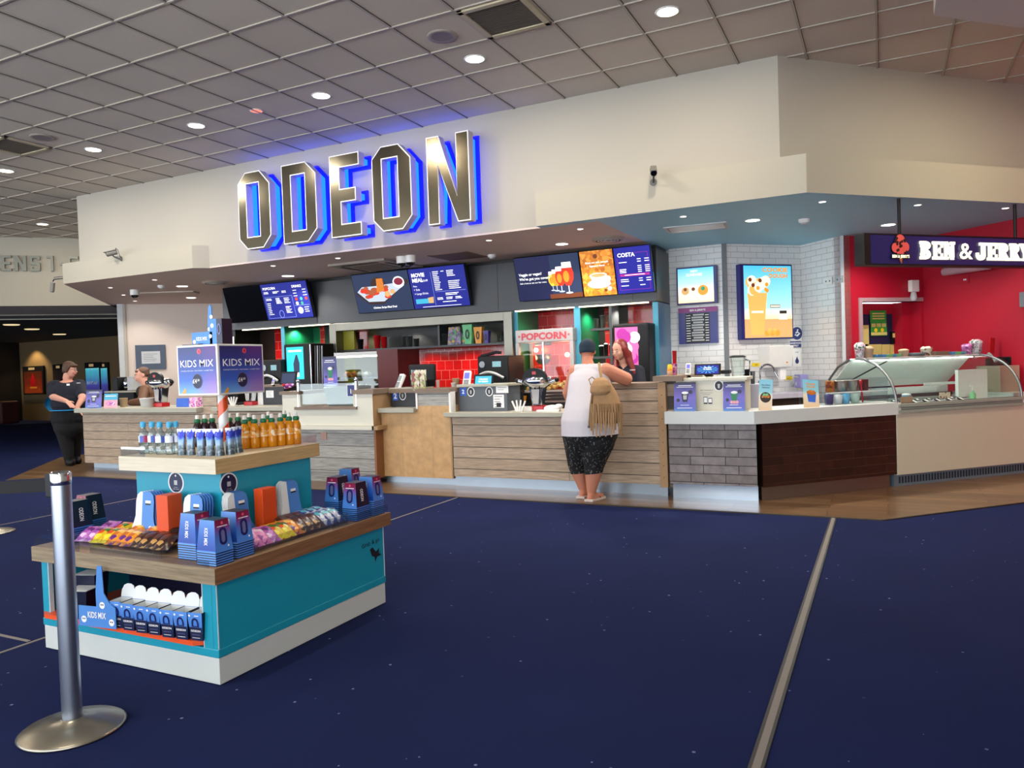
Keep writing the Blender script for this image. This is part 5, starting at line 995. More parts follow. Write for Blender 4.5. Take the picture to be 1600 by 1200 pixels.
# steel portal with the shelf
X0, X1 = at(518, 560, 9.45).x, at(803, 560, 9.45).x
t = thing('steel_portal', 'brushed steel portal frame around the shelf and red tiled niche', 'frame', (X0, 9.42, 0)); w = X1-X0
mat('portal_steel', '#77746a', .35, .9, var=.2, scale=3.)
MB().box(0, .13, 0, .6, 0, 2.14, 'portal_steel').build('side_post', t, bevel=.003); MB().box(w-.13, w, 0, .6, 0, 2.14, 'portal_steel').build('side_post', t, bevel=.003); MB().box(.13, w-.13, 0, .6, 2.02, 2.14, 'portal_steel').build('header', t, bevel=.003)
zs = at(700, 539, 9.5).z
NICHE = zs-.07
t = thing('wall_shelf', 'dark shelf with a black back across the red tiled niche', 'shelf', (X0+.13, 9.5, zs-.03)); MB().box(0, w-.26, 0, .5, 0, .03, 'charcoal_panel').build('board', t)
xo = at(560, 540, 9.7).x-X0-.13; s = MB(); s.box(xo, w-.26, .46, .5, .03, 2.02-zs+.03, 'black_paint'); s.build('back_panel', t); s = MB(); s.box(at(684, 520, 9.6).x-X0-.13, at(684, 520, 9.6).x-X0-.1, .1, .46, .03, 2.02-zs+.03, 'charcoal_panel'); s.build('divider', t)
s = MB(); s.box(0, xo, .1, .14, -.7, 2.02-zs+.03, 'olive_panel'); s.build('olive_panel', t, label='olive yellow panel')
s = MB(); s.box(-9.95, -2.7, 9.5, 10.15, 0, .92, 'charcoal_panel'); tag(s.build('back_counter'), 'dark low back counter running below the alcoves', 'counter')
s = MB(); s.prism([(-8.75, 8.72), (-3.3, 8.72), (-3.3, 9.1), (-2.72, 9.1), (-2.72, 9.46), (-8.75, 9.46)], 0, .912, 'charcoal_panel'); tag(s.build('rear_counter'), 'dark rear work counter carrying the food cabinet and popcorn machine', 'counter')
# ---- cups and cartons on the shelf
def bx(px, Y): return at(px, 545, Y).x
def cup(px0, px1, pt, pb, Y, m_, label, grp=None, zb=None, taper=.8, name='paper_cup', lid=None, cat='cup'):
    a, c = at(px0, pb, Y), at(px1, pb, Y); r = (c.x-a.x)/2*.9; z0 = zb if zb is not None else a.z; h = at((px0+px1)/2, pt, Y).z-z0
    t = thing(name, label, cat, ((a.x+c.x)/2, Y, z0), 0, grp); MB().lathe([(.0001, 0), (r*taper, 0), (r, h*.97), (r*1.04, h*.97), (r*1.04, h), (r*.9, h), (r*.75, .01)], m_, 18, cap=False).build('cup_body', t)
    if lid: MB().lathe([(r*1.06, h), (r*1.02, h*1.05), (r*.7, h*1.12), (.0001, h*1.14)], lid, 16, cap=False).build('lid', t)
    return t
for a, c, pt, m_, lb in ((584.5, 595, 524, 'red_plastic', 'red paper cup on the dark shelf, left of a pair'), (596, 605, 526, 'red_plastic', 'red paper cup on the dark shelf, right of a pair'), (605.5, 612, 527, 'mid_grey', 'grey printed cup right of the two red cups'),
       (628, 636, 525, 'dull_steel', 'metal cup on the dark shelf, left of three'), (637, 645, 525, 'dull_steel', 'metal cup on the dark shelf, middle of three'), (647, 655, 529, 'dull_steel', 'short metal cup on the dark shelf, right of three'),
       (559, 568, 530, 'black_plastic', 'black ribbed pot at the left end of the shelf'), (691, 699, 522, 'dull_steel', 'silver goblet on the shelf left of the purple picture bag'), (777, 783, 523, 'clear_glass', 'clear glass at the right of the shelf'), (784, 790, 518, 'clear_glass', 'tall clear glass at the right end of the shelf')):
    cup(a, c, pt, 542, 9.62, m_, lb, 'cups on the dark shelf', zs)
splotmat('bag_print', ['#6a5a78', '#4a4260', '#3f8a4a', '#b88a3a', '#8a7a9a'], 30, .4)
a, c = bx(701, 9.6), bx(722, 9.6); s = MB(); s.taper(c-a, .06, (c-a)*.82, .03, 0, at(710, 511, 9.6).z-zs, 'bag_print'); tag(s.build('snack_bag', loc=((a+c)/2, 9.6, zs)), 'purple printed snack bag standing on the dark shelf', 'bag')
a, c = bx(723, 9.6), bx(729, 9.6); s = MB(); s.taper(c-a, .04, (c-a), .03, 0, at(726, 520, 9.6).z-zs, 'bag_print'); tag(s.build('small_carton', loc=((a+c)/2, 9.62, zs)), 'small printed carton between the snack bag and the green carton', 'carton')
mat('carton_green', '#5fb878', .45); mat('carton_orange', '#e0962e', .45); mat('carton_violet', '#4a3a8a', .45)
for a, c, pt, m_, lb in ((725.5, 741, 507, 'carton_green', 'green popcorn carton with a ring print on the shelf'), (743, 756, 511, 'carton_orange', 'orange popcorn carton with a ring print on the shelf'), (757.5, 766, 517, 'carton_violet', 'violet popcorn carton with a ring print on the shelf')):
    x0, x1 = bx(a, 9.6), bx(c, 9.6); h = at((a+c)/2, pt, 9.6).z-zs; w_ = x1-x0; t = thing('popcorn_carton', lb, 'carton', ((x0+x1)/2, 9.6, zs), 0, 'popcorn cartons on the shelf')
    s = MB(); s.taper(w_*.62, .06, w_, .09, 0, h, m_); s.build('carton_body', t); s = MB(); y = -.05; s.ring2([(w_*.2*math.cos(q), h*.5+h*.25*math.sin(q)) for q in [PI*j/8 for j in range(16)]], [(w_*.1*math.cos(q), h*.5+h*.16*math.sin(q)) for q in [PI*j/8 for j in range(16)]], y, y+.002, 'ink'); s.build('ring_print', t)
# ---- big machines
def item(px0, px1, pt, pb, Y, D=.3, zb=None):
    a, c = at(px0, pb, Y), at(px1, pb, Y); z0 = a.z if zb is None else zb; return (a.x, Y, z0), c.x-a.x, at((px0+px1)/2, pt, Y).z-z0
# popcorn machine
L_, w, h = item(809, 899, 514, 640, 9.35, zb=.92)
t = thing('popcorn_machine', 'silver popcorn machine with a red lettered header and a glowing glass case', 'popcorn machine', L_)
zt = at(855, 534, 9.35).z-.92; zg = at(855, 539, 9.35).z-.92
MB().box(0, w, 0, .5, zt, h, 'white_enamel').build('header', t, bevel=.01); mat('white_enamel', '#a8a4a2', .4)
s = MB(); s.text('POPCORN', w/2, zt+(h-zt)*.22, (h-zt)*.52, 'marquee_red', -.003, 'C', .05, w=w*.78)
for x in (.06, w-.06): s.face2([(x+.022*math.cos(PI/2+PI*k/5)*(1 if k % 2 == 0 else .45), (zt+h)/2+.022*math.sin(PI/2+PI*k/5)*(1 if k % 2 == 0 else .45)) for k in range(10)], -.003, -.001, 'marquee_red')
s.build('lettering', t, label='red header lettering'); mat('marquee_red', '#b83a44', .4)
for x in (0, w-.05): MB().box(x, x+.05, 0, .05, 0, zt, 'white_enamel').build('post', t)
for x in (0, w-.05): MB().box(x, x+.05, .45, .5, 0, zt, 'white_enamel').build('post', t)
brickmat('glow_red', '#d02a14', '#c82410', '#f09070', .15, .15, .004, .5, .3); MB().box(.05, w-.05, .46, .48, .0, zt, 'glow_red').build('heated_back', t, label='red lit back wall'); MB().box(.05, w-.05, .02, .03, .12, zt, 'acrylic').build('glass_door', t); MB().box(w*.47, w*.49, .0, .02, .12, zt, 'chrome').build('door_stile', t); MB().box(0, w, 0, .5, 0, .12, 'white_enamel').build('base', t)
s = MB(); s.cyl((w*.35, .25, zt), (w*.35, .25, zt-.18), .012, 'chrome'); s.lathe([(.06, zt-.3), (.1, zt-.26), (.11, zt-.16), (.105, zt-.16)], 'dull_steel', 20, c=(w*.35, .25, 0), cap=False); s.cyl((w*.22, .25, zt-.02), (w*.5, .25, zt-.02), .02, 'dull_steel'); s.build('kettle', t)
s = MB(); s.ell((w*.75, .3, zt-.18), .03, 'bulb_warm'); s.ell((w*.2, .3, zt-.1), .03, 'bulb_warm'); s.build('bulb', t); mat('bulb_warm', '#ffc070', emit=40.); PTS.append((L_[0]+w*.75, L_[1]+.2, (.92+zt-.12), 3.5, (1, .42, .2))); PTS.append((L_[0]+w*.2, L_[1]+.2, .92+zt-.2, 2.5, (1, .42, .2)))
splotmat('popcorn', ['#f0d890', '#e8c060', '#fff0c0', '#e8a050'], 60, .8); s = MB()
for k in range(60): s.ell((.1+(w-.2)*R.random(), .1+.3*R.random(), .13+.1*R.random()), .03, 'popcorn', 8)
o = s.build('popcorn', t); o['kind'] = 'stuff'
s = MB(); s.ell((-.012, .03, zt*.6), .018, 'chrome'); s.build('knob', t)
# soda fountain towers with a ring of flavour buttons
def soda(px, pb, pt, Y, sc_, label, zb):
    p = at(px, pb, Y); H = at(px, pt, Y).z-zb; t = thing('soda_tower', label, 'drinks dispenser', (p.x, Y, zb), 0, 'soda towers'); k = H/.42
    s = MB(); s.taper(.15*k, .12*k, .15*k, .12*k, 0, .05*k, 'red_plastic'); s.build('red_base', t, label='red base', bevel=.004)
    s = MB(); s.taper(.10*k, .09*k, .16*k, .12*k, .05*k, .26*k, 'chrome'); s.build('column', t, bevel=.01, label='chrome column')
    s = MB(); s.pol([(-.03*k, .07*k), (.03*k, .07*k), (.045*k, .22*k), (-.045*k, .22*k)], -.07*k, 'white_enamel'); s.build('front_panel', t)
    s = MB(); s.lathe([(.02*k, .2*k), (.13*k, .26*k), (.155*k, .30*k), (.14*k, .335*k), (.1*k, .35*k)], 'chrome', 24, c=(0, 0, 0), cap=False); s.build('chrome_head', t)
    for sx_ in (-1, 1): s = MB(); s.cyl((0, -.02, .25*k), (sx_*.22*k, -.03, .31*k), .03*k, 'chrome', r1=.018*k); s.ell((sx_*.22*k, -.03, .31*k), .024*k, 'black_plastic'); s.build('arm', t)
    s = MB(); o = [(.13*k*math.cos(a), .335*k+.1*k*math.sin(a)) for a in [PI*j/10 for j in range(11)]]; s.face2([(-.14*k, .29*k)]+o[::-1]+[(.14*k, .29*k)], -.09*k, -.05*k, 'black_plastic'); s.build('button_panel', t)
    s = MB(); q = 0
    for a in range(6): s.disc((-.09*k+.036*k*a, -.092*k, .32*k+.012*k*math.sin(PI*a/5)), .014*k, ('red_plastic', 'white_ink', 'red_plastic', 'carton_green', 'yellow_ink', 'red_plastic')[a], 12)
    s.box(-.02*k, .02*k, -.094*k, -.09*k, .37*k, .40*k, 'red_plastic'); s.build('flavour_buttons', t)
    for a in range(3): MB().cyl(((-.05+.05*a)*k, -.08*k, .27*k), ((-.05+.05*a)*k, -.08*k, .22*k), .008*k, 'black_plastic').build('nozzle', t)
soda(842, 643, 577, 7.85, 1, 'chrome soda tower with black button panel beside the customer', .87); soda(253, 636, 583, 7.85, 1, 'chrome soda tower right of the person in the brown jacket', .95); soda(393, 637, 585, 7.95, 1, 'soda tower partly hidden behind the sign cube', .955)
# touch screen drink fridges
def kiosk_screen(px0, px1, pt, pb, Y, zb, sm, label, art, sx0=.1, sx1=.78):
    L_, w, h = item(px0, px1, pt, pb, Y, zb=zb); t = thing('touchscreen_dispenser', label, 'drinks machine', L_)
    MB().box(0, w, 0, .6, 0, h, 'black_plastic').build('cabinet', t, bevel=.02); s = MB(); s.rect(w*sx0, w*sx1, h*.42, h*.95, -.003, sm)
    if art == 'bottle': s.pol([(w*.36, h*.5), (w*.56, h*.5), (w*.57, h*.68), (w*.49, h*.82), (w*.44, h*.82), (w*.35, h*.68)], -.005, 'scr_steelblue'); s.rect(w*.37, w*.55, h*.46, h*.53, -.006, 'scr_white'); s.rect(w*.17, w*.65, h*.87, h*.9, -.005, 'scr_white')
    else:
        for k in range(9): s.disc((w*(.2+.45*R.random()), -.005-.0003*k, h*(.5+.4*R.random())), .05+.03*R.random(), ('scr_white', 'scr_pink', 'scr_magenta')[k % 3], 12)
    s.build('display', t)
kiosk_screen(447, 490, 537, 640, 8.9, .9, 'scr_cyan', 'black drinks machine with a glowing cyan bottle screen', 'bottle', .1, .72)
kiosk_screen(961, 1017, 505, 640, 9.2, .92, 'scr_pink', 'black drinks machine with a glowing pink screen behind the red-haired staff member', 'pink', .06, .7)
# hot food cabinet
L_, w, h = item(525, 592, 550, 640, 8.75, zb=.92); t = thing('hot_food_cabinet', 'lit glass hot food cabinet with a dark red side, behind the glass screen', 'food cabinet', L_)
MB().box(0, w, 0, .5, h-.05, h, 'light_grey').build('top', t, bevel=.004); MB().box(.01, w-.01, .01, .02, h-.075, h-.05, 'lamp_tube2').build('light_tube', t); mat('lamp_tube2', '#fff4e0', emit=5.)
MB().box(0, w, 0, .01, .0, h-.05, 'clear_glass').build('front_glass', t); MB().box(0, w, .48, .5, 0, h-.05, 'olive_dim').build('back', t); mat('olive_dim', '#6a6030', .5)
for z in (.18, .36): MB().box(.02, w-.02, .05, .46, z, z+.01, 'dull_steel').build('rack', t)
splotmat('nacho', ['#b8641c', '#d88428', '#8a3a14', '#c8a060'], 26, .6); splotmat('cup_white', ['#d8d0c4', '#b8a898', '#e8e4dc', '#98785a'], 22, .5)
for k in range(8):
    s = MB(); s.ell((0, 0, .045), (.06, .06, .05), 'nacho' if k % 4 < 2 else 'cup_white', 12); tag(s.build('food_portion', loc=(L_[0]+.12+.12*(k % 4), 8.9, .92+(.19, .37)[k//4])), 'wrapped food portion, %s from the left on the %s rack of the cabinet' % (ORD[k % 4], ('lower', 'upper')[k//4]), 'food', 'food in the hot cabinet')
L2, w2, h2 = item(590, 622, 546, 640, 8.75, zb=.92); s = MB(); s.box(0, w2, 0, .55, 0, h2, 'red_trunk'); tag(s.build('red_cabinet', loc=(L_[0]+w+.004, 8.75, .92), bevel=.004), 'plain dark red cabinet right of the lit food cabinet', 'cabinet')
# black oven style coffee machines
def oven(px0, px1, pt, Y, zb, label):
    L_, w, h = item(px0, px1, pt, 640, Y, zb=zb); t = thing('coffee_machine', label, 'coffee machine', L_)
    MB().box(0, w, 0, .5, 0, h, 'black_plastic').build('body', t, bevel=.02); s = MB(); s.cyl((w*.17, -.012, h*.82), (w*.17, 0, h*.82), h*.07, 'dull_steel', n=20); s.build('dial', t)
    s = MB(); s.rect(w*.5, w*.78, h*.76, h*.88, -.003, 'lcd'); s.build('lcd_display', t); mat('lcd', '#8fc0c8', emit=.7)
    s = MB(); s.tube([(w*.12+w*.76*k/8, -.03-.02*math.sin(PI*k/8), h*(.52+.13*math.sin(PI*(k/8*.8+.2)))) for k in range(9)], h*.03, 'light_grey'); s.build('handle', t); return t
oven(748, 796, 556, 8.8, .92, 'black machine with a dial and curved handle, right of the red tiles'); oven(410, 442, 562, 8.8, .92, 'black machine with a curved handle left of the teal partition')
s = MB(); s.tube([(0, 0, 0), (.1, 0, .01), (.22, 0, .04), (.3, 0, .03)], .02, 'black_plastic'); p = at(752, 556, 8.9); tag(s.build('handled_scoop', loc=(p.x, 8.9, p.z+.0)), 'black handled scoop lying on the machine by the red tiles', 'scoop')
# till pedestals
mat('till_dark', '#25282b', .5); mat('till_grey', '#565c62', .5); mat('sticker_blue', '#2e62c8', .5); mat('sticker_inner', '#22262c', .5)
def pedestal(px0, px1, pt, pb, Y, m_, label, zb):
    L_, w, h = item(px0, px1, pt, pb, Y, zb=zb); t = thing('till_pedestal', label, 'till stand', L_, 0, 'till pedestals'); MB().box(0, w, 0, .35, 0, h-.03, m_).build('box', t); MB().box(-.02, w+.02, -.02, .37, h-.03, h, 'slab_grey').build('top', t, bevel=.003); return t, w, h
def roundel(s, x, z, r, y=-.002, ic='cup'):
    s.disc((x, y, z), r*.86, 'white_ink', rz=r); s.disc((x, y-.001, z), r*.7, 'sticker_inner', rz=r*.82); s.pol([(x-r*.22, z+r*.3), (x+r*.22, z+r*.3), (x+r*.15, z-r*.45), (x-r*.15, z-r*.45)], y-.002, 'light_grey')
t, w, h = pedestal(612, 651, 606, 632, 7.78, 'till_dark', 'dark till pedestal on the chipboard unit', .925)
s = MB(); s.rect(.02, .1, h*.35, h*.85, -.002, 'sticker_blue'); s.text('2', .06, h*.45, h*.28, 'white_ink', -.003, 'C', .04); roundel(s, .17, h*.6, .058); s.build('stickers', t)
t, w, h = pedestal(718, 793, 600, 643, 7.78, 'till_grey', 'large grey till pedestal on the long low counter', .87)
s = MB(); s.rect(.02, .1, h*.58, h*.88, -.002, 'sticker_blue'); s.text('2', .06, h*.66, h*.15, 'white_ink', -.003, 'C', .04); s.build('number_sticker', t); s = MB(); roundel(s, .165, h*.72, .058); s.build('round_sticker', t); s = MB(); roundel(s, .41, h*.72, .055); s.build('round_sticker', t); s = MB(); s.rect(.5, .66, h*.66, h*.92, -.002, 'white_matte'); s.rect(.46, .6, h*.12, h*.6, -.002, 'white_matte'); rows(s, .475, h*.52, .11, 5, .03, 'ink', .006, -.003); rows(s, .52, h*.85, .12, 2, .025, 'mid_grey', .005, -.003); s.rect(.5, .56, h*.16, h*.3, -.003, 'ink'); s.build('paper_notices', t)
s = MB(); s.box(0, .16, .0, .3, 0, .26, 'cap_brown'); tag(s.build('wooden_riser', loc=(-4.68, 7.8, .87)), 'dark brown wooden riser left of the large grey till pedestal', 'riser')
L_, w, h = item(796, 808, 612, 645, 8.1, zb=.87); s = MB(); s.box(0, .1, 0, .2, 0, h, 'black_plastic'); tag(s.build('black_cabinet', loc=L_), 'black side cabinet between the grey till pedestal and the soda tower', 'cabinet')
t = thing('till_pedestal', 'dark till pedestal with pale papers right of the sign cube', 'till stand', (at(396, 636, 7.95).x, 8.0, .955), 0, 'till pedestals'); w = at(440, 636, 8.).x-at(396, 636, 8.).x; MB().box(0, w, 0, .35, 0, .25, 'till_dark').build('box', t); s = MB(); s.rect(.04, .14, .0, .22, -.002, 'white_matte'); s.rect(.2, .34, .1, .2, -.002, 'white_matte'); rows(s, .22, .18, .1, 4, .02, 'mid_grey', .004, -.003); s.build('papers', t); MB().box(-.02, w+.02, -.02, .37, .25, .28, 'cap_brown').build('top', t)
def reader(px, pb, pt, Y, zb, rz, label, sc_='lcd_blue'):
    p = at(px, pb, Y); H = at(px, pt, Y).z-zb; k = H/.17; t = thing('card_reader', label, 'card reader', (p.x, Y, zb), rz, 'card readers'); t.rotation_euler = (-.5, 0, rz)
    MB().taper(.075*k, .03*k, .07*k, .04*k, 0, .19*k, 'white_plastic').build('body', t, bevel=.006*k); s = MB(); s.rect(-.026*k, .026*k, .1*k, .165*k, -.022*k, sc_); s.build('display', t)
    s = MB(); s.rect(-.026*k, .026*k, .02*k, .09*k, -.0225*k, 'light_grey')
    for a in range(3):
        for b_ in range(4): s.rect((-.022+.016*a)*k, (-.011+.016*a)*k, (.025+.016*b_)*k, (.036+.016*b_)*k, -.0235*k, 'dark_grey')
    s.build('keypad', t); s = MB(); s.box(-.03*k, .03*k, .02*k, .08*k, -.005, .03*k, 'black_plastic'); s.build('mount', t)
mat('lcd_blue', '#6a6ae8', emit=.9); mat('lcd_pale', '#9ab0b0', emit=.5)
reader(426, 606, 592, 7.9, 1.235, .2, 'white card reader with a violet screen right of the sign cube'); reader(620, 604, 585, 7.85, 1.13, -.3, 'white card reader on the dark till pedestal', 'lcd_pale'); reader(728, 600, 580, 7.85, 1.13, .25, 'white card reader on the large grey till pedestal'); reader(1075, 592, 568, 7.75, 1.235, .05, 'white card reader left of the blue tablet')
def tablet(px0, px1, pt, pb, Y, zb, sm, label, words=None):
    L_, w, h = item(px0, px1, pt, pb, Y, zb=zb); t = thing('till_tablet', label, 'tablet', L_, 0, 'till tablets'); t.rotation_euler = (-.25, 0, 0)
    MB().box(0, w, 0, .02, 0, h, 'black_plastic').build('casing', t, bevel=.004); s = MB(); s.rect(w*.08, w*.92, h*.08, h*.86, -.002, sm)
    if words:
        for k in range(14):
            a = 2*PI*k/14; s.pol([(w*.5, h*.4), (w*.5+w*.4*math.cos(a), h*.47+h*.36*math.sin(a)), (w*.5+w*.4*math.cos(a+.14), h*.47+h*.36*math.sin(a+.14))], -.003, 'scr_teal')
        for k, wd in enumerate(words): s.text(wd, w*.5, h*(.6-.16*k), h*.1, 'scr_white', -.004, 'C', .03)
    s.build('display', t); MB().box(w*.35, w*.65, .02, .1, 0, h*.4, 'black_plastic').build('stand', t)
tablet(1085, 1126, 568, 592, 7.72, 1.235, 'scr_blue2', 'tablet with a bright blue burst screen on the cream till stand', ['WELCOME', 'TO ODEON']); tablet(739, 769, 584, 601, 7.85, 1.13, 'scr_teal', 'tablet with a blue screen on the large grey till pedestal', ['WELCOME', 'TO ODEON']); tablet(437, 461, 580, 597, 8.0, 1.235, 'scr_steelblue', 'dim grey blue tablet left of the cyan screen machine')
mat('sweet_mix', '#b01838', .4); s = MB()
for k in range(10): s.ell((.02+.15*R.random(), .1*R.random(), .03+.05*R.random()), (.03, .02, .02), 'bag_purple' if k % 2 else 'red_plastic', 8)
o = tag(s.build('sweet_heap', loc=(at(440, 610, 7.7).x, 7.7, 1.155)), 'small heap of red and violet sweets left of the first chrome post', 'sweets'); o['kind'] = 'stuff'
# till back and crisps display by the red tiles
L_, w, h = item(640, 681, 569, 640, 8.0, zb=1.152); t = thing('till_monitor', 'black rear side of a till monitor before the red tiles', 'monitor', L_); MB().box(0, w, 0, .05, .08, h, 'black_plastic').build('casing', t, bevel=.02); MB().box(w*.3, w*.7, 0, .2, 0, .1, 'black_plastic').build('foot', t)
splotmat('crisp_bags', ['#a8b070', '#c8c0a8', '#4a5a70', '#8a4a3a', '#d8d4c8', '#2c3238'], 22, .35)
for k in range(6):
    s = bag('crisp_bags', .13, .13, .03); p = at(652+7*(k % 2), 596-8*(k//2)+12, 7.75)
    tag(s.build('crisp_bag', loc=(p.x, 7.72+.02*(k % 2), p.z-.02), rz=.3*(k % 3)-.3), 'crinkled crisp packet hanging by the card reader, %s from the bottom' % ORD[k], 'crisp packet', 'crisp packets by the till')
for px0, px1, pt, pb, Y, m_, lb in ((682, 687, 594, 606, 7.9, 'white_plastic', 'thin white bottle on the raised grey counter'), (705, 713, 598, 606, 7.95, 'white_card', 'white paper cup left of the blue screened tablet'), (707, 718, 591, 604, 8.05, 'cardboard', 'tan paper cup behind the white one'), (222, 239, 622, 637, 7.75, 'white_card', 'cream paper cup before the man in the brown jacket'), (189, 198, 622, 636, 7.85, 'cardboard', 'small tan cup stack by the leaflets at far left')):
    cup(px0, px1, pt, pb, Y, m_, lb, 'paper cups on the counters', {7.9: 1.155, 7.95: 1.155, 8.05: 1.155}.get(Y, .95))
for px0, px1, pt, pb, m_, lb in ((280, 300, 622, 637, 'sticker_blue', 'blue holder under the left of the sign cube'), (300, 312, 621, 637, 'bag_pink', 'pink and red packet under the sign cube')):
    L_, w, h = item(px0, px1, pt, pb, 7.8, zb=.95); s = MB(); s.taper(w, .1, w*.95, .09, 0, h, m_); tag(s.build('small_box', loc=(L_[0]+w/2, 7.8, .95)), lb, 'box')
def straws(px, pb, Y, zb, n, label, grp):
    p = at(px, pb, Y)
    for k in range(n):
        a = (k-(n-1)/2)*.28; s = MB(); s.box(-.008, .008, -.008, .008, 0, .13, 'white_matte'); o = s.build('wooden_fork' if 0 else 'paper_straw', loc=(p.x+.02*(k-(n-1)/2), Y, zb)); o.rotation_euler = (0, a, 0); tag(o, 'white paper straw bundle fanned out %s, %s from the left' % (label, ORD[k]), 'straws', grp)
straws(364, 634, 7.8, .955, 4, 'right of the kiosk pole', 'straws right of the kiosk pole'); straws(811, 643, 7.7, .87, 4, 'before the soda tower', 'straws before the soda tower')
s = MB(); s.box(0, .2, 0, .1, 0, .05, 'white_plastic'); tag(s.build('straw_tray', loc=(at(805, 640, 7.75).x, 7.76, .87)), 'white low tray behind the straws', 'tray')
s = MB(); s.ell((0, 0, .03), (.1, .08, .04), 'white_matte'); s.ell((.07, .02, .05), (.05, .04, .03), 'white_matte'); s.box(-.15, .12, -.1, -.04, 0, .02, 'white_matte'); tag(s.build('paper_napkins', loc=(at(862, 640, 7.72).x, 7.74, .87)), 'crumpled white napkins beside the customer\'s left hand', 'napkins')
for k, (px0, px1, pt, pb, m_, lb) in enumerate(((812, 828, 606, 618, 'carton_orange', 'orange carton in the dark bin left of the soda tower'), (812, 832, 612, 628, 'black_plastic', 'black slanted bin under the popcorn machine'))):
    L_, w, h = item(px0, px1, pt, pb, 8.6); L_ = (L_[0], 8.83, .915); s = MB(); s.taper(w*.6, .15, w, .2, 0, h, m_); tag(s.build('bin', loc=(L_[0]+w/2, 8.6, L_[2])), lb, 'bin')
for k in range(3):
    L_, w, h = item(852, 884, 612+k*5, 616+k*5, 8.6); s = MB(); s.box(0, w, 0, .2, 0, h*.9, 'dark_brown'); tag(s.build('dark_drawer', loc=L_), 'dark brown drawer front, %s from the top, right of the soda tower' % ORD[k], 'drawer', 'dark drawers')
mat('glow_orange', '#f07830', emit=.8)
L_, w, h = item(856, 884, 598, 612, 8.95); s = MB(); s.rect(0, w, 0, h, 0, 'glow_orange'); o = s.build('orange_glow', loc=L_); bpy.data.objects.remove(o)
# shelves with metal cups right of the popcorn machine
for py, lb in ((514, 'upper'), (558, 'lower')):
    L_, w, h = item(922, 962, py, py+3, 9.55); t = thing('small_shelf', lb+' small grey shelf of the niche right of the popcorn machine', 'shelf', L_, 0, 'small grey shelves'); MB().box(0, w, 0, .3, 0, .03, 'shelf_grey').build('board', t)
L_, w, h = item(956, 960, 480, 640, 9.52, zb=.92); s = MB(); s.box(0, .035, 0, .3, 0, 2.15-.92, 'shelf_grey'); tag(s.build('shelf_upright', loc=L_), 'grey upright between the cup shelves and the pink screen machine', 'upright')
for a, c, pt, lb in ((927, 936, 498, 'short metal cup on the upper small shelf, left'), (938, 946.5, 493, 'tall metal cup on the upper small shelf, middle'), (950, 957.5, 492, 'tall metal cup on the upper small shelf, right')): cup(a, c, pt, 513.5, 9.62, 'steel', lb, 'metal cups on the small shelf', at(940, 514, 9.55).z+.012)
for a, c, pt, lb in ((936, 944, 541, 'clear lidded tumbler on the lower small shelf, left'), (944, 951, 538, 'clear lidded tumbler on the lower small shelf, middle'), (952, 960, 539, 'clear lidded tumbler on the lower small shelf, right')): cup(a, c, pt, 557.5, 9.62, 'grey_glass', lb, 'clear tumblers on the small shelf', at(940, 558, 9.55).z+.012, lid='white_plastic')
# vertical tubes left of the poster
for k, px in enumerate((491, 494.5, 498, 501.5)):
    a, c = at(px, 540, 8.8), at(px+8, 590, 8.8); s = MB(); s.cyl((0, 0, 0), (.02, 0, a.z-1.2), .012, 'dull_steel' if k % 2 else 'dark_grey'); tag(s.build('metal_tube', loc=(a.x, 8.8, 1.2)), 'slanted grey tube right of the cyan screen machine, %s from the left' % ORD[k], 'tube', 'grey tubes')
s = MB(); s.cyl((0, 0, 0), (0, 0, at(485, 538, 8.6).z-.92), .01, 'chrome'); tag(s.build('thin_pole', loc=(at(487, 600, 8.6).x, 8.6, .92)), 'thin chrome pole beside the cyan screen machine', 'pole')
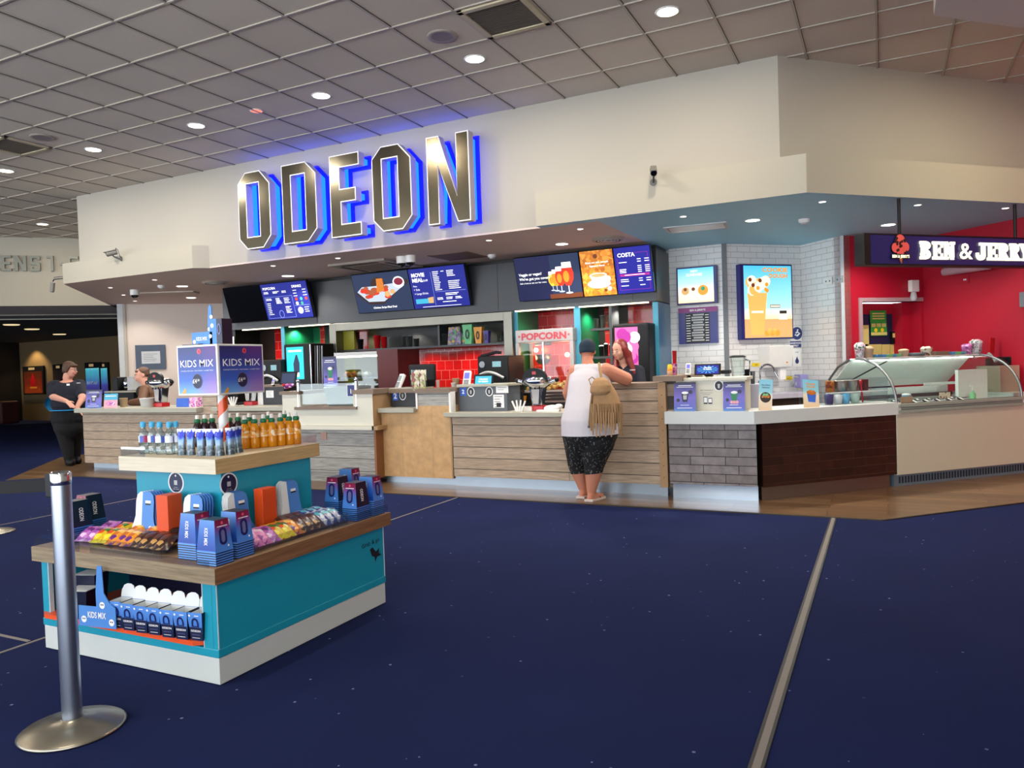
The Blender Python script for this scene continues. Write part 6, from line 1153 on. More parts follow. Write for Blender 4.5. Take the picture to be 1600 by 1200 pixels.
# ================================================================ leaflets and posters
splotmat('flyer_purple', ['#4a4a9a', '#5a58b0', '#7a6ac8', '#6a88c8'], 5., .3); mat('flyer_dark', '#1c1c3c', .4); mat('cup_green', '#1f7a50', .4); mat('flyer_teal', '#40a8c8', .4); mat('flyer_pink', '#e8a0b0', .4)
rampmat('flyer_bg', [(0, '#3aa0c0'), (.25, '#4a5ab8'), (.6, '#6a5ac0'), (1., '#2a2a70')], 'z', 0, .3, .3, noise=.3); rampmat('flyer_sky', [(0, '#d8b890'), (.45, '#e8d8c0'), (.6, '#8ac8d8'), (1, '#7ac0d8')], 'z', 0, .3, .3)
def leaflet(px0, px1, pt, pb, Y, zb, label, art, rz=0., lean=-.12, skew=0., grp='leaflets on the counters'):
    L_, w, h = item(px0, px1, pt, pb, Y, zb=zb); t = thing('leaflet_stand', label, 'leaflet', L_, rz, grp); t.rotation_euler = (lean, skew, rz)
    MB().box(0, w, .002, .006, 0, h, 'acrylic').build('acrylic_holder', t); MB().box(0, w, .0, .07, 0, .004, 'acrylic').build('foot', t); s = MB()
    if art in ('cup', 'float'):
        s.rect(0, w, 0, h, 0, 'flyer_bg'); s.rect(.0, w, h*.93, h, -.001, 'flyer_dark'); s.rect(w*.2, w*.8, h*.87, h*.89, -.001, 'white_ink'); s.rect(w*.12, w*.88, h*.82, h*.835, -.001, 'white_ink')
        s.pol([(w*.4, h*.32), (w*.62, h*.32), (w*.68, h*.62), (w*.34, h*.62)], -.001, 'flyer_dark' if art == 'cup' else 'cup_green'); s.ell((w*.51, -.001, h*.63), (w*.16, .001, h*.05), 'white_ink', 10)
        s.pol([(w*.44, h*.4), (w*.58, h*.4), (w*.6, h*.55), (w*.42, h*.55)], -.002, 'light_grey') if art == 'cup' else [s.disc((w*(.4+.12*k), -.002, h*.3), w*.08, 'flyer_pink', 10) for k in range(3)]
        s.disc((w*.76, -.002, h*.66), w*.09, 'flyer_dark', 12); s.disc((w*.2, -.002, h*.38), w*.08, 'flyer_dark', 12); s.rect(w*.15, w*.85, h*.1, h*.12, -.001, 'white_ink'); s.rect(w*.3, w*.7, h*.2, h*.215, -.001, 'white_ink')
    elif art == 'ice':
        s.rect(0, w, 0, h, 0, 'flyer_sky'); s.pol([(w*.3, h*.22), (w*.75, h*.22), (w*.82, h*.5), (w*.24, h*.5)], -.001, 'sticker_blue'); s.ell((w*.52, -.002, h*.55), (w*.3, .001, h*.09), 'nacho', 12); s.text('Cookie', w*.5, h*.82, h*.08, 'carton_orange', -.002, 'C', .03); s.text('Dough', w*.5, h*.72, h*.08, 'carton_orange', -.002, 'C', .03)
    elif art == 'tall':
        s.rect(0, w, 0, h, 0, 'flyer_sky'); s.text('Non-Dairy', w*.5, h*.8, h*.045, 'flyer_dark', -.002, 'C', .02); s.text('Delicious', w*.5, h*.72, h*.045, 'flyer_dark', -.002, 'C', .02); s.disc((w*.5, -.001, h*.42), w*.4, 'dark_brown', rz=h*.17)
        for k in range(5): s.disc((w*(.3+.1*k), -.002-.0002*k, h*(.45+.05*(k % 2))), w*.12, ('nacho', 'carton_green')[k % 2], 10)
    elif art == 'wave': s.rect(0, w, 0, h, 0, 'flyer_teal'); s.rect(.0, w, 0, h*.55, -.001, 'flyer_pink'); s.ell((w*.5, -.002, h*.3), (w*.35, .001, h*.15), 'bag_pink', 10); s.rect(w*.1, w*.9, h*.8, h*.86, -.002, 'white_ink')
    s.build('printed_sheet', t); return t
leaflet(133, 158, 609, 637, 7.62, .95, 'violet cup leaflet at the left end of the long counter', 'cup'); leaflet(162, 179, 615, 637, 7.62, .95, 'teal and pink leaflet right of the violet one at far left', 'wave', .2)
leaflet(506, 528, 557, 596, 7.95, 1.16, 'violet leaflet with a green cup, over the glass screen', 'float', 0, .04, grp=None)
leaflet(1053, 1087, 597, 641, 7.5, .88, 'violet cup leaflet at the left of the ice cream counter', 'cup'); leaflet(1130, 1164, 596, 641, 7.5, .88, 'violet leaflet with a green float cup on the ice cream counter', 'float')
leaflet(1185, 1206, 592, 638, 7.62, .88, 'tall narrow blue and cream leaflet at the corner of the white worktop', 'tall', .2, -.15, .06)
leaflet(1256, 1284, 590, 634, 7.95, .88, 'tilted blue and peach cookie dough leaflet on the angled white worktop', 'ice', .55, -.3, .12)
# cream till stand
L_, w, h = item(1048, 1169, 590, 641, 7.6, zb=.88); t = thing('till_stand', 'cream till stand with round stickers and a phone notice on the ice cream counter', 'till stand', L_)
MB().box(.06, w-.02, 0, .3, 0, h-.03, 'cream_board').build('front_board', t); MB().box(.04, w, -.02, .35, h-.03, h, 'cream_board').build('top', t, bevel=.003); s = MB(); roundel(s, w*.26, h*.75, .05); roundel(s, w*.64, h*.75, .055)
s.box(w*.44, w*.49, -.003, -.001, h*.2, h*.42, 'ink'); s.rect(w*.445, w*.485, h*.24, h*.40, -.004, 'white_ink'); s.box(w*.5, w*.55, -.003, -.001, h*.2, h*.38, 'ink'); s.rect(w*.505, w*.545, h*.24, h*.36, -.004, 'white_ink'); s.text('SKIP THE QUEUE', w*.48, h*.6, .012, 'ink', -.002, 'C'); s.rect(w*.4, w*.56, h*.53, h*.54, -.002, 'mid_grey'); s.rect(w*.43, w*.53, h*.48, h*.49, -.002, 'mid_grey'); s.build('notices', t)
L_, w, h = item(1126, 1140, 578, 592, 7.85, zb=1.235); s = MB(); s.box(0, w, 0, .12, 0, h, 'black_plastic'); tag(s.build('receipt_printer', loc=L_, bevel=.01), 'black receipt printer right of the blue burst tablet', 'printer')
# sauce bottles on the side return
cup(1050, 1059, 568, 590, 7.9, 'bag_pink', 'stack of pink paper cups on the oak cap', None, 1.235); cup(1050.5, 1058, 548, 568, 7.9, 'red_plastic', 'red cup on top of the pink cup stack', None, at(1054, 569, 7.9).z)
t = thing('squeeze_bottle', 'squeeze bottle with a yellow cap and peach body on the oak cap', 'bottle', (at(1047, 590, 7.75).x, 7.75, 1.235)); s = MB(); s.lathe([(.0001, 0), (.028, 0), (.028, .06), (.022, .075)], 'peach', 16); s.build('bottle', t); s = MB(); s.lathe([(.024, .07), (.024, .1), (.018, .115)], 'yellow_ink', 16); s.build('cap', t); s = MB(); s.lathe([(.0285, .045), (.0285, .07)], 'carton_orange', 16, cap=False); s.build('band', t); mat('peach', '#e0b08c', .4)
# ================================================================ white tiled corner
p0 = at(1058, 478, 10.0)
def lightbox(t, w, h, d): MB().box(0, w, 0, d, 0, h, 'frame_blue').build('frame', t, bevel=.004)
mat('frame_blue', '#1a1f6a', .35); rampmat('scr_sky', [(0, '#e8c8a0'), (.35, '#f4e8d4'), (.5, '#b8e4ee'), (1., '#3fb0d0')], 'z', 0, .5, emit=1.05); rampmat('scr_sky2', [(0, '#d8b078'), (.3, '#f0d8a8'), (.42, '#9fdce8'), (1., '#38b0d8')], 'z', 0, 1., emit=1.05)
mat('scr_shake', '#f2b860', emit=1.1); mat('scr_cream', '#fff4d8', emit=1.15); mat('scr_gold', '#f0a030', emit=1.05); mat('scr_dark', '#302018', emit=.6)
a, c = at(1058, 477, 10.0), at(1121, 477, 10.0); w, z0 = c.x-a.x, a.z; h = at(1090, 416, 10.0).z-z0
t = thing('lightbox_poster', 'square glowing sundae light box on the left white tiles', 'light box', (a.x, 10.0, z0), 0, 'light boxes on the tiles'); lightbox(t, w, h, .1)
s = MB(); s.rect(.02, w-.04, .02, h-.02, -.004, 'scr_sky'); s.text('NEW', w*.45, h*.85, h*.06, 'scr_cream', -.005, 'C', .03); s.text('SUNDAES', w*.45, h*.75, h*.07, 'scr_cream', -.005, 'C', .03)
for k, (x, r) in enumerate(((.22, .1), (.42, .12), (.66, .13))): s.pol([(w*(x-r*.6), h*.1), (w*(x+r*.6), h*.1), (w*(x+r), h*.3), (w*(x-r), h*.3)], -.006, 'scr_cream'); s.disc((w*x, -.007, h*.36), w*r, ('scr_tan', 'scr_cream', 'scr_gold')[k], 12); s.disc((w*x, -.008, h*.4), w*r*.4, 'scr_green' if k == 2 else 'scr_brown', 8)
s.build('glowing_print', t)
a, c = at(1061, 538, 10.04), at(1122, 538, 10.04); w, z0 = c.x-a.x, a.z; h = at(1090, 480, 10.04).z-z0
t = thing('menu_board', 'blue price board with a black and white list below the sundae light box', 'menu board', (a.x, 10.05, z0)); MB().box(0, w, 0, .03, 0, h, 'board_blue').build('board', t); mat('board_blue', '#242a78', .35); mat('board_purple', '#8a2a78', .4)
s = MB(); s.rect(0, w, h*.86, h, -.002, 'board_purple'); s.text("BEN & JERRY'S", w*.5, h*.9, h*.05, 'white_ink', -.003, 'C', .03); s.rect(w*.18, w*.8, h*.02, h*.84, -.003, 'ink')
for k in range(11): z = h*(.77-.07*k); s.rect(w*(.34+.04*(k % 3 == 0)), w*(.66-.03*(k % 2)), z, z+h*.045, -.004, 'light_grey'); s.rect(w*.2, w*.31, z, z+h*.02, -.004, 'white_ink'); s.rect(w*.69, w*.78, z, z+h*.02, -.004, 'white_ink')
s.build('price_list', t)
TB = (-1.85, 10.12)
def tb(px, py, off=0.): return atv(px, py, (TB[0]+off*.7071, TB[1]-off*.7071), 45)
a, c = tb(1159, 531, .1), tb(1240, 527, .1); w = math.hypot(c.x-a.x, c.y-a.y); h = tb(1200, 413, .1).z-a.z
t = thing('lightbox_poster', 'large glowing milkshake light box on the middle white tiles', 'light box', a, Q, 'light boxes on the tiles'); lightbox(t, w, h, .1)
s = MB(); s.rect(.05, w-.02, .02, h-.02, -.004, 'scr_sky2'); s.rect(.05, w-.02, .02, h*.27, -.0045, 'scr_tan'); s.pol([(w*.18, h*.06), (w*.42, h*.06), (w*.5, h*.62), (w*.12, h*.62)], -.006, 'scr_shake')
for k in range(11): q = random.Random(k); s.disc((w*(.13+.36*q.random()), -.007-.0004*k, h*(.64+.14*q.random())), w*.09, ('scr_cream', 'scr_shake')[k % 2], 12)
for k in range(7): q = random.Random(k+50); s.disc((w*(.14+.36*q.random()), -.014, h*(.64+.16*q.random())), w*.035, 'scr_brown' if k % 2 else 'scr_gold', 8)
s.pol([(w*.19, h*.35), (w*.42, h*.35), (w*.42, h*.38), (w*.19, h*.38)], -.008, 'scr_cream')
s.text('COOKIE', w*.66, h*.9, h*.055, 'scr_gold', -.006, 'C', .05, w=w*.5); s.text('DOUGH', w*.72, h*.82, h*.055, 'scr_gold', -.006, 'C', .05, w=w*.36); s.rect(w*.55, w*.75, h*.42, h*.46, -.006, 'scr_brown'); s.rect(w*.56, w*.74, h*.43, h*.45, -.007, 'scr_cream'); s.pol([(w*.72, h*.26), (w*.88, h*.26), (w*.87, h*.38), (w*.72, h*.38)], -.006, 'scr_cream'); s.rect(w*.73, w*.87, h*.34, h*.38, -.007, 'scr_dark')
for k in range(5): s.disc((w*(.48+.05*k), -.009, h*(.08+.03*(k % 2))), w*.05, 'scr_shake' if k % 2 else 'scr_gold', 10)
s.build('glowing_print', t)
def on_tile(px0, px1, pt, pb, off=.02):
    a, c = tb(px0, pb, off), tb(px1, pb, off); return a, math.hypot(c.x-a.x, c.y-a.y), tb((px0+px1)/2, pt, off).z-a.z
L_, w, h = on_tile(1203, 1239, 540, 575, .25); t = thing('hand_dryer', 'white paper towel dispenser on the white tiles under the milkshake poster', 'towel dispenser', L_, Q); s = MB(); s.hexa([(.02, .02, 0), (w-.0, .02, 0), (w, .24, .0), (.02, .24, .0)], [(-.02, -.03, h), (w, -.03, h), (w, .24, h), (-.02, .24, h)], 'white_plastic'); s.build('casing', t, bevel=.012); s = MB(); s.rect(w*.66, w*.74, h*.2, h*.26, -.022, 'carton_orange'); s.build('badge', t); s = MB(); s.box(w*.55, w*.8, .05, .1, -.16, .0, 'white_matte'); s.build('paper_towel', t)
for px0, px1, pt, pb, m_, tx, lb in ((1235, 1252, 533, 543, 'sticker_navy', ('HANDWASH', 'ONLY'), 'small navy handwash only sign on the white tiles'), (1239, 1252, 545, 573, 'white_matte', None, 'white soap notice with a blue drop on the tiles'), (1175, 1189, 567, 573, 'yellow_ink', ('HOT',), 'yellow warning sticker left of the spring tap'), (1225, 1238, 588, 594, 'yellow_ink', ('HOT',), 'yellow warning sticker above the small tap')):
    L_, w, h = on_tile(px0, px1, pt, pb); t = thing('wall_sign', lb, 'sign', L_, Q, 'small signs on the tiles'); MB().box(0, w, 0, .01, 0, h, m_).build('plate', t); s = MB()
    if tx: [s.text(x_, w/2, h*(.55 if len(tx) > 1 else .3)-h*.4*k, h*.28, 'white_ink' if m_ != 'yellow_ink' else 'ink', -.002, 'C', .03) for k, x_ in enumerate(tx)]
    else: s.disc((w*.5, -.002, h*.3), w*.22, 'sticker_navy', rz=h*.14); s.pol([(w*.3, h*.34), (w*.7, h*.34), (w*.5, h*.58)], -.002, 'sticker_navy'); s.text('soap', w*.5, h*.78, h*.09, 'sticker_navy', -.002, 'C')
    s.build('print', t)
L_, w, h = on_tile(1238, 1253, 511, 531); t = thing('round_sign', 'round navy hand washing sign at the lower right of the milkshake poster', 'sign', L_, Q); s = MB(); s.cyl((w*.5, 0, h*.5), (w*.5, .012, h*.5), h*.5, 'sticker_navy', n=28); s.build('plate', t); s = MB(); s.tube([(w*.25, -.003, h*.4), (w*.5, -.003, h*.3), (w*.75, -.003, h*.5), (w*.55, -.003, h*.62), (w*.35, -.003, h*.52)], .012, 'white_ink'); s.tube([(w*.6, -.003, h*.8), (w*.5, -.003, h*.7)], .01, 'white_ink'); s.build('hand_symbol', t)
# worktop with the sink along the tiles
s = MB(); s.prism([(-1.86, 9.62), (-1.62, 9.62), (-1.0, 10.25), (-.9, 10.3), (-.9, 10.8), (-1.0, 10.88), (-1.86, 10.03)], 0, .06, 'lilac_white'); mat('lilac_white', '#b8b4c4', .3)
tag(s.build('sink_worktop', loc=(0, 0, .86), bevel=.006), 'pale lilac rear worktop with the sink along the white tiles', 'worktop'); s = MB(); s.prism([(-1.84, 9.68), (-1.64, 9.68), (-1.0, 10.3), (-1.0, 10.8), (-1.84, 9.98)], 0, .858, 'dark_brown'); tag(s.build('base_cupboard'), 'dark brown cupboard front under the lilac worktop', 'cupboard')
p = tb(1188, 602, .3); s = MB(); s.cyl((0, 0, 0), (0, 0, .06), .03, 'chrome'); t = thing('spring_tap', 'tall spring-necked rinse tap by the white tiles', 'tap', p, Q); s.build('base', t)
hz = tb(1200, 568, .3).z-p.z; s = MB(); n = 60; pts = [(0, 0, .05), (0, 0, hz*.5)]+[(.11-.11*math.cos(a), 0, hz*.62+hz*.34*math.sin(a)) for a in [PI*k/10 for k in range(11)]]; s.tube(pts, .009, 'dark_grey')
for k in range(26):
    f_ = k/25*(len(pts)-1.001); i_ = int(f_); q = Vector(pts[i_]).lerp(Vector(pts[i_+1]), f_-i_); d_ = (Vector(pts[i_+1])-Vector(pts[i_])).normalized(); s.cyl(q-d_*.003, q+d_*.003, .016, 'chrome', n=10)
s.build('spring_neck', t); s = MB(); s.cyl((.22, 0, hz*.62), (.25, -.02, hz*.35), .014, 'chrome', r1=.02); s.build('spray_head', t)
p = tb(1240, 605, .25); t = thing('basin_tap', 'small chrome basin tap below the yellow sticker', 'tap', p, Q); s = MB(); s.tube([(0, 0, 0), (0, 0, .1), (.0, -.04, .14), (0, -.1, .13)], .012, 'chrome'); s.cyl((-.04, 0, .02), (-.04, 0, .07), .009, 'chrome'); s.cyl((.04, 0, .02), (.04, 0, .07), .009, 'chrome'); s.build('spout', t)
L_, w, h = on_tile(1251, 1263, 585, 606, .22); s = MB(); s.box(0, w, 0, .12, 0, h, 'towel_lilac'); mat('towel_lilac', '#8c88c0', .5); tag(s.build('lilac_box', loc=L_, rz=Q, bevel=.006), 'lilac plastic box beside the basin tap', 'box')
# blender and jugs
Lb, w, h = item(1140, 1167, 555, 592, 8.1, zb=1.12); t = thing('blender', 'glass blender with a black lid behind the cream till stand', 'blender', (Lb[0]+w/2, 8.1, Lb[2]))
s = MB(); s.lathe([(.05, .06), (.062, .08), (.08, h*.93)], 'clear_glass', 20, cap=False); s.build('jug', t); s = MB(); s.lathe([(.083, h*.92), (.083, h*.97), (.05, h), (.0001, h)], 'black_plastic', 20, cap=False); s.build('lid', t); s = MB(); s.lathe([(.085, 0), (.08, .04), (.052, .065), (.0001, .066)], 'black_plastic', 20, cap=False); s.build('motor_base', t); s = MB(); s.tube([(.075, 0, h*.85), (.12, 0, h*.8), (.115, 0, h*.45), (.06, 0, h*.3)], .008, 'grey_glass'); s.build('handle', t)
L2, w2, h2 = item(1140, 1180, 592, 640, 8.3, zb=.88); s = MB(); s.box(0, .36, 0, .3, 0, 1.12-.88, 'lilac_white'); tag(s.build('lilac_cabinet', loc=(Lb[0]-.04, 8.0, .88), bevel=.006), 'pale lilac cabinet under the blender', 'cabinet')
cup(1163, 1172, 577, 592, 8.05, 'black_plastic', 'black beaker right of the blender', None, 1.12); cup(1172, 1181, 580, 604, 8.05, 'grey_glass', 'clear measuring jug right of the black beaker', None, 1.12, name='measuring_jug')
# sockets on the right tiles
p = atv(1288, 446, (-1.0, 10.95), -45)
for k, (dx, lb) in enumerate(((0, 'white double socket on the right white tiles'), (.2, 'grey blank plate right of the double socket'))):
    t = thing('wall_socket', lb, 'socket', (p.x+.7071*dx, p.y-.7071*dx-.012, p.z), -Q, 'sockets on the tiles'); MB().box(0, .15, -.01, .0, 0, .09, 'white_plastic' if k == 0 else 'light_grey').build('plate', t, bevel=.003)
    s = MB(); [s.rect(x, x+.02, .035, .055, -.0115, 'dark_grey') for x in (.035, .1)]; s.build('switches', t)
# ================================================================ acrylic toppings box and goods on the freezer
def on_ctr(px, pb): return onz(px, pb, .88)
def tq(px, back, py=620): p = atv(px, py, tuple(q45(0, back))[:2], 45); return (Vector((p.x, p.y, 0))-q45(0, back)).dot(D45)
ta, tb_ = tq(1291, .1), tq(1388, .1); w, h, d = tb_-ta, .26, .24
t = thing('acrylic_case', 'clear acrylic toppings case on the angled white worktop', 'display case', q45(ta, .1, .88), Q)
for nm, bb in (('front_pane', (0, w, 0, .005, 0, h)), ('back_pane', (0, w, d-.005, d, 0, h)), ('end_pane', (0, .005, 0, d, 0, h)), ('end_pane', (w-.005, w, 0, d, 0, h)), ('middle_shelf', (0, w, 0, d, .12, .125))): MB().box(*bb, 'acrylic').build(nm, t)
MB().box(0, w, -.002, .004, .12, .126, 'white_ink').build('shelf_edge', t)
for k, (px, r, m_, lb) in enumerate(((1297, .045, 'nacho', 'brown and red topping jar at the left of the acrylic case'), (1312, .07, 'steel', 'left steel topping pot in the acrylic case'), (1331, .075, 'steel', 'right steel topping pot in the acrylic case'), (1350, .045, 'red_trunk', 'dark red topping jar at the right of the acrylic case'))):
    s = MB(); s.lathe([(.0001, 0), (r, 0), (r, .105), (r*1.05, .11), (r*1.05, .115), (r*.9, .115), (r*.85, .02)], m_, 20, cap=False); tag(s.build('topping_pot', loc=q45(tq(px, .22), .22, .88+.127)), lb, 'pot', 'topping pots')
for k, (px, m_, hh, lb) in enumerate(((1295, 'sticker_navy', .1, 'navy packet in the bottom of the acrylic case'), (1309, 'white_card', .09, 'white cup in the bottom of the acrylic case'), (1321, 'scoop_blue', .1, 'light blue tub in the bottom of the acrylic case'), (1336, 'mint', .09, 'pale green cup in the bottom of the acrylic case'))):
    s = MB(); s.lathe([(.0001, 0), (.038, 0), (.048, hh), (.0001, hh+.01)], m_, 18, cap=False); tag(s.build('sample_tub', loc=q45(tq(px, .16), .16, .885)), lb, 'tub', 'sample tubs')
mat('mint', '#b8d8c8', .4)
s = MB(); s.cyl((0, 0, 0), (-.02, 0, .2), .008, 'red_plastic'); s.ell((-.022, 0, .21), (.02, .01, .028), 'red_plastic', 10); tag(s.build('red_spoon', loc=q45(tq(1348, .14), .14, .885), rz=Q), 'red plastic spoon standing in the acrylic case', 'spoon')
s = MB(); s.box(-.1, .1, -.02, .02, 0, .006, 'white_matte'); tag(s.build('white_spoon', loc=q45(tq(1372, .05), .05, .885), rz=Q), 'white flat spoon lying at the right of the acrylic case', 'spoon')
def ftop(px): return atv(px, 555, tuple(q45(0, .5))[:2], 45)
FZ = 1.345
def ftop(px): return atv(px, 555, tuple(q45(0, .5))[:2], 45)
def on_fr(px0, px1, pt, m_, label, kind='box', name='carton_box', cat='box', grp='goods on the freezer'):
    a, c = ftop(px0), ftop(px1); w = math.hypot(c.x-a.x, c.y-a.y); h = atv((px0+px1)/2, pt, tuple(q45(0, .5))[:2], 45).z-FZ; cc = (a+c)/2
    if kind == 'box': s = MB(); s.box(-w/2, w/2, -.05, .05, 0, h, m_); return tag(s.build(name, loc=(cc.x, cc.y, FZ), rz=Q, bevel=.003), label, cat, grp)
    s = MB(); r = w/2
    if kind == 'cup': s.lathe([(.0001, 0), (r*.75, 0), (r, h*.7), (r*1.05, h*.72), (r, h*.85), (r*.5, h), (.0001, h)], m_, 18, cap=False)
    if kind == 'cone':
        s.lathe([(r*.3, 0), (r*.35, 0), (r*.9, h), (r*.8, h)], m_, 16, cap=False)
    if kind == 'tray': s.lathe([(.0001, 0), (r*.8, 0), (r, h*.6), (r, h), (.0001, h*.9)], m_, 20, cap=False)
    return tag(s.build(name, loc=(cc.x, cc.y, FZ), rz=Q), label, cat, grp)
splotmat('cup_print', ['#e8e4e4', '#d8a0b0', '#f4f0f0', '#5a7a5a', '#c8c0c8'], 60, .3); splotmat('box_blue_green', ['#4a90c0', '#70b070', '#a8d0e0', '#3a78a8'], 16, .5)
on_fr(1337, 1350, 535, 'cup_print', 'stack of printed dome cups at the left end of the freezer top', 'cup', 'cup_stack', 'cups'); on_fr(1351, 1363, 541, 'cardboard', 'tan cup stack right of the printed dome cups', 'cup', 'cup_stack', 'cups')
on_fr(1365, 1404, 553.5, 'box_blue_green', 'long blue and green carton lying on the freezer top, left'); on_fr(1406, 1418, 545, 'cardboard', 'tan paper roll right of the long carton', 'cup', 'cup_stack', 'cups')
on_fr(1420, 1442, 551, 'mid_grey', 'grey round trays stacked on the freezer top', 'tray', 'tray_stack', 'trays'); on_fr(1441, 1454, 541, 'cookie_card', 'patterned wafer cup stack on the freezer top', 'cup', 'cup_stack', 'cups'); on_fr(1456, 1478, 549, 'cap_brown', 'brown carton on the freezer top', 'box')
on_fr(1479, 1504, 549.5, 'box_blue_green', 'blue and green carton lying on the freezer top, right'); on_fr(1505, 1517, 537, 'bag_pink', 'pink dome cup stack near the right end of the freezer top', 'cup', 'cup_stack', 'cups'); on_fr(1518, 1532, 530, 'cup_print', 'tall printed dome cup stack near the right end of the freezer top', 'cup', 'cup_stack', 'cups')
o = on_fr(1545, 1552, 528, 'red_plastic', 'narrow red upright strip at the right end of the freezer top'); o.rotation_euler = (0, .12, Q); o.scale = (1, .25, 1)
p = q45(tq(1566, .32, 574), .32, 1.2); t = thing('desk_phone', 'black phone with a white handset right of the freezer', 'phone', (p.x, p.y, 1.2), Q-.3); s = MB(); s.hexa([(-.1, 0, 0), (.1, 0, 0), (.1, .15, 0), (-.1, .15, 0)], [(-.1, 0, .02), (.1, 0, .02), (.1, .15, .09), (-.1, .15, .09)], 'black_plastic'); s.build('base', t, bevel=.006); s = MB(); s.tube([(-.07, .0, .05), (-.075, .05, .1), (-.07, .13, .14)], [.022, .014, .022], 'light_grey'); s.build('handset', t)
a = q45(tq(1580, .34, 573), .34, 1.2); s = MB(); s.box(0, .2, 0, .2, 0, .1, 'black_plastic'); t = thing('till_printer', 'black and blue till printer cut by the right picture edge', 'printer', (a.x, a.y, 1.2), Q); s.build('casing', t, bevel=.01); s = MB(); s.rect(.03, .18, .03, .09, -.002, 'sticker_navy'); s.build('panel', t)
# ================================================================ hanging sign
SA = Vector((-.155, 7.895, 0)); zt_, zb_ = 2.515, 2.24
t = thing('hanging_sign', 'navy hanging sign with glowing ice cream shop lettering under the blue soffit', 'sign', (SA.x, SA.y, 0), Q)
MB().box(0, 3.4, 0, .12, zb_, zt_, 'sign_navy').build('sign_box', t, bevel=.003); mat('sign_navy', '#15205c', .3); MB().box(-.003, .07, -.004, .124, zb_-.002, zt_+.002, 'black_plastic').build('end_cap', t); s = MB(); s.box(0, 3.4, -.006, .126, zt_, zt_+.012, 'black_plastic'); s.box(0, 3.4, -.006, .126, zb_-.012, zb_, 'black_plastic'); s.build('edge_rail', t)
for px in (1412, 1594): 
    p = atv(px, 312, tuple(SA)[:2], 45); x = (p-Vector((SA.x, SA.y, p.z))).dot(D45); MB().cyl((x, .06, zt_), (x, .06, SZ), .016, 'black_plastic').build('hanging_rod', t)
def sgx(px): p = atv(px, 390, tuple(SA)[:2], 45); return (p-Vector((SA.x, SA.y, p.z))).dot(D45)
mat('sign_glow', '#fff2c8', emit=1.9)
s = MB(); zl, zh = zb_+.048, zt_-.052; H = zh-zl
def slabletter(ch, x0, x1):
    W = x1-x0; st = W*.3; sf = H*.17; X = lambda u: x0+u*W; Z = lambda v: zl+v*H; y0, y1, m_ = -.018, -.003, 'sign_glow'
    bx_ = lambda u0, u1, v0, v1: s.box(X(u0), X(u1), y0, y1, Z(v0), Z(v1), m_)
    if ch in 'BER': bx_(0, .55, 0, .16); bx_(0, .55, .84, 1); bx_(.12, .42, .1, .9)
    if ch == 'B': [s.ring2([(X(.5)+W*.45*math.cos(a), Z(v)+H*r*math.sin(a)) for a in A_], [(X(.45)+W*.16*math.cos(a), Z(v)+H*r*.3*math.sin(a)) for a in A_], y0, y1, m_) for v, r in ((.27, .27), (.76, .24)) for A_ in [[2*PI*k/16 for k in range(16)]]]
    if ch == 'E': bx_(.4, .95, 0, .16); bx_(.4, .95, .84, 1); bx_(.4, .7, .42, .58); bx_(.8, .95, 0, .34); bx_(.8, .95, .66, 1); bx_(.62, .74, .34, .66)
    if ch == 'N': bx_(-.02, .4, 0, .15); bx_(0, .36, .85, 1); bx_(.08, .3, .1, .9); bx_(.6, 1.02, .85, 1); bx_(.7, .92, .1, .9); s.face2([(X(.1), Z(1)), (X(.38), Z(1)), (X(.92), Z(0)), (X(.64), Z(0))][::-1], y0, y1, m_)
    if ch == 'J': bx_(.3, 1., .84, 1); bx_(.5, .85, .25, .9); s.ring2([(X(.42)+W*.43*math.cos(a), Z(.26)+H*.27*math.sin(a)) for a in [PI+PI*k/10 for k in range(11)]]+[(X(.5), Z(.26))], [(X(.45)+W*.1*math.cos(a), Z(.3)+H*.08*math.sin(a)) for a in [PI+PI*k/10 for k in range(11)]]+[(X(.5), Z(.3))], y0, y1, m_); bx_(-.02, .22, .25, .42)
    if ch == 'R': s.ring2([(X(.48)+W*.42*math.cos(a), Z(.72)+H*.28*math.sin(a)) for a in [2*PI*k/16 for k in range(16)]], [(X(.46)+W*.14*math.cos(a), Z(.72)+H*.09*math.sin(a)) for a in [2*PI*k/16 for k in range(16)]], y0, y1, m_); s.face2([(X(.35), Z(.5)), (X(.62), Z(.5)), (X(1.02), Z(0)), (X(.66), Z(0))][::-1], y0, y1, m_); bx_(.62, 1.06, 0, .13)
    if ch == 'Y': bx_(-.05, .4, .86, 1); bx_(.6, 1.05, .86, 1); bx_(.34, .66, 0, .5); bx_(.2, .8, 0, .14); s.face2([(X(.02), Z(.95)), (X(.34), Z(.95)), (X(.66), Z(.4)), (X(.36), Z(.4))][::-1], y0, y1, m_); s.face2([(X(.98), Z(.95)), (X(.7), Z(.95)), (X(.36), Z(.4)), (X(.64), Z(.4))], y0, y1, m_)
for ch, a, c in (('B', 1436, 1453), ('E', 1455.5, 1472), ('N', 1473, 1490), ('J', 1524, 1540), ('E', 1541, 1557), ('R', 1558, 1575), ('R', 1576, 1592), ('Y', 1592, 1608), ): s = MB(); slabletter(ch, sgx(a), sgx(c)); s.build('glowing_letter', t, label='cream glowing slab letter %s' % ch)
s = MB()
x0, x1 = sgx(1496), sgx(1518); s.text('&', (x0+x1)/2, zl+.01, H*.93, 'sign_glow', -.018, 'C', .012, w=(x1-x0)*.95)
s.build('glowing_letter', t, label='cream glowing slab letter')
s = MB(); cx = (sgx(1391)+sgx(1419))/2; W = (sgx(1419)-sgx(1391)); mat('scoop_red', '#d85048', emit=.75); mat('dot_dark', '#3a1412', emit=.3); mat('cone_tan', '#b06030', emit=.5)
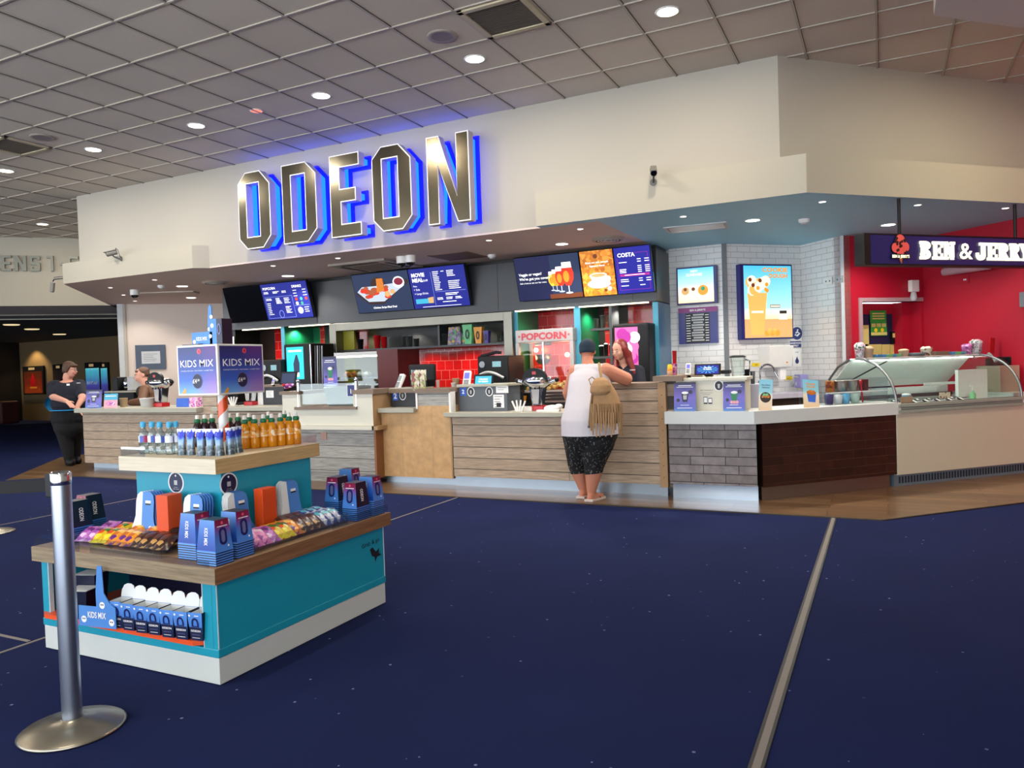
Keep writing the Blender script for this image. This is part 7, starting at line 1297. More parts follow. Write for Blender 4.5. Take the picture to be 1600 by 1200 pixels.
for dx, dz, r in ((0, .84, .25), (-.26, .57, .22), (.28, .6, .22), (0, .6, .25), (.0, .42, .2)):
    s.disc((cx+dx*W, -.006-.001*dz, zb_+dz*.27), r*W*1.12, 'black_plastic', 18); s.disc((cx+dx*W, -.014-.001*dz, zb_+dz*.27), r*W, 'scoop_red', 18)
for k in range(16): q = random.Random(k); s.disc((cx+(q.random()-.5)*.7*W, -.018, zb_+.27*(.42+.5*q.random())), .05*W*1.3, 'dot_dark', 8)
s.pol([(cx-.12*W, zb_+.06), (cx+.12*W, zb_+.06), (cx+.04*W, zb_+.0)], -.016, 'cone_tan'); s.rect(cx-.52*W, cx+.52*W, zb_+.05, zb_+.095, -.0175, 'black_plastic'); s.text("BEN & JERRY'S", cx, zb_+.058, .028, 'sign_glow', -.019, 'C', .03, w=W*.95)
s.build('cone_emblem', t, label='red ice cream scoops emblem')
# ================================================================ red wall fittings and doorway things
RA, RB = (-.46, 10.41), (.465, 11.335)
def rl(px, py, off=.03): return atv(px, py, (RA[0]+off*.7071, RA[1]-off*.7071), 45)
def rr_(px, py, off=.03): return atv(px, py, (RB[0]-off*.7071, RB[1]-off*.7071), -45)
p = rl(1425, 470, .06); t = thing('emergency_light', 'white emergency light unit on the red wall above the doorway corner', 'emergency light', p, Q); s = MB(); s.box(0, .13, 0, .06, .12, .27, 'white_plastic'); s.build('box', t, bevel=.006); s = MB(); s.lathe([(.03, 0), (.045, .03), (.03, .11), (.02, .12)], 'light_grey', 14, c=(.05, .02, 0)); s.build('lamp_head', t)
a, c = rr_(1475, 425, .15), rr_(1546, 415, .15); t = thing('wall_heater', 'purple grey tubular heater high on the red wall', 'heater', a, -Q); L = math.hypot(c.x-a.x, c.y-a.y); s = MB(); s.cyl((0, 0, 0), (L, 0, .0), .05, 'heater_pink', n=18); s.build('tube', t); s = MB(); s.cyl((-.004, 0, 0), (.0, 0, 0), .045, 'black_plastic', n=18); s.build('end_cap', t); mat('heater_pink', '#a8868e', .4)
s = MB(); s.box(L*.3, L*.34, .04, .15, -.02, .02, 'heater_pink'); s.box(L*.7, L*.74, .04, .15, -.02, .02, 'heater_pink'); s.build('bracket', t)
p = rr_(1500, 443, .015); t = thing('fused_switch', 'red framed fused switch below the tubular heater', 'switch', p, -Q); MB().box(0, .12, 0, .015, 0, .09, 'red_paint').build('plate', t, bevel=.003); s = MB(); s.rect(.05, .068, .03, .05, -.002, 'white_ink'); s.rect(.073, .09, .03, .05, -.002, 'white_ink'); s.build('toggles', t)
p = rr_(1593, 480, .04); s = MB(); s.box(0, .2, 0, .04, 0, .17, 'mid_grey'); tag(s.build('grey_wall_box', loc=p, rz=-Q), 'grey box on the red wall at the right picture edge', 'wall box')
# things seen through the doorway
def rd(px, py, off=-.28): return atv(px, py, (RA[0]+off*.7071, RA[1]-off*.7071), 45)
def onD(px0, px1, pt, pb): a, c = rd(px0, pb), rd(px1, pb); return a, math.hypot(c.x-a.x, c.y-a.y), rd((px0+px1)/2, pt).z-a.z
mat('notice_green', '#2f9a3c', .5); mat('pale_yellow', '#d8c878', .5)
L_, w, h = onD(1360, 1385, 485, 505); t = thing('door_notice', 'green notice with yellow text seen through the doorway', 'notice', L_, Q, 'door notices'); MB().box(0, w, 0, .004, 0, h, 'notice_green').build('sheet', t); s = MB(); [s.rect(w*.12, w*.88, h*(.7-.2*k), h*(.8-.2*k), -.002, 'pale_yellow') for k in range(3)]; s.build('print', t)
L_, w, h = onD(1361, 1386, 505, 525); t = thing('door_notice', 'yellow and green striped notice below the plain green one', 'notice', L_, Q, 'door notices'); MB().box(0, w, 0, .004, 0, h, 'notice_green').build('sheet', t); s = MB(); [s.rect(w*(.04+.32*k), w*(.3+.32*k), h*.7, h*.98, -.002, 'pale_yellow') for k in range(3)]; s.rect(0, w, h*.05, h*.28, -.002, 'pale_yellow'); s.disc((w*.3, -.003, h*.45), w*.1, 'yellow_ink'); s.disc((w*.7, -.003, h*.45), w*.1, 'yellow_ink'); s.build('print', t)
L_, w, h = onD(1348, 1358, 508, 538); s = MB(); s.box(0, w, 0, .02, 0, h, 'pale_yellow'); tag(s.build('yellow_paper', loc=L_, rz=Q), 'tall pale yellow paper at the left of the doorway', 'notice')
for k, (a_, c_) in enumerate(((1358, 1378), (1379, 1391), (1392, 1411))):
    L_, w, h = onD(a_, c_, 538, 566); s = MB(); s.box(0, w*.97, 0, .1, 0, h, 'pale_yellow'); tag(s.build('pale_cupboard', loc=L_, rz=Q), 'pale yellow cupboard door in the doorway, %s from the left' % ORD[k], 'cupboard', 'pale cupboards in the doorway')
L_, w, h = onD(1392, 1402, 518, 537); t = thing('intercom', 'black intercom unit with a pale screen in the doorway', 'intercom', L_, Q); MB().box(0, w, -.02, .04, 0, h, 'black_plastic').build('case', t); s = MB(); s.rect(w*.1, w*.7, h*.5, h*.85, -.022, 'pale_yellow'); s.build('display', t)
# ================================================================ left wall, corridor
BA = (-13.67, 10.19)
a, c = atv(213, 578, BA, 45), atv(260, 579, BA, 45); w = math.hypot(c.x-a.x, c.y-a.y); h = atv(236, 539, BA, 45).z-a.z; mat('slate_frame', '#3f4a5c', .5)
t = thing('framed_notice', 'slate blue framed notice on the beige wall', 'notice', (a.x+.01, a.y-.01, a.z), Q); MB().box(0, w, -.02, 0, 0, h, 'slate_frame').build('frame', t, bevel=.003); s = MB(); s.rect(w*.2, w*.82, h*.24, h*.74, -.022, 'light_grey'); rows(s, w*.26, h*.62, w*.5, 5, h*.07, 'mid_grey', .008, -.023); s.build('sheet', t)
rampmat('poster_fire', [(0, '#3a1408'), (.3, '#b04818'), (.55, '#8a2a14'), (1., '#40200c')], 'z', 0, 1., .4, noise=.4); rampmat('poster_sea', [(0, '#301838'), (.3, '#3a3a88'), (.65, '#40a0b0'), (1., '#b8f0e8')], 'z', 0, 1.4, .4, emit=.8, noise=.15); mat('gold_frame', '#7a5a30', .4)
CY = 16.52
def poster(px0, px1, pt, pb, m_, label, hd='lit', Y=CY):
    a, c = at(px0, pb, Y), at(px1, pb, Y); w = c.x-a.x; h = at((px0+px1)/2, pt, Y).z-a.z; t = thing('cinema_poster', label, 'poster', (a.x, Y, a.z), 0, 'corridor posters')
    MB().box(0, w, 0, .08, 0, h, 'black_plastic').build('case', t, bevel=.01); s = MB(); s.rect(w*.06, w*.94, h*.05, h*.82, -.004, m_)
    if m_ == 'poster_fire': s.pol([(w*.4, h*.2), (w*.6, h*.2), (w*.62, h*.5), (w*.5, h*.75), (w*.38, h*.5)], -.006, 'red_plastic'); s.rect(w*.35, w*.68, h*.22, h*.28, -.008, 'carton_orange')
    s.rect(w*.3, w*.6, h*.87, h*.95, -.005, 'poster_head'); s.build('print', t); return t, w, h
mat('poster_head', '#c8a878', emit=.5)
poster(37, 69, 572, 617, 'poster_fire', 'red and gold framed film poster lit by a warm spot in the corridor'); poster(84, 103, 569, 617, 'dark_brown', 'dim poster behind the standing staff member\'s head')
t, w, h = poster(134, 158, 566, 617, 'poster_sea', 'glowing blue green film poster left of the second bright one'); s = MB(); s.text('FANTASY', w*.5, h*.32, h*.09, 'white_ink', -.008, 'C', .02, w=w*.7); s.build('title', t)
poster(158.5, 170, 566, 617, 'poster_sea', 'narrow glowing teal film poster right of the larger one')
p = onz(10, 700, 0); s = MB(); a, c = at(0, 660, 15.0), at(24, 660, 15.0); s.box(-1.2, 0, 0, .6, 0, .75, 'bench_red'); mat('bench_red', '#3a0a0c', .6); tag(s.build('corridor_bench', loc=(c.x-.75, 15.0, 0), bevel=.05), 'dark red upholstered bench in the dark corridor at the left edge', 'bench')

# chrome hot drinks station at the far left, behind the leaflets
L_, w, h = item(177, 210, 589, 637, 8.9, zb=.95); t = thing('hot_drinks_station', 'black and chrome hot drinks station behind the leaflets at far left', 'drinks machine', L_)
MB().box(0, w, 0, .4, .0, h*.5, 'black_plastic').build('base_box', t, bevel=.01); MB().box(0, w*.25, 0, .35, h*.5, h, 'black_plastic').build('side_tower', t, bevel=.01)
s = MB(); s.lathe([(.0001, h*.5), (w*.2, h*.5), (w*.22, h*.8), (w*.15, h*.95), (.0001, h)], 'chrome', 20, c=(w*.5, .15, 0), cap=False); s.build('chrome_urn', t); MB().box(w*.72, w, 0, .3, h*.5, h, 'light_grey').build('paper_holder', t)
MB().box(-.15, w+.05, -.05, .4, h*.42, h*.48, 'slab_grey').build('shelf', t)
# ================================================================ people
import bmesh
mat('skin_fair', '#cf9884', .6, var=.04, spec=.2); mat('skin_pale', '#c49480', .65, var=.04, spec=.15); mat('skin_tan', '#c9866c', .6, var=.05, spec=.2); mat('lips', '#a8504c', .5); mat('eye_white', '#b4aca8', .6, spec=.2); mat('iris', '#1a1614', .6, spec=.2)
mat('hair_brown', '#4a2e1c', .6, var=.3, scale=60); mat('hair_red', '#6e1a14', .45, var=.3, scale=60); mat('hair_short', '#5a4030', .7, var=.3, scale=60); mat('polo_navy', '#090c1f', .85); mat('sky_fabric', '#1f8fc8', .7); mat('trousers_black', '#050507', .9)
mat('tank_white', '#ccc6ca', .85, var=.05, scale=6, bump=.1); mat('cap_dark', '#182a3a', .9, bump=.4, scale=120); mat('jacket_brown', '#5a3820', .7, var=.15, scale=20); mat('jacket_black', '#0c0b0c', .6)
splotmat('leggings_print', ['#0b0b0e', '#0d0d11', '#0a0a0c', '#0c0c10', '#0b0b0d', '#6a6a68', '#0c0c0f', '#0a0a0d', '#0d0d10'], 90, .8)
def body(name, prims, m_, parent, voxel=.008, cuts=(), it=5, label=None, mats=None, fac=.6, inflate=0.):
    s = MB(); inv = parent.matrix_basis.inverted() if parent else Matrix.Identity(4)
    for p in prims:
        if p[0] == 'c':
            a, r0, b_, r1 = Vector(p[1]), p[2]+inflate, Vector(p[3]), p[4]+inflate; s.ell(a, r0, m_, 12); s.ell(b_, r1, m_, 12)
            if (b_-a).length > 1e-4: s.cyl(a, b_, r0, m_, r1, n=12)
        elif p[0] == 'l':      # lofted elliptical rings from the bottom up
            n = 28; R_ = p[1]; v = [(c_.x+rx*math.cos(2*PI*k/n), c_.y+ry*math.sin(2*PI*k/n), c_.z) for c_, rx, ry in [(q[0], q[1]+inflate, q[2]+inflate) for q in R_] for k in range(n)]
            s.add(v, [(j*n+k, j*n+(k+1) % n, (j+1)*n+(k+1) % n, (j+1)*n+k) for j in range(len(R_)-1) for k in range(n)]+[tuple(reversed(range(n))), tuple(range((len(R_)-1)*n, len(R_)*n))], m_)
        else: s.ell(p[1], tuple(q+inflate for q in p[2]), m_, 18, rot=p[3] if len(p) > 3 else None)
    me = bpy.data.meshes.new('b'); me.from_pydata([inv @ Vector(v) for v in s.v], [], s.f); o = bpy.data.objects.new('b', me); COL.objects.link(o)
    r = o.modifiers.new('r', 'REMESH'); r.mode = 'VOXEL'; r.voxel_size = voxel; r.adaptivity = 0
    q = o.modifiers.new('s', 'SMOOTH'); q.factor = fac; q.iterations = it
    dg = bpy.context.evaluated_depsgraph_get(); nm = bpy.data.meshes.new_from_object(o.evaluated_get(dg)); bpy.data.objects.remove(o)
    if cuts:
        bm = bmesh.new(); bm.from_mesh(nm)
        for co_, no_ in cuts: bmesh.ops.bisect_plane(bm, geom=bm.verts[:]+bm.edges[:]+bm.faces[:], plane_co=inv @ Vector(co_), plane_no=inv.to_3x3() @ Vector(no_), clear_outer=True)
        bm.to_mesh(nm); bm.free()
    nm.name = name; nm.materials.clear(); nm.materials.append(getmat(m_))
    for p in nm.polygons: p.use_smooth = True
    ob = bpy.data.objects.new(name, nm); COL.objects.link(ob); ob.parent = parent
    if label: ob['label'] = label
    return ob
def headf(c, yaw, pitch=0., roll=0.):
    """head frame: local -y is where the face looks"""
    return Matrix.Translation(c) @ Matrix.Rotation(yaw, 4, 'Z') @ Matrix.Rotation(pitch, 4, 'X') @ Matrix.Rotation(roll, 4, 'Y')
def head(F, k=1.):
    f = lambda x, y, z: F @ Vector((x*k, y*k, z*k)); R3 = F.to_3x3()
    return [('e', f(0, .01, .035), (.076*k, .094*k, .088*k), R3), ('e', f(0, -.022, -.02), (.064*k, .07*k, .085*k), R3), ('e', f(0, -.045, -.07), (.038*k, .036*k, .032*k), R3), ('c', f(0, -.088, .015), .009*k, f(0, -.104, -.018), .013*k),
            ('e', f(0, -.088, -.048), (.022*k, .012*k, .009*k), R3), ('e', f(.076, .01, -.002), (.01*k, .018*k, .028*k), R3), ('e', f(-.076, .01, -.002), (.01*k, .018*k, .028*k), R3), ('e', f(.03, -.07, -.02), (.026*k, .02*k, .024*k), R3), ('e', f(-.03, -.07, -.02), (.026*k, .02*k, .024*k), R3), ('c', f(0, .03, -.03), .055*k, f(0, .045, -.13), .06*k)]
def face_parts(F, par, k=1., brow='hair_brown'):
    inv = par.matrix_basis.inverted(); R3 = F.to_3x3()
    for sx_ in (-1, 1):
        s = MB(); s.M = inv @ F @ Matrix.Scale(k, 4); s.ell((sx_*.03, -.082, .012), (.014, .008, .008), 'eye_white', 12); s.ell((sx_*.03, -.089, .012), (.006, .003, .006), 'iris', 10); s.build('eye', par)
        s = MB(); s.M = inv @ F @ Matrix.Scale(k, 4); s.tube([(sx_*.014, -.094, .03), (sx_*.03, -.092, .036), (sx_*.046, -.084, .031)], .0035, brow, 6); s.build('eyebrow', par)
    s = MB(); s.M = inv @ F @ Matrix.Scale(k, 4); s.ell((0, -.094, -.047), (.022, .008, .0055), 'lips', 12); s.ell((0, -.092, -.056), (.018, .008, .006), 'lips', 12); s.build('mouth', par)
def hand(wr, d, n, side=1, curl=.5, k=1.):
    """wr wrist, d finger direction, n palm normal (the way fingers curl), side +-1 thumb side"""
    wr, d, n = Vector(wr), Vector(d).normalized(), Vector(n).normalized(); a = d.cross(n).normalized()*side; P = []
    for q in (-.03, -.01, .01, .03): P.append(('c', wr+d*.01*k+a*q*.6*k, .013*k, wr+d*.085*k+a*q*k, .0125*k))
    for q, L in ((-.034, .062), (-.012, .076), (.011, .082), (.033, .074)):
        b_ = wr+d*.088*k+a*q*k; d1 = (d*math.cos(curl*.6)+n*math.sin(curl*.6)); m1 = b_+d1*L*.5*k; d2 = (d*math.cos(curl*1.5)+n*math.sin(curl*1.5)); m2 = m1+d2*L*.3*k; d3 = d*math.cos(curl*2.2)+n*math.sin(curl*2.2)
        P += [('c', b_, .0095*k, m1, .0088*k), ('c', m1, .0088*k, m2, .008*k), ('c', m2, .008*k, m2+d3*L*.25*k, .0072*k)]
    t0 = wr+d*.025*k+a*.032*k; t1 = t0+(d*.6+a*.8).normalized()*.038*k; P += [('c', t0, .0135*k, t1, .011*k), ('c', t1, .011*k, t1+(d*.85+a*.25+n*.3).normalized()*.034*k, .009*k)]
    return P
# ---------------------------------------------------------------- customer seen from behind
Yc = 7.17; A_ = lambda px, py, dy=0.: at(px, py, Yc+dy)
g0 = onz(921, 772, 0); root = thing('person', 'person seen from behind in white sleeveless top, dark cap and patterned leggings at counter', 'person', (g0.x, Yc, .006))
la, ra = A_(911, 764, .12), A_(924, 768, -.02); la.z = .09; ra.z = .09
lk, rk = A_(901, 724, .1), A_(928, 726, .02); lh, rh = A_(902, 676, .04), A_(938, 676, .0)
hipc, bel, wst, chs = A_(921, 662, .02), A_(922, 645, .02), A_(921, 622, .05), A_(923, 597, .1); nk, hc = A_(920, 570, .14), A_(918, 550, .2)
ls, rs = A_(899, 580, .12), A_(946, 579, .12)
relb = A_(978, 592, .32); relb.z = max(relb.z, 1.2); rhd = Vector((relb.x-.2, 7.85, 1.215)); lelb = A_(886, 614, .16); lhd = Vector((A_(876, 638).x, 7.47, .905))
HF = headf(hc, PI+.25, .1)
legs = [('c', lh, .155, lk, .088), ('c', rh, .16, rk, .1), ('c', lk, .088, lk.lerp(la, .35), .078), ('c', rk, .1, rk.lerp(ra, .35), .086)]
LR_ = [(A_(923, 700, .04), .16, .15), (A_(922.5, 690, .03), .25, .2), (A_(922.5, 678, .02), .28, .23), (A_(922.5, 655, .02), .285, .225), (A_(924.5, 637, .03), .262, .205), (A_(923, 617, .06), .232, .175), (A_(920.5, 594, .1), .2, .145), (A_(920.5, 584, .12), .19, .12), (A_(920, 576, .13), .12, .08)]
torso = [('l', LR_), ('c', ls, .07, rs, .07), ('c', chs, .12, nk, .06)]
bodyp = torso+legs+[('c', lk.lerp(la, .35), .078, la, .043), ('c', rk.lerp(ra, .35), .086, ra, .048), ('c', la, .04, (la.x+.02, la.y+.03, .045), .04), ('c', ra, .04, (ra.x+.02, ra.y+.03, .045), .04),
    ('c', (la.x, la.y-.03, .045), .038, (la.x-.01, la.y+.13, .035), .032), ('c', (ra.x+.0, ra.y-.04, .045), .038, (ra.x+.06, ra.y+.12, .035), .032),
    ('c', ls, .072, lelb, .05), ('c', lelb, .048, lhd, .028), ('c', rs, .08, relb, .07), ('c', relb, .062, rhd, .035)]+head(HF, 1.)+hand(lhd, (-.25, .5, -.15), (0, .1, -1), 1, .35)+hand(rhd, (-.9, .3, 0), (0, 0, -1), 1, .3)
body('body', bodyp, 'skin_tan', root, .0085, label='bare arms, calves and neck')
hem = A_(921, 679).z; nl = A_(920, 576).z
tt = [('l', [(A_(923.5, 700, .02), .3, .255)]+[(q[0], q[1]+.017+.006*(k < 3), q[2]+.017) for k, q in enumerate(LR_[2:])]), ('e', (hipc.x, hipc.y, hipc.z-.02), (.24, .18, .2)), ('e', bel, (.2, .15, .2)), ('c', (ls.x+.045, ls.y, ls.z+.005), .078, (rs.x-.045, rs.y, rs.z+.005), .078)]
body('sleeveless_top', tt, 'tank_white', root, .0095, [((nk.x, 0, hem), (.03, 0, -1)), ((nk.x, nk.y, nl+.03), (0, .35, 1))], 6)
body('leggings', [('l', LR_[:4]), ('c', (lh.x+.03, lh.y, lh.z-.08), .17, lk, .09), ('c', (rh.x-.03, rh.y, rh.z-.08), .17, rk, .1)]+legs, 'leggings_print', root, .009, [((0, 0, hem+.015), (0, 0, 1)), ((lk.x, lk.y, A_(905, 742).z), (.1, 0, -1))], 4, inflate=.008)
R3 = HF.to_3x3(); body('knitted_cap', [('e', HF @ Vector((0, .012, .045)), (.088, .104, .094), R3), ('e', HF @ Vector((0, .03, .01)), (.084, .09, .06), R3)], 'cap_dark', root, .007, [(HF @ Vector((0, 0, -.025)), R3 @ Vector((0, .1, -1)))], 3)
for (a, dx, lb) in ((la, -.01, 0), (ra, .05, 1)):
    s = MB(); inv = root.matrix_basis.inverted(); s.M = inv; s.prism([(a.x-.045, a.y-.09), (a.x+.045, a.y-.09), (a.x+.05+dx, a.y+.15), (a.x-.03+dx, a.y+.16)], .008, .03, 'sandal_pale'); s.tube([(a.x-.05, a.y+.04, .03), (a.x-.02+dx*.5, a.y+.05, .085), (a.x+.05+dx*.5, a.y+.06, .03)], .009, 'ink'); s.build('sandal', root, bevel=.004)
mat('sandal_pale', '#d8c8c0', .6)
# backpack
mat('suede', '#a07c56', .9, var=.18, scale=25, bump=.3); mat('suede_dark', '#8a6a46', .9, var=.15, scale=25)
bc = A_(945, 630, -.27); tp = A_(940, 594, -.22); t = thing('backpack', 'tan suede fringed backpack hanging from the customer\'s right shoulder', 'backpack', (bc.x, bc.y, bc.z))
body('bag_body', [('l', [(A_(949, 662, -.27), .1, .05), (A_(949, 656, -.27), .145, .075), (A_(948, 636, -.27), .15, .085), (A_(945, 616, -.26), .125, .08), (A_(941, 602, -.25), .1, .065), (A_(940, 594, -.24), .07, .045)])], 'suede', t, .009)
body('flap', [('l', [(A_(938, 617, -.31), .08, .05), (A_(938, 612, -.31), .105, .065), (A_(938.5, 602, -.3), .1, .07), (A_(939, 594, -.28), .075, .055), (A_(939, 590, -.26), .04, .03)])], 'suede', t, .007)
s = MB(); s.M = t.matrix_basis.inverted(); q = random.Random(5)
for row, (zt__, n_, L) in enumerate(((bc.z-.0, 17, .2), (bc.z-.08, 19, .22))):
    for k in range(n_):
        a = PI*(k+.5)/n_; x = bc.x+.02-.155*math.cos(a); y = bc.y-.075*math.sin(a)-.022-.008*row; l = L*(.7+.4*q.random()); dx = .02*(q.random()-.5); s.hexa([(x-.006+dx, y-.004, zt__-l), (x+.006+dx, y-.004, zt__-l), (x+.006+dx, y, zt__-l), (x-.006+dx, y, zt__-l)], [(x-.008, y-.003, zt__), (x+.008, y-.003, zt__), (x+.008, y, zt__), (x-.008, y, zt__)], 'suede' if q.random() > .3 else 'suede_dark')
o = s.build('fringe', t); o['kind'] = 'stuff'
s = MB(); s.M = t.matrix_basis.inverted(); s.tube([A_(936, 568, .02), A_(937, 573, -.1), A_(938, 582, -.17), A_(940, 594, -.22)], .014, 'suede', 6); s.build('shoulder_strap', t)
s = MB(); s.M = t.matrix_basis.inverted(); s.tube([A_(934, 596, -.25), A_(925, 589, -.26), A_(920, 593, -.27), A_(923, 601, -.28), A_(928, 606, -.28)], .006, 'suede_dark', 6); s.build('carry_loop', t)
s = MB(); s.M = t.matrix_basis.inverted(); s.tube([A_(926, 612, -.3), A_(923, 635, -.32), A_(921, 660, -.31), A_(921, 667, -.3)], .011, 'suede_dark', 6); p = A_(921, 667, -.31); s.box(p.x-.014, p.x+.014, p.y-.012, p.y+.002, p.z-.01, p.z+.012, 'dark_grey'); s.build('loose_strap', t)
s = MB(); s.M = t.matrix_basis.inverted(); p = A_(941, 612, -.34); s.frame(p.x-.016, p.x+.016, p.z-.012, p.z+.016, .004, p.y-.01, p.y-.005, 'chrome'); s.build('buckle', t)
# ---------------------------------------------------------------- staff member with long red hair
Ys = 8.55; B_ = lambda px, py, dy=0.: at(px, py, Ys+dy)
c0 = B_(978, 600); root = thing('person', 'staff member with long red hair and navy top behind the tall counter', 'person', (c0.x, Ys, .006))
hc = B_(968, 548, -.08); F = headf(hc, -.35, .25); nk = B_(975, 568); ls, rs = B_(960, 578), B_(998, 580)
sp = [('e', B_(979, 600), (.17, .12, .2)), ('c', ls, .062, rs, .062), ('c', B_(977, 580), .08, nk, .055), ('e', (c0.x, Ys, .98), (.17, .12, .14)), ('c', (c0.x-.09, Ys, .9), .085, (c0.x-.09, Ys, .5), .06), ('c', (c0.x+.09, Ys, .9), .085, (c0.x+.09, Ys, .5), .06), ('c', (c0.x-.09, Ys, .5), .058, (c0.x-.09, Ys, .1), .04), ('c', (c0.x+.09, Ys, .5), .058, (c0.x+.09, Ys, .1), .04), ('c', (c0.x-.09, Ys+.02, .05), .04, (c0.x-.09, Ys-.12, .04), .035), ('c', (c0.x+.09, Ys+.02, .05), .04, (c0.x+.09, Ys-.12, .04), .035)]
le, re = B_(958, 603, -.08), B_(1003, 604, -.1); lw, rw = Vector((c0.x-.16, Ys-.3, 1.1)), Vector((c0.x+.05, Ys-.32, 1.1))
arms = [('c', ls, .055, le, .045), ('c', le, .043, lw, .027), ('c', rs, .055, re, .045), ('c', re, .043, rw, .027)]
body('body', sp+arms+head(F, .98)+[('c', hc+Vector((0, .04, -.06)), .05, nk, .052)]+hand(lw, (.3, -.8, -.2), (0, 0, -1), -1, .5)+hand(rw, (-.4, -.8, -.2), (0, 0, -1), 1, .5), 'skin_pale', root, .0085)
face_parts(F, root, .98, 'hair_red')
body('navy_polo', [('e', B_(979, 600), (.185, .135, .21)), ('c', ls, .075, rs, .075), ('e', (c0.x, Ys, 1.02), (.185, .135, .16)), ('c', ls, .07, le, .06), ('c', rs, .07, re, .06), ('c', le, .058, le.lerp(lw, .35), .052), ('c', re, .058, re.lerp(rw, .35), .052)], 'polo_navy', root, .009, [((0, 0, .93), (0, 0, -1)), ((nk.x, nk.y, nk.z-.01), (0, -.3, 1))])
body('trousers', [('e', (c0.x, Ys, .95), (.18, .13, .13)), ('c', (c0.x-.09, Ys, .9), .095, (c0.x-.09, Ys, .1), .06), ('c', (c0.x+.09, Ys, .9), .095, (c0.x+.09, Ys, .1), .06)], 'trousers_black', root, .012)
R3 = F.to_3x3(); f = lambda x, y, z: F @ Vector((x, y, z))
hp = [('e', f(0, .03, .045), (.084, .098, .09), R3), ('e', f(0, .06, -.02), (.08, .06, .1), R3)]
for sx_, L in ((-1, B_(962, 577, -.12)), (1, B_(992, 583, -.06))): hp += [('c', f(sx_*.07, .0, .03), .035, f(sx_*.085, .03, -.1), .04), ('c', f(sx_*.085, .03, -.1), .042, L, .026)]
hp += [('c', f(.07, .05, -.05), .05, B_(990, 590, .05), .03), ('c', f(.03, .07, -.05), .06, B_(982, 590, .1), .04)]
body('long_red_hair', hp, 'hair_red', root, .008, [], 3)
s = MB(); s.M = root.matrix_basis.inverted(); p = B_(984, 579, -.145); s.M = s.M @ Matrix.Translation(p); s.text('ODEON', 0, 0, .013, 'white_ink', -.004, 'L', .03); s.box(-.12, -.085, -.006, 0, 0, .012, 'white_ink'); s.build('chest_badges', root)
# ---------------------------------------------------------------- standing staff member at the left end
g0 = onz(110, 726, 0); Yl = g0.y; C_ = lambda px, py, dy=0.: at(px, py, Yl+dy)
root = thing('person', 'staff member with short brown hair and glasses, standing side on at the left counter end', 'person', (g0.x, Yl, .006))
hc = C_(110, 578); F = headf(hc, 1.95, .15); R3 = F.to_3x3(); f = lambda x, y, z: F @ Vector((x, y, z))
nk = C_(106, 592); ls = C_(84, 604, -.12); rs = C_(124, 602, .1); che = C_(106, 612); bel = C_(109, 630); hip = C_(107, 652)
lk, rk = C_(104, 690, -.08), C_(117, 690, .1); la, ra = C_(108, 722, -.08), C_(118, 718, .12); la.z = ra.z = .1
torso = [('e', che, (.27, .2, .2)), ('e', bel, (.29, .25, .2)), ('e', hip, (.26, .22, .18)), ('c', ls, .09, rs, .09), ('c', che, .14, nk, .065)]
legs = [('c', (hip.x-.08, hip.y-.06, hip.z), .16, lk, .1), ('c', (hip.x+.08, hip.y+.06, hip.z), .16, rk, .1), ('c', lk, .1, la, .06), ('c', rk, .1, ra, .06)]
le = C_(83, 620, -.22); lw = C_(104, 627, -.34); re = C_(129, 622, -.05); rw = C_(120, 637, -.2)
body('body', torso+legs+[('c', ls, .085, le, .058), ('c', le, .054, lw, .034), ('c', rs, .085, re, .06), ('c', re, .054, rw, .034), ('c', (la.x-.02, la.y+.02, .05), .045, (la.x+.14, la.y-.06, .04), .04), ('c', (ra.x-.02, ra.y+.02, .05), .045, (ra.x+.14, ra.y-.06, .04), .04)]+head(F, 1.06)+[('c', hc+Vector((-.04, .03, -.06)), .06, nk, .065)]+hand(lw, (.9, .0, -.45), (.2, .2, -1), 1, .5)+hand(rw, (.8, .1, -.5), (.2, .2, -1), -1, .5), 'skin_fair', root, .0085)
face_parts(F, root, 1.06)
body('navy_polo_shirt', [('e', che, (.285, .215, .22)), ('e', bel, (.305, .265, .22)), ('c', ls, .105, rs, .105), ('c', ls, .1, ls.lerp(le, .75), .085), ('c', rs, .1, rs.lerp(re, .75), .085), ('e', hip, (.28, .24, .17))], 'polo_navy', root, .01, [((0, 0, C_(108, 652).z), (0, 0, -1)), ((nk.x, nk.y, nk.z-.005), (.2, -.3, 1))])
body('blue_side_panel', [('e', (bel.x-.14, bel.y-.1, bel.z-.0), (.225, .2, .21))], 'sky_fabric', root, .01, [((C_(90, 630).x, Yl-.15, 0), (1, .1, 0))], label='sky blue side panel')
body('apron', [('e', (hip.x+.02, hip.y, hip.z), (.275, .235, .2)), ('e', (hip.x+.02, hip.y, hip.z-.15), (.25, .22, .2))]+legs, 'trousers_black', root, .011, [((0, 0, C_(108, 641).z), (0, 0, 1)), ((0, 0, .07), (0, 0, -1))], inflate=.012, label='black apron and trousers')
s = MB(); s.M = root.matrix_basis.inverted(); z = C_(106, 640).z; s.tube([(bel.x+.315*math.cos(a), bel.y+.275*math.sin(a), z) for a in [2*PI*k/24 for k in range(24)]], .009, 'sky_fabric', 6, closed=True); s.build('belt_trim', root, label='light blue waist trim')
body('short_brown_hair', [('e', f(0, .03, .06), (.09, .1, .085), R3), ('e', f(0, .055, .01), (.086, .075, .09), R3), ('e', f(0, -.05, .075), (.078, .05, .036), R3), ('c', f(-.078, -.02, .05), .022, f(-.082, .015, -.03), .022), ('c', f(.078, -.02, .05), .022, f(.082, .015, -.03), .022), ('c', f(-.04, .07, -.02), .04, f(.03, .075, -.07), .035)], 'hair_brown', root, .008, [], 3)
s = MB(); s.M = root.matrix_basis.inverted() @ F @ Matrix.Scale(1.06, 4)
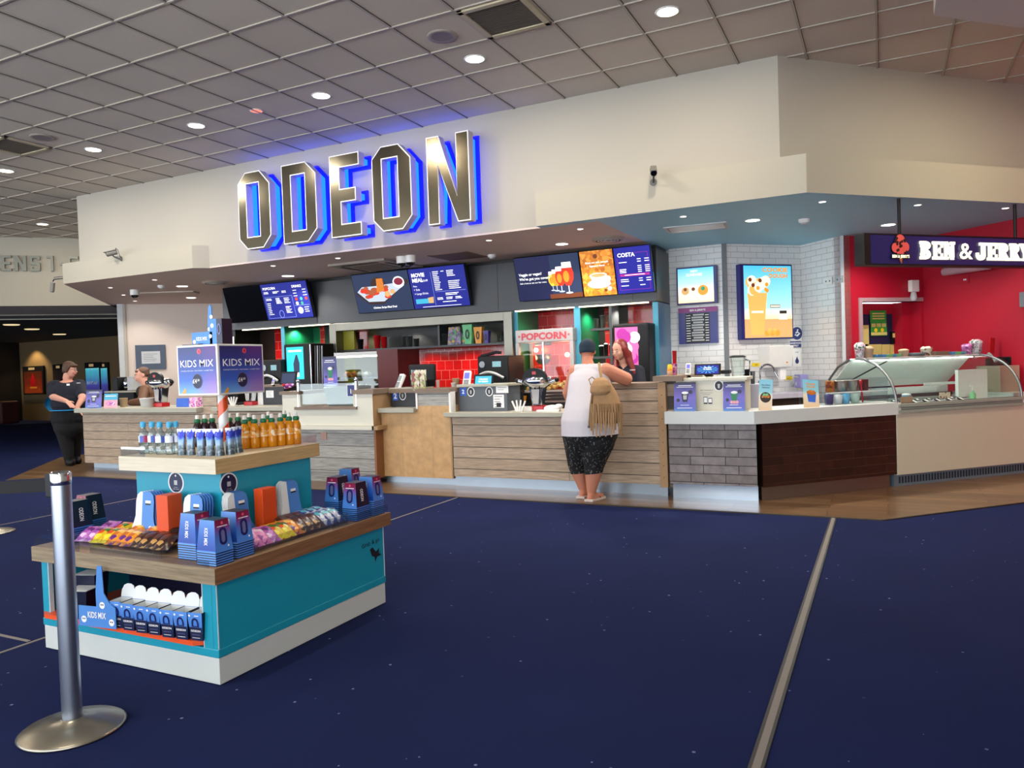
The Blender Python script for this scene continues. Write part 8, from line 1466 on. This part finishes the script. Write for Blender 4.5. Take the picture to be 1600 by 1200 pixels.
for x in (-.032, .032): s.tube([(x+.022*math.cos(a), -.104, .01+.016*math.sin(a)) for a in [2*PI*k/14 for k in range(14)]], .0022, 'ink', 5, closed=True); s.tube([(x*1.7, -.1, .014), (x*2.5, -.04, .016), (x*2.55, .02, .012)], .002, 'ink', 5)
s.tube([(-.01, -.106, .012), (.01, -.106, .012)], .002, 'ink', 5); s.build('glasses', root)
s = MB(); s.M = root.matrix_basis.inverted(); p = C_(107, 601, -.24); s.box(p.x-.03, p.x+.03, p.y-.012, p.y, p.z-.015, p.z+.015, 'white_ink'); s.build('name_badge', root, label='white name badge'); s = MB(); s.M = root.matrix_basis.inverted() @ Matrix.Translation(C_(122, 599, -.15)) @ Matrix.Rotation(.5, 4, 'Z'); s.text('ODEON', -.02, 0, .012, 'white_ink', -.004, 'L', .03); s.build('chest_logo', root)
for a in (la, ra): s = MB(); s.M = root.matrix_basis.inverted(); s.ell((a.x+.06, a.y-.02, .06), (.17, .075, .075), 'black_plastic', 14, rot=Matrix.Rotation(-.4, 3, 'Z')); s.build('shoe', root)
# ---------------------------------------------------------------- man in a brown jacket leaning on the counter
Ym = 8.5; D_ = lambda px, py, dy=0.: at(px, py, Ym+dy)
c0 = D_(236, 620); root = thing('person', 'person with short hair in a brown and black jacket leaning on the left counter', 'person', (c0.x, Ym, .006))
hc = D_(221.5, 587, -.1); F = headf(hc, -.5, .2); R3 = F.to_3x3(); f = lambda x, y, z: F @ Vector((x, y, z)); nk = D_(229, 601, -.03); ls, rs = D_(226, 610, -.18), D_(243, 607, .16)
tor = [('e', D_(239, 617), (.19, .2, .2)), ('c', ls, .075, rs, .075), ('e', (c0.x+.08, Ym, 1.0), (.2, .19, .2))]
lw = D_(200, 629, -.42); rw = D_(208, 632, -.3); lw.z = 1.0; rw.z = 1.0; le = D_(222, 629, -.38); le.z = 1.02; re = D_(246, 627, -.1); re.z = 1.03
lg = [('c', (c0.x+.1, Ym-.09, .9), .11, (c0.x+.1, Ym-.1, .1), .06), ('c', (c0.x+.1, Ym+.1, .9), .11, (c0.x+.1, Ym+.1, .1), .06)]
body('body', tor+lg+[('c', nk+Vector((.02, 0, -.05)), .08, hc+Vector((.03, 0, -.07)), .055), ('c', ls, .06, le, .05), ('c', le, .046, lw, .03), ('c', rs, .06, re, .05), ('c', re, .046, rw, .03)]+head(F, 1.05)+hand(lw, (-1, -.1, 0), (0, 0, -1), -1, .6)+hand(rw, (-1, -.2, 0), (0, 0, -1), 1, .5), 'skin_fair', root, .0085)
face_parts(F, root, 1.05, 'hair_short')
body('brown_jacket', [('e', D_(240, 617), (.2, .215, .2)), ('c', ls, .09, rs, .09), ('c', ls, .082, le, .07), ('c', le, .068, le.lerp(lw, .8), .05), ('c', rs, .082, re, .07), ('c', re, .068, re.lerp(rw, .7), .05), ('c', D_(231, 603, -.1), .05, D_(240, 600, .08), .05)], 'jacket_brown', root, .009, [((0, 0, .93), (0, 0, -1))])
body('black_front_panel', [('e', D_(229, 613, -.14), (.1, .1, .12)), ('e', D_(222, 612, -.1), (.08, .1, .1))], 'jacket_black', root, .009, label='black jacket front')
body('trousers', [('e', (c0.x+.1, Ym, .93), (.19, .19, .13))]+lg, 'trousers_black', root, .012, inflate=.01)
body('short_hair', [('e', f(0, .035, .06), (.086, .098, .08), R3), ('e', f(0, .06, .02), (.082, .07, .07), R3), ('c', f(-.04, -.06, .085), .02, f(.04, -.06, .085), .02)], 'hair_short', root, .008, [], 2)
# ================================================================ light
def lamp(kind, loc, energy, col=(1, 1, 1), size=.2, rot=(0, 0, 0), spot=None, blend=.6):
    l = bpy.data.lights.new('light', kind); l.energy = energy; l.color = col
    if kind == 'AREA': l.shape = 'DISK'; l.size = size
    else: l.shadow_soft_size = size
    if spot: l.spot_size = math.radians(spot); l.spot_blend = blend
    o = bpy.data.objects.new('light', l); COL.objects.link(o); o.location = loc; o.rotation_euler = rot; return o
WARM = (1., .86, .68); NEU = (1., .94, .86)
for x in (-1.53, -3.33, -5.13, -6.93, -8.69, -10.5): lamp('AREA', (x, 6.2, CZ-.03), 38, NEU if x not in (-1.53, -5.13) else WARM, .2)
lamp('AREA', (-13.58, 8.6, CZ-.03), 30, WARM, .2)
for x, y in ((1.2, 2.6), (-3.3, 1.4), (-8.7, 1.4), (-12.5, 3.8), (3.6, 6.2), (-6, -2), (1.2, -2)): lamp('AREA', (x, y, CZ-.03), 40, WARM, .2)
lamp('AREA', (1.75, 7.6, CZ-.03), 60, (1., .88, .6), .2)
lamp('SPOT', (-26.9, 16.1, 2.72), 120, (1, .72, .35), .05, rot=(.25, 0, 0), spot=100)
for x, y, e_, c_ in ((-9.4, 9.8, 14, (1, .85, .5)), (-8.75, 9.75, 26, (.6, 1, .75)), (-7.5, 9.75, 22, (1, .9, .5)), (-6.6, 9.8, 14, NEU), (-5.4, 9.8, 14, NEU), (-4.2, 9.75, 14, NEU), (-3.5, 9.75, 20, (.6, 1, .8)), (-3.1, 9.75, 26, NEU)): lamp('SPOT', (x, y, 1.98 if -7.7 < x < -4.8 else 2.1), e_, c_, .03, spot=150)
for x in (-7.1, -6.4, -5.7, -5.1): lamp('SPOT', (x, 9.8, NICHE), 14, (1, .9, .8), .03, rot=(.25, 0, 0), spot=150)
for p in PTS: lamp('POINT', p[:3], p[3], p[4], .05)
for p in SPOTS: lamp('SPOT', (p[0], p[1], SZ-.02), p[2]*(6. if p[0] < -.6 else 3.4), NEU, .04, spot=140)
w = bpy.data.worlds.new('world'); bpy.context.scene.world = w; w.use_nodes = True
bg = w.node_tree.nodes['Background']; nt = w.node_tree
tc = nt.nodes.new('ShaderNodeTexCoord'); sp = nt.nodes.new('ShaderNodeSeparateXYZ'); mr = nt.nodes.new('ShaderNodeMapRange'); nt.links.new(tc.outputs['Generated'], sp.inputs[0]); nt.links.new(sp.outputs[2], mr.inputs[0])
mr.inputs[1].default_value = -.05; mr.inputs[2].default_value = .05; mr.inputs[3].default_value = 7.; mr.inputs[4].default_value = 4.; nt.links.new(mr.outputs[0], bg.inputs[1]); bg.inputs[0].default_value = (.86, .92, 1., 1)
v = bpy.context.scene.view_settings; v.view_transform = 'Standard'; v.look = 'None'; v.exposure = 0.; v.gamma = 1.; v.use_curve_mapping = False
cy = bpy.context.scene.cycles; cy.max_bounces = 7; cy.diffuse_bounces = 4; cy.glossy_bounces = 4; cy.transparent_max_bounces = 16; cy.transmission_bounces = 4
cy.sample_clamp_indirect = 6; cy.caustics_reflective = False; cy.caustics_refractive = False; cy.use_denoising = True

for n in sorted(PEND): print('MISSING MATERIAL', n)
assert not PEND, PEND
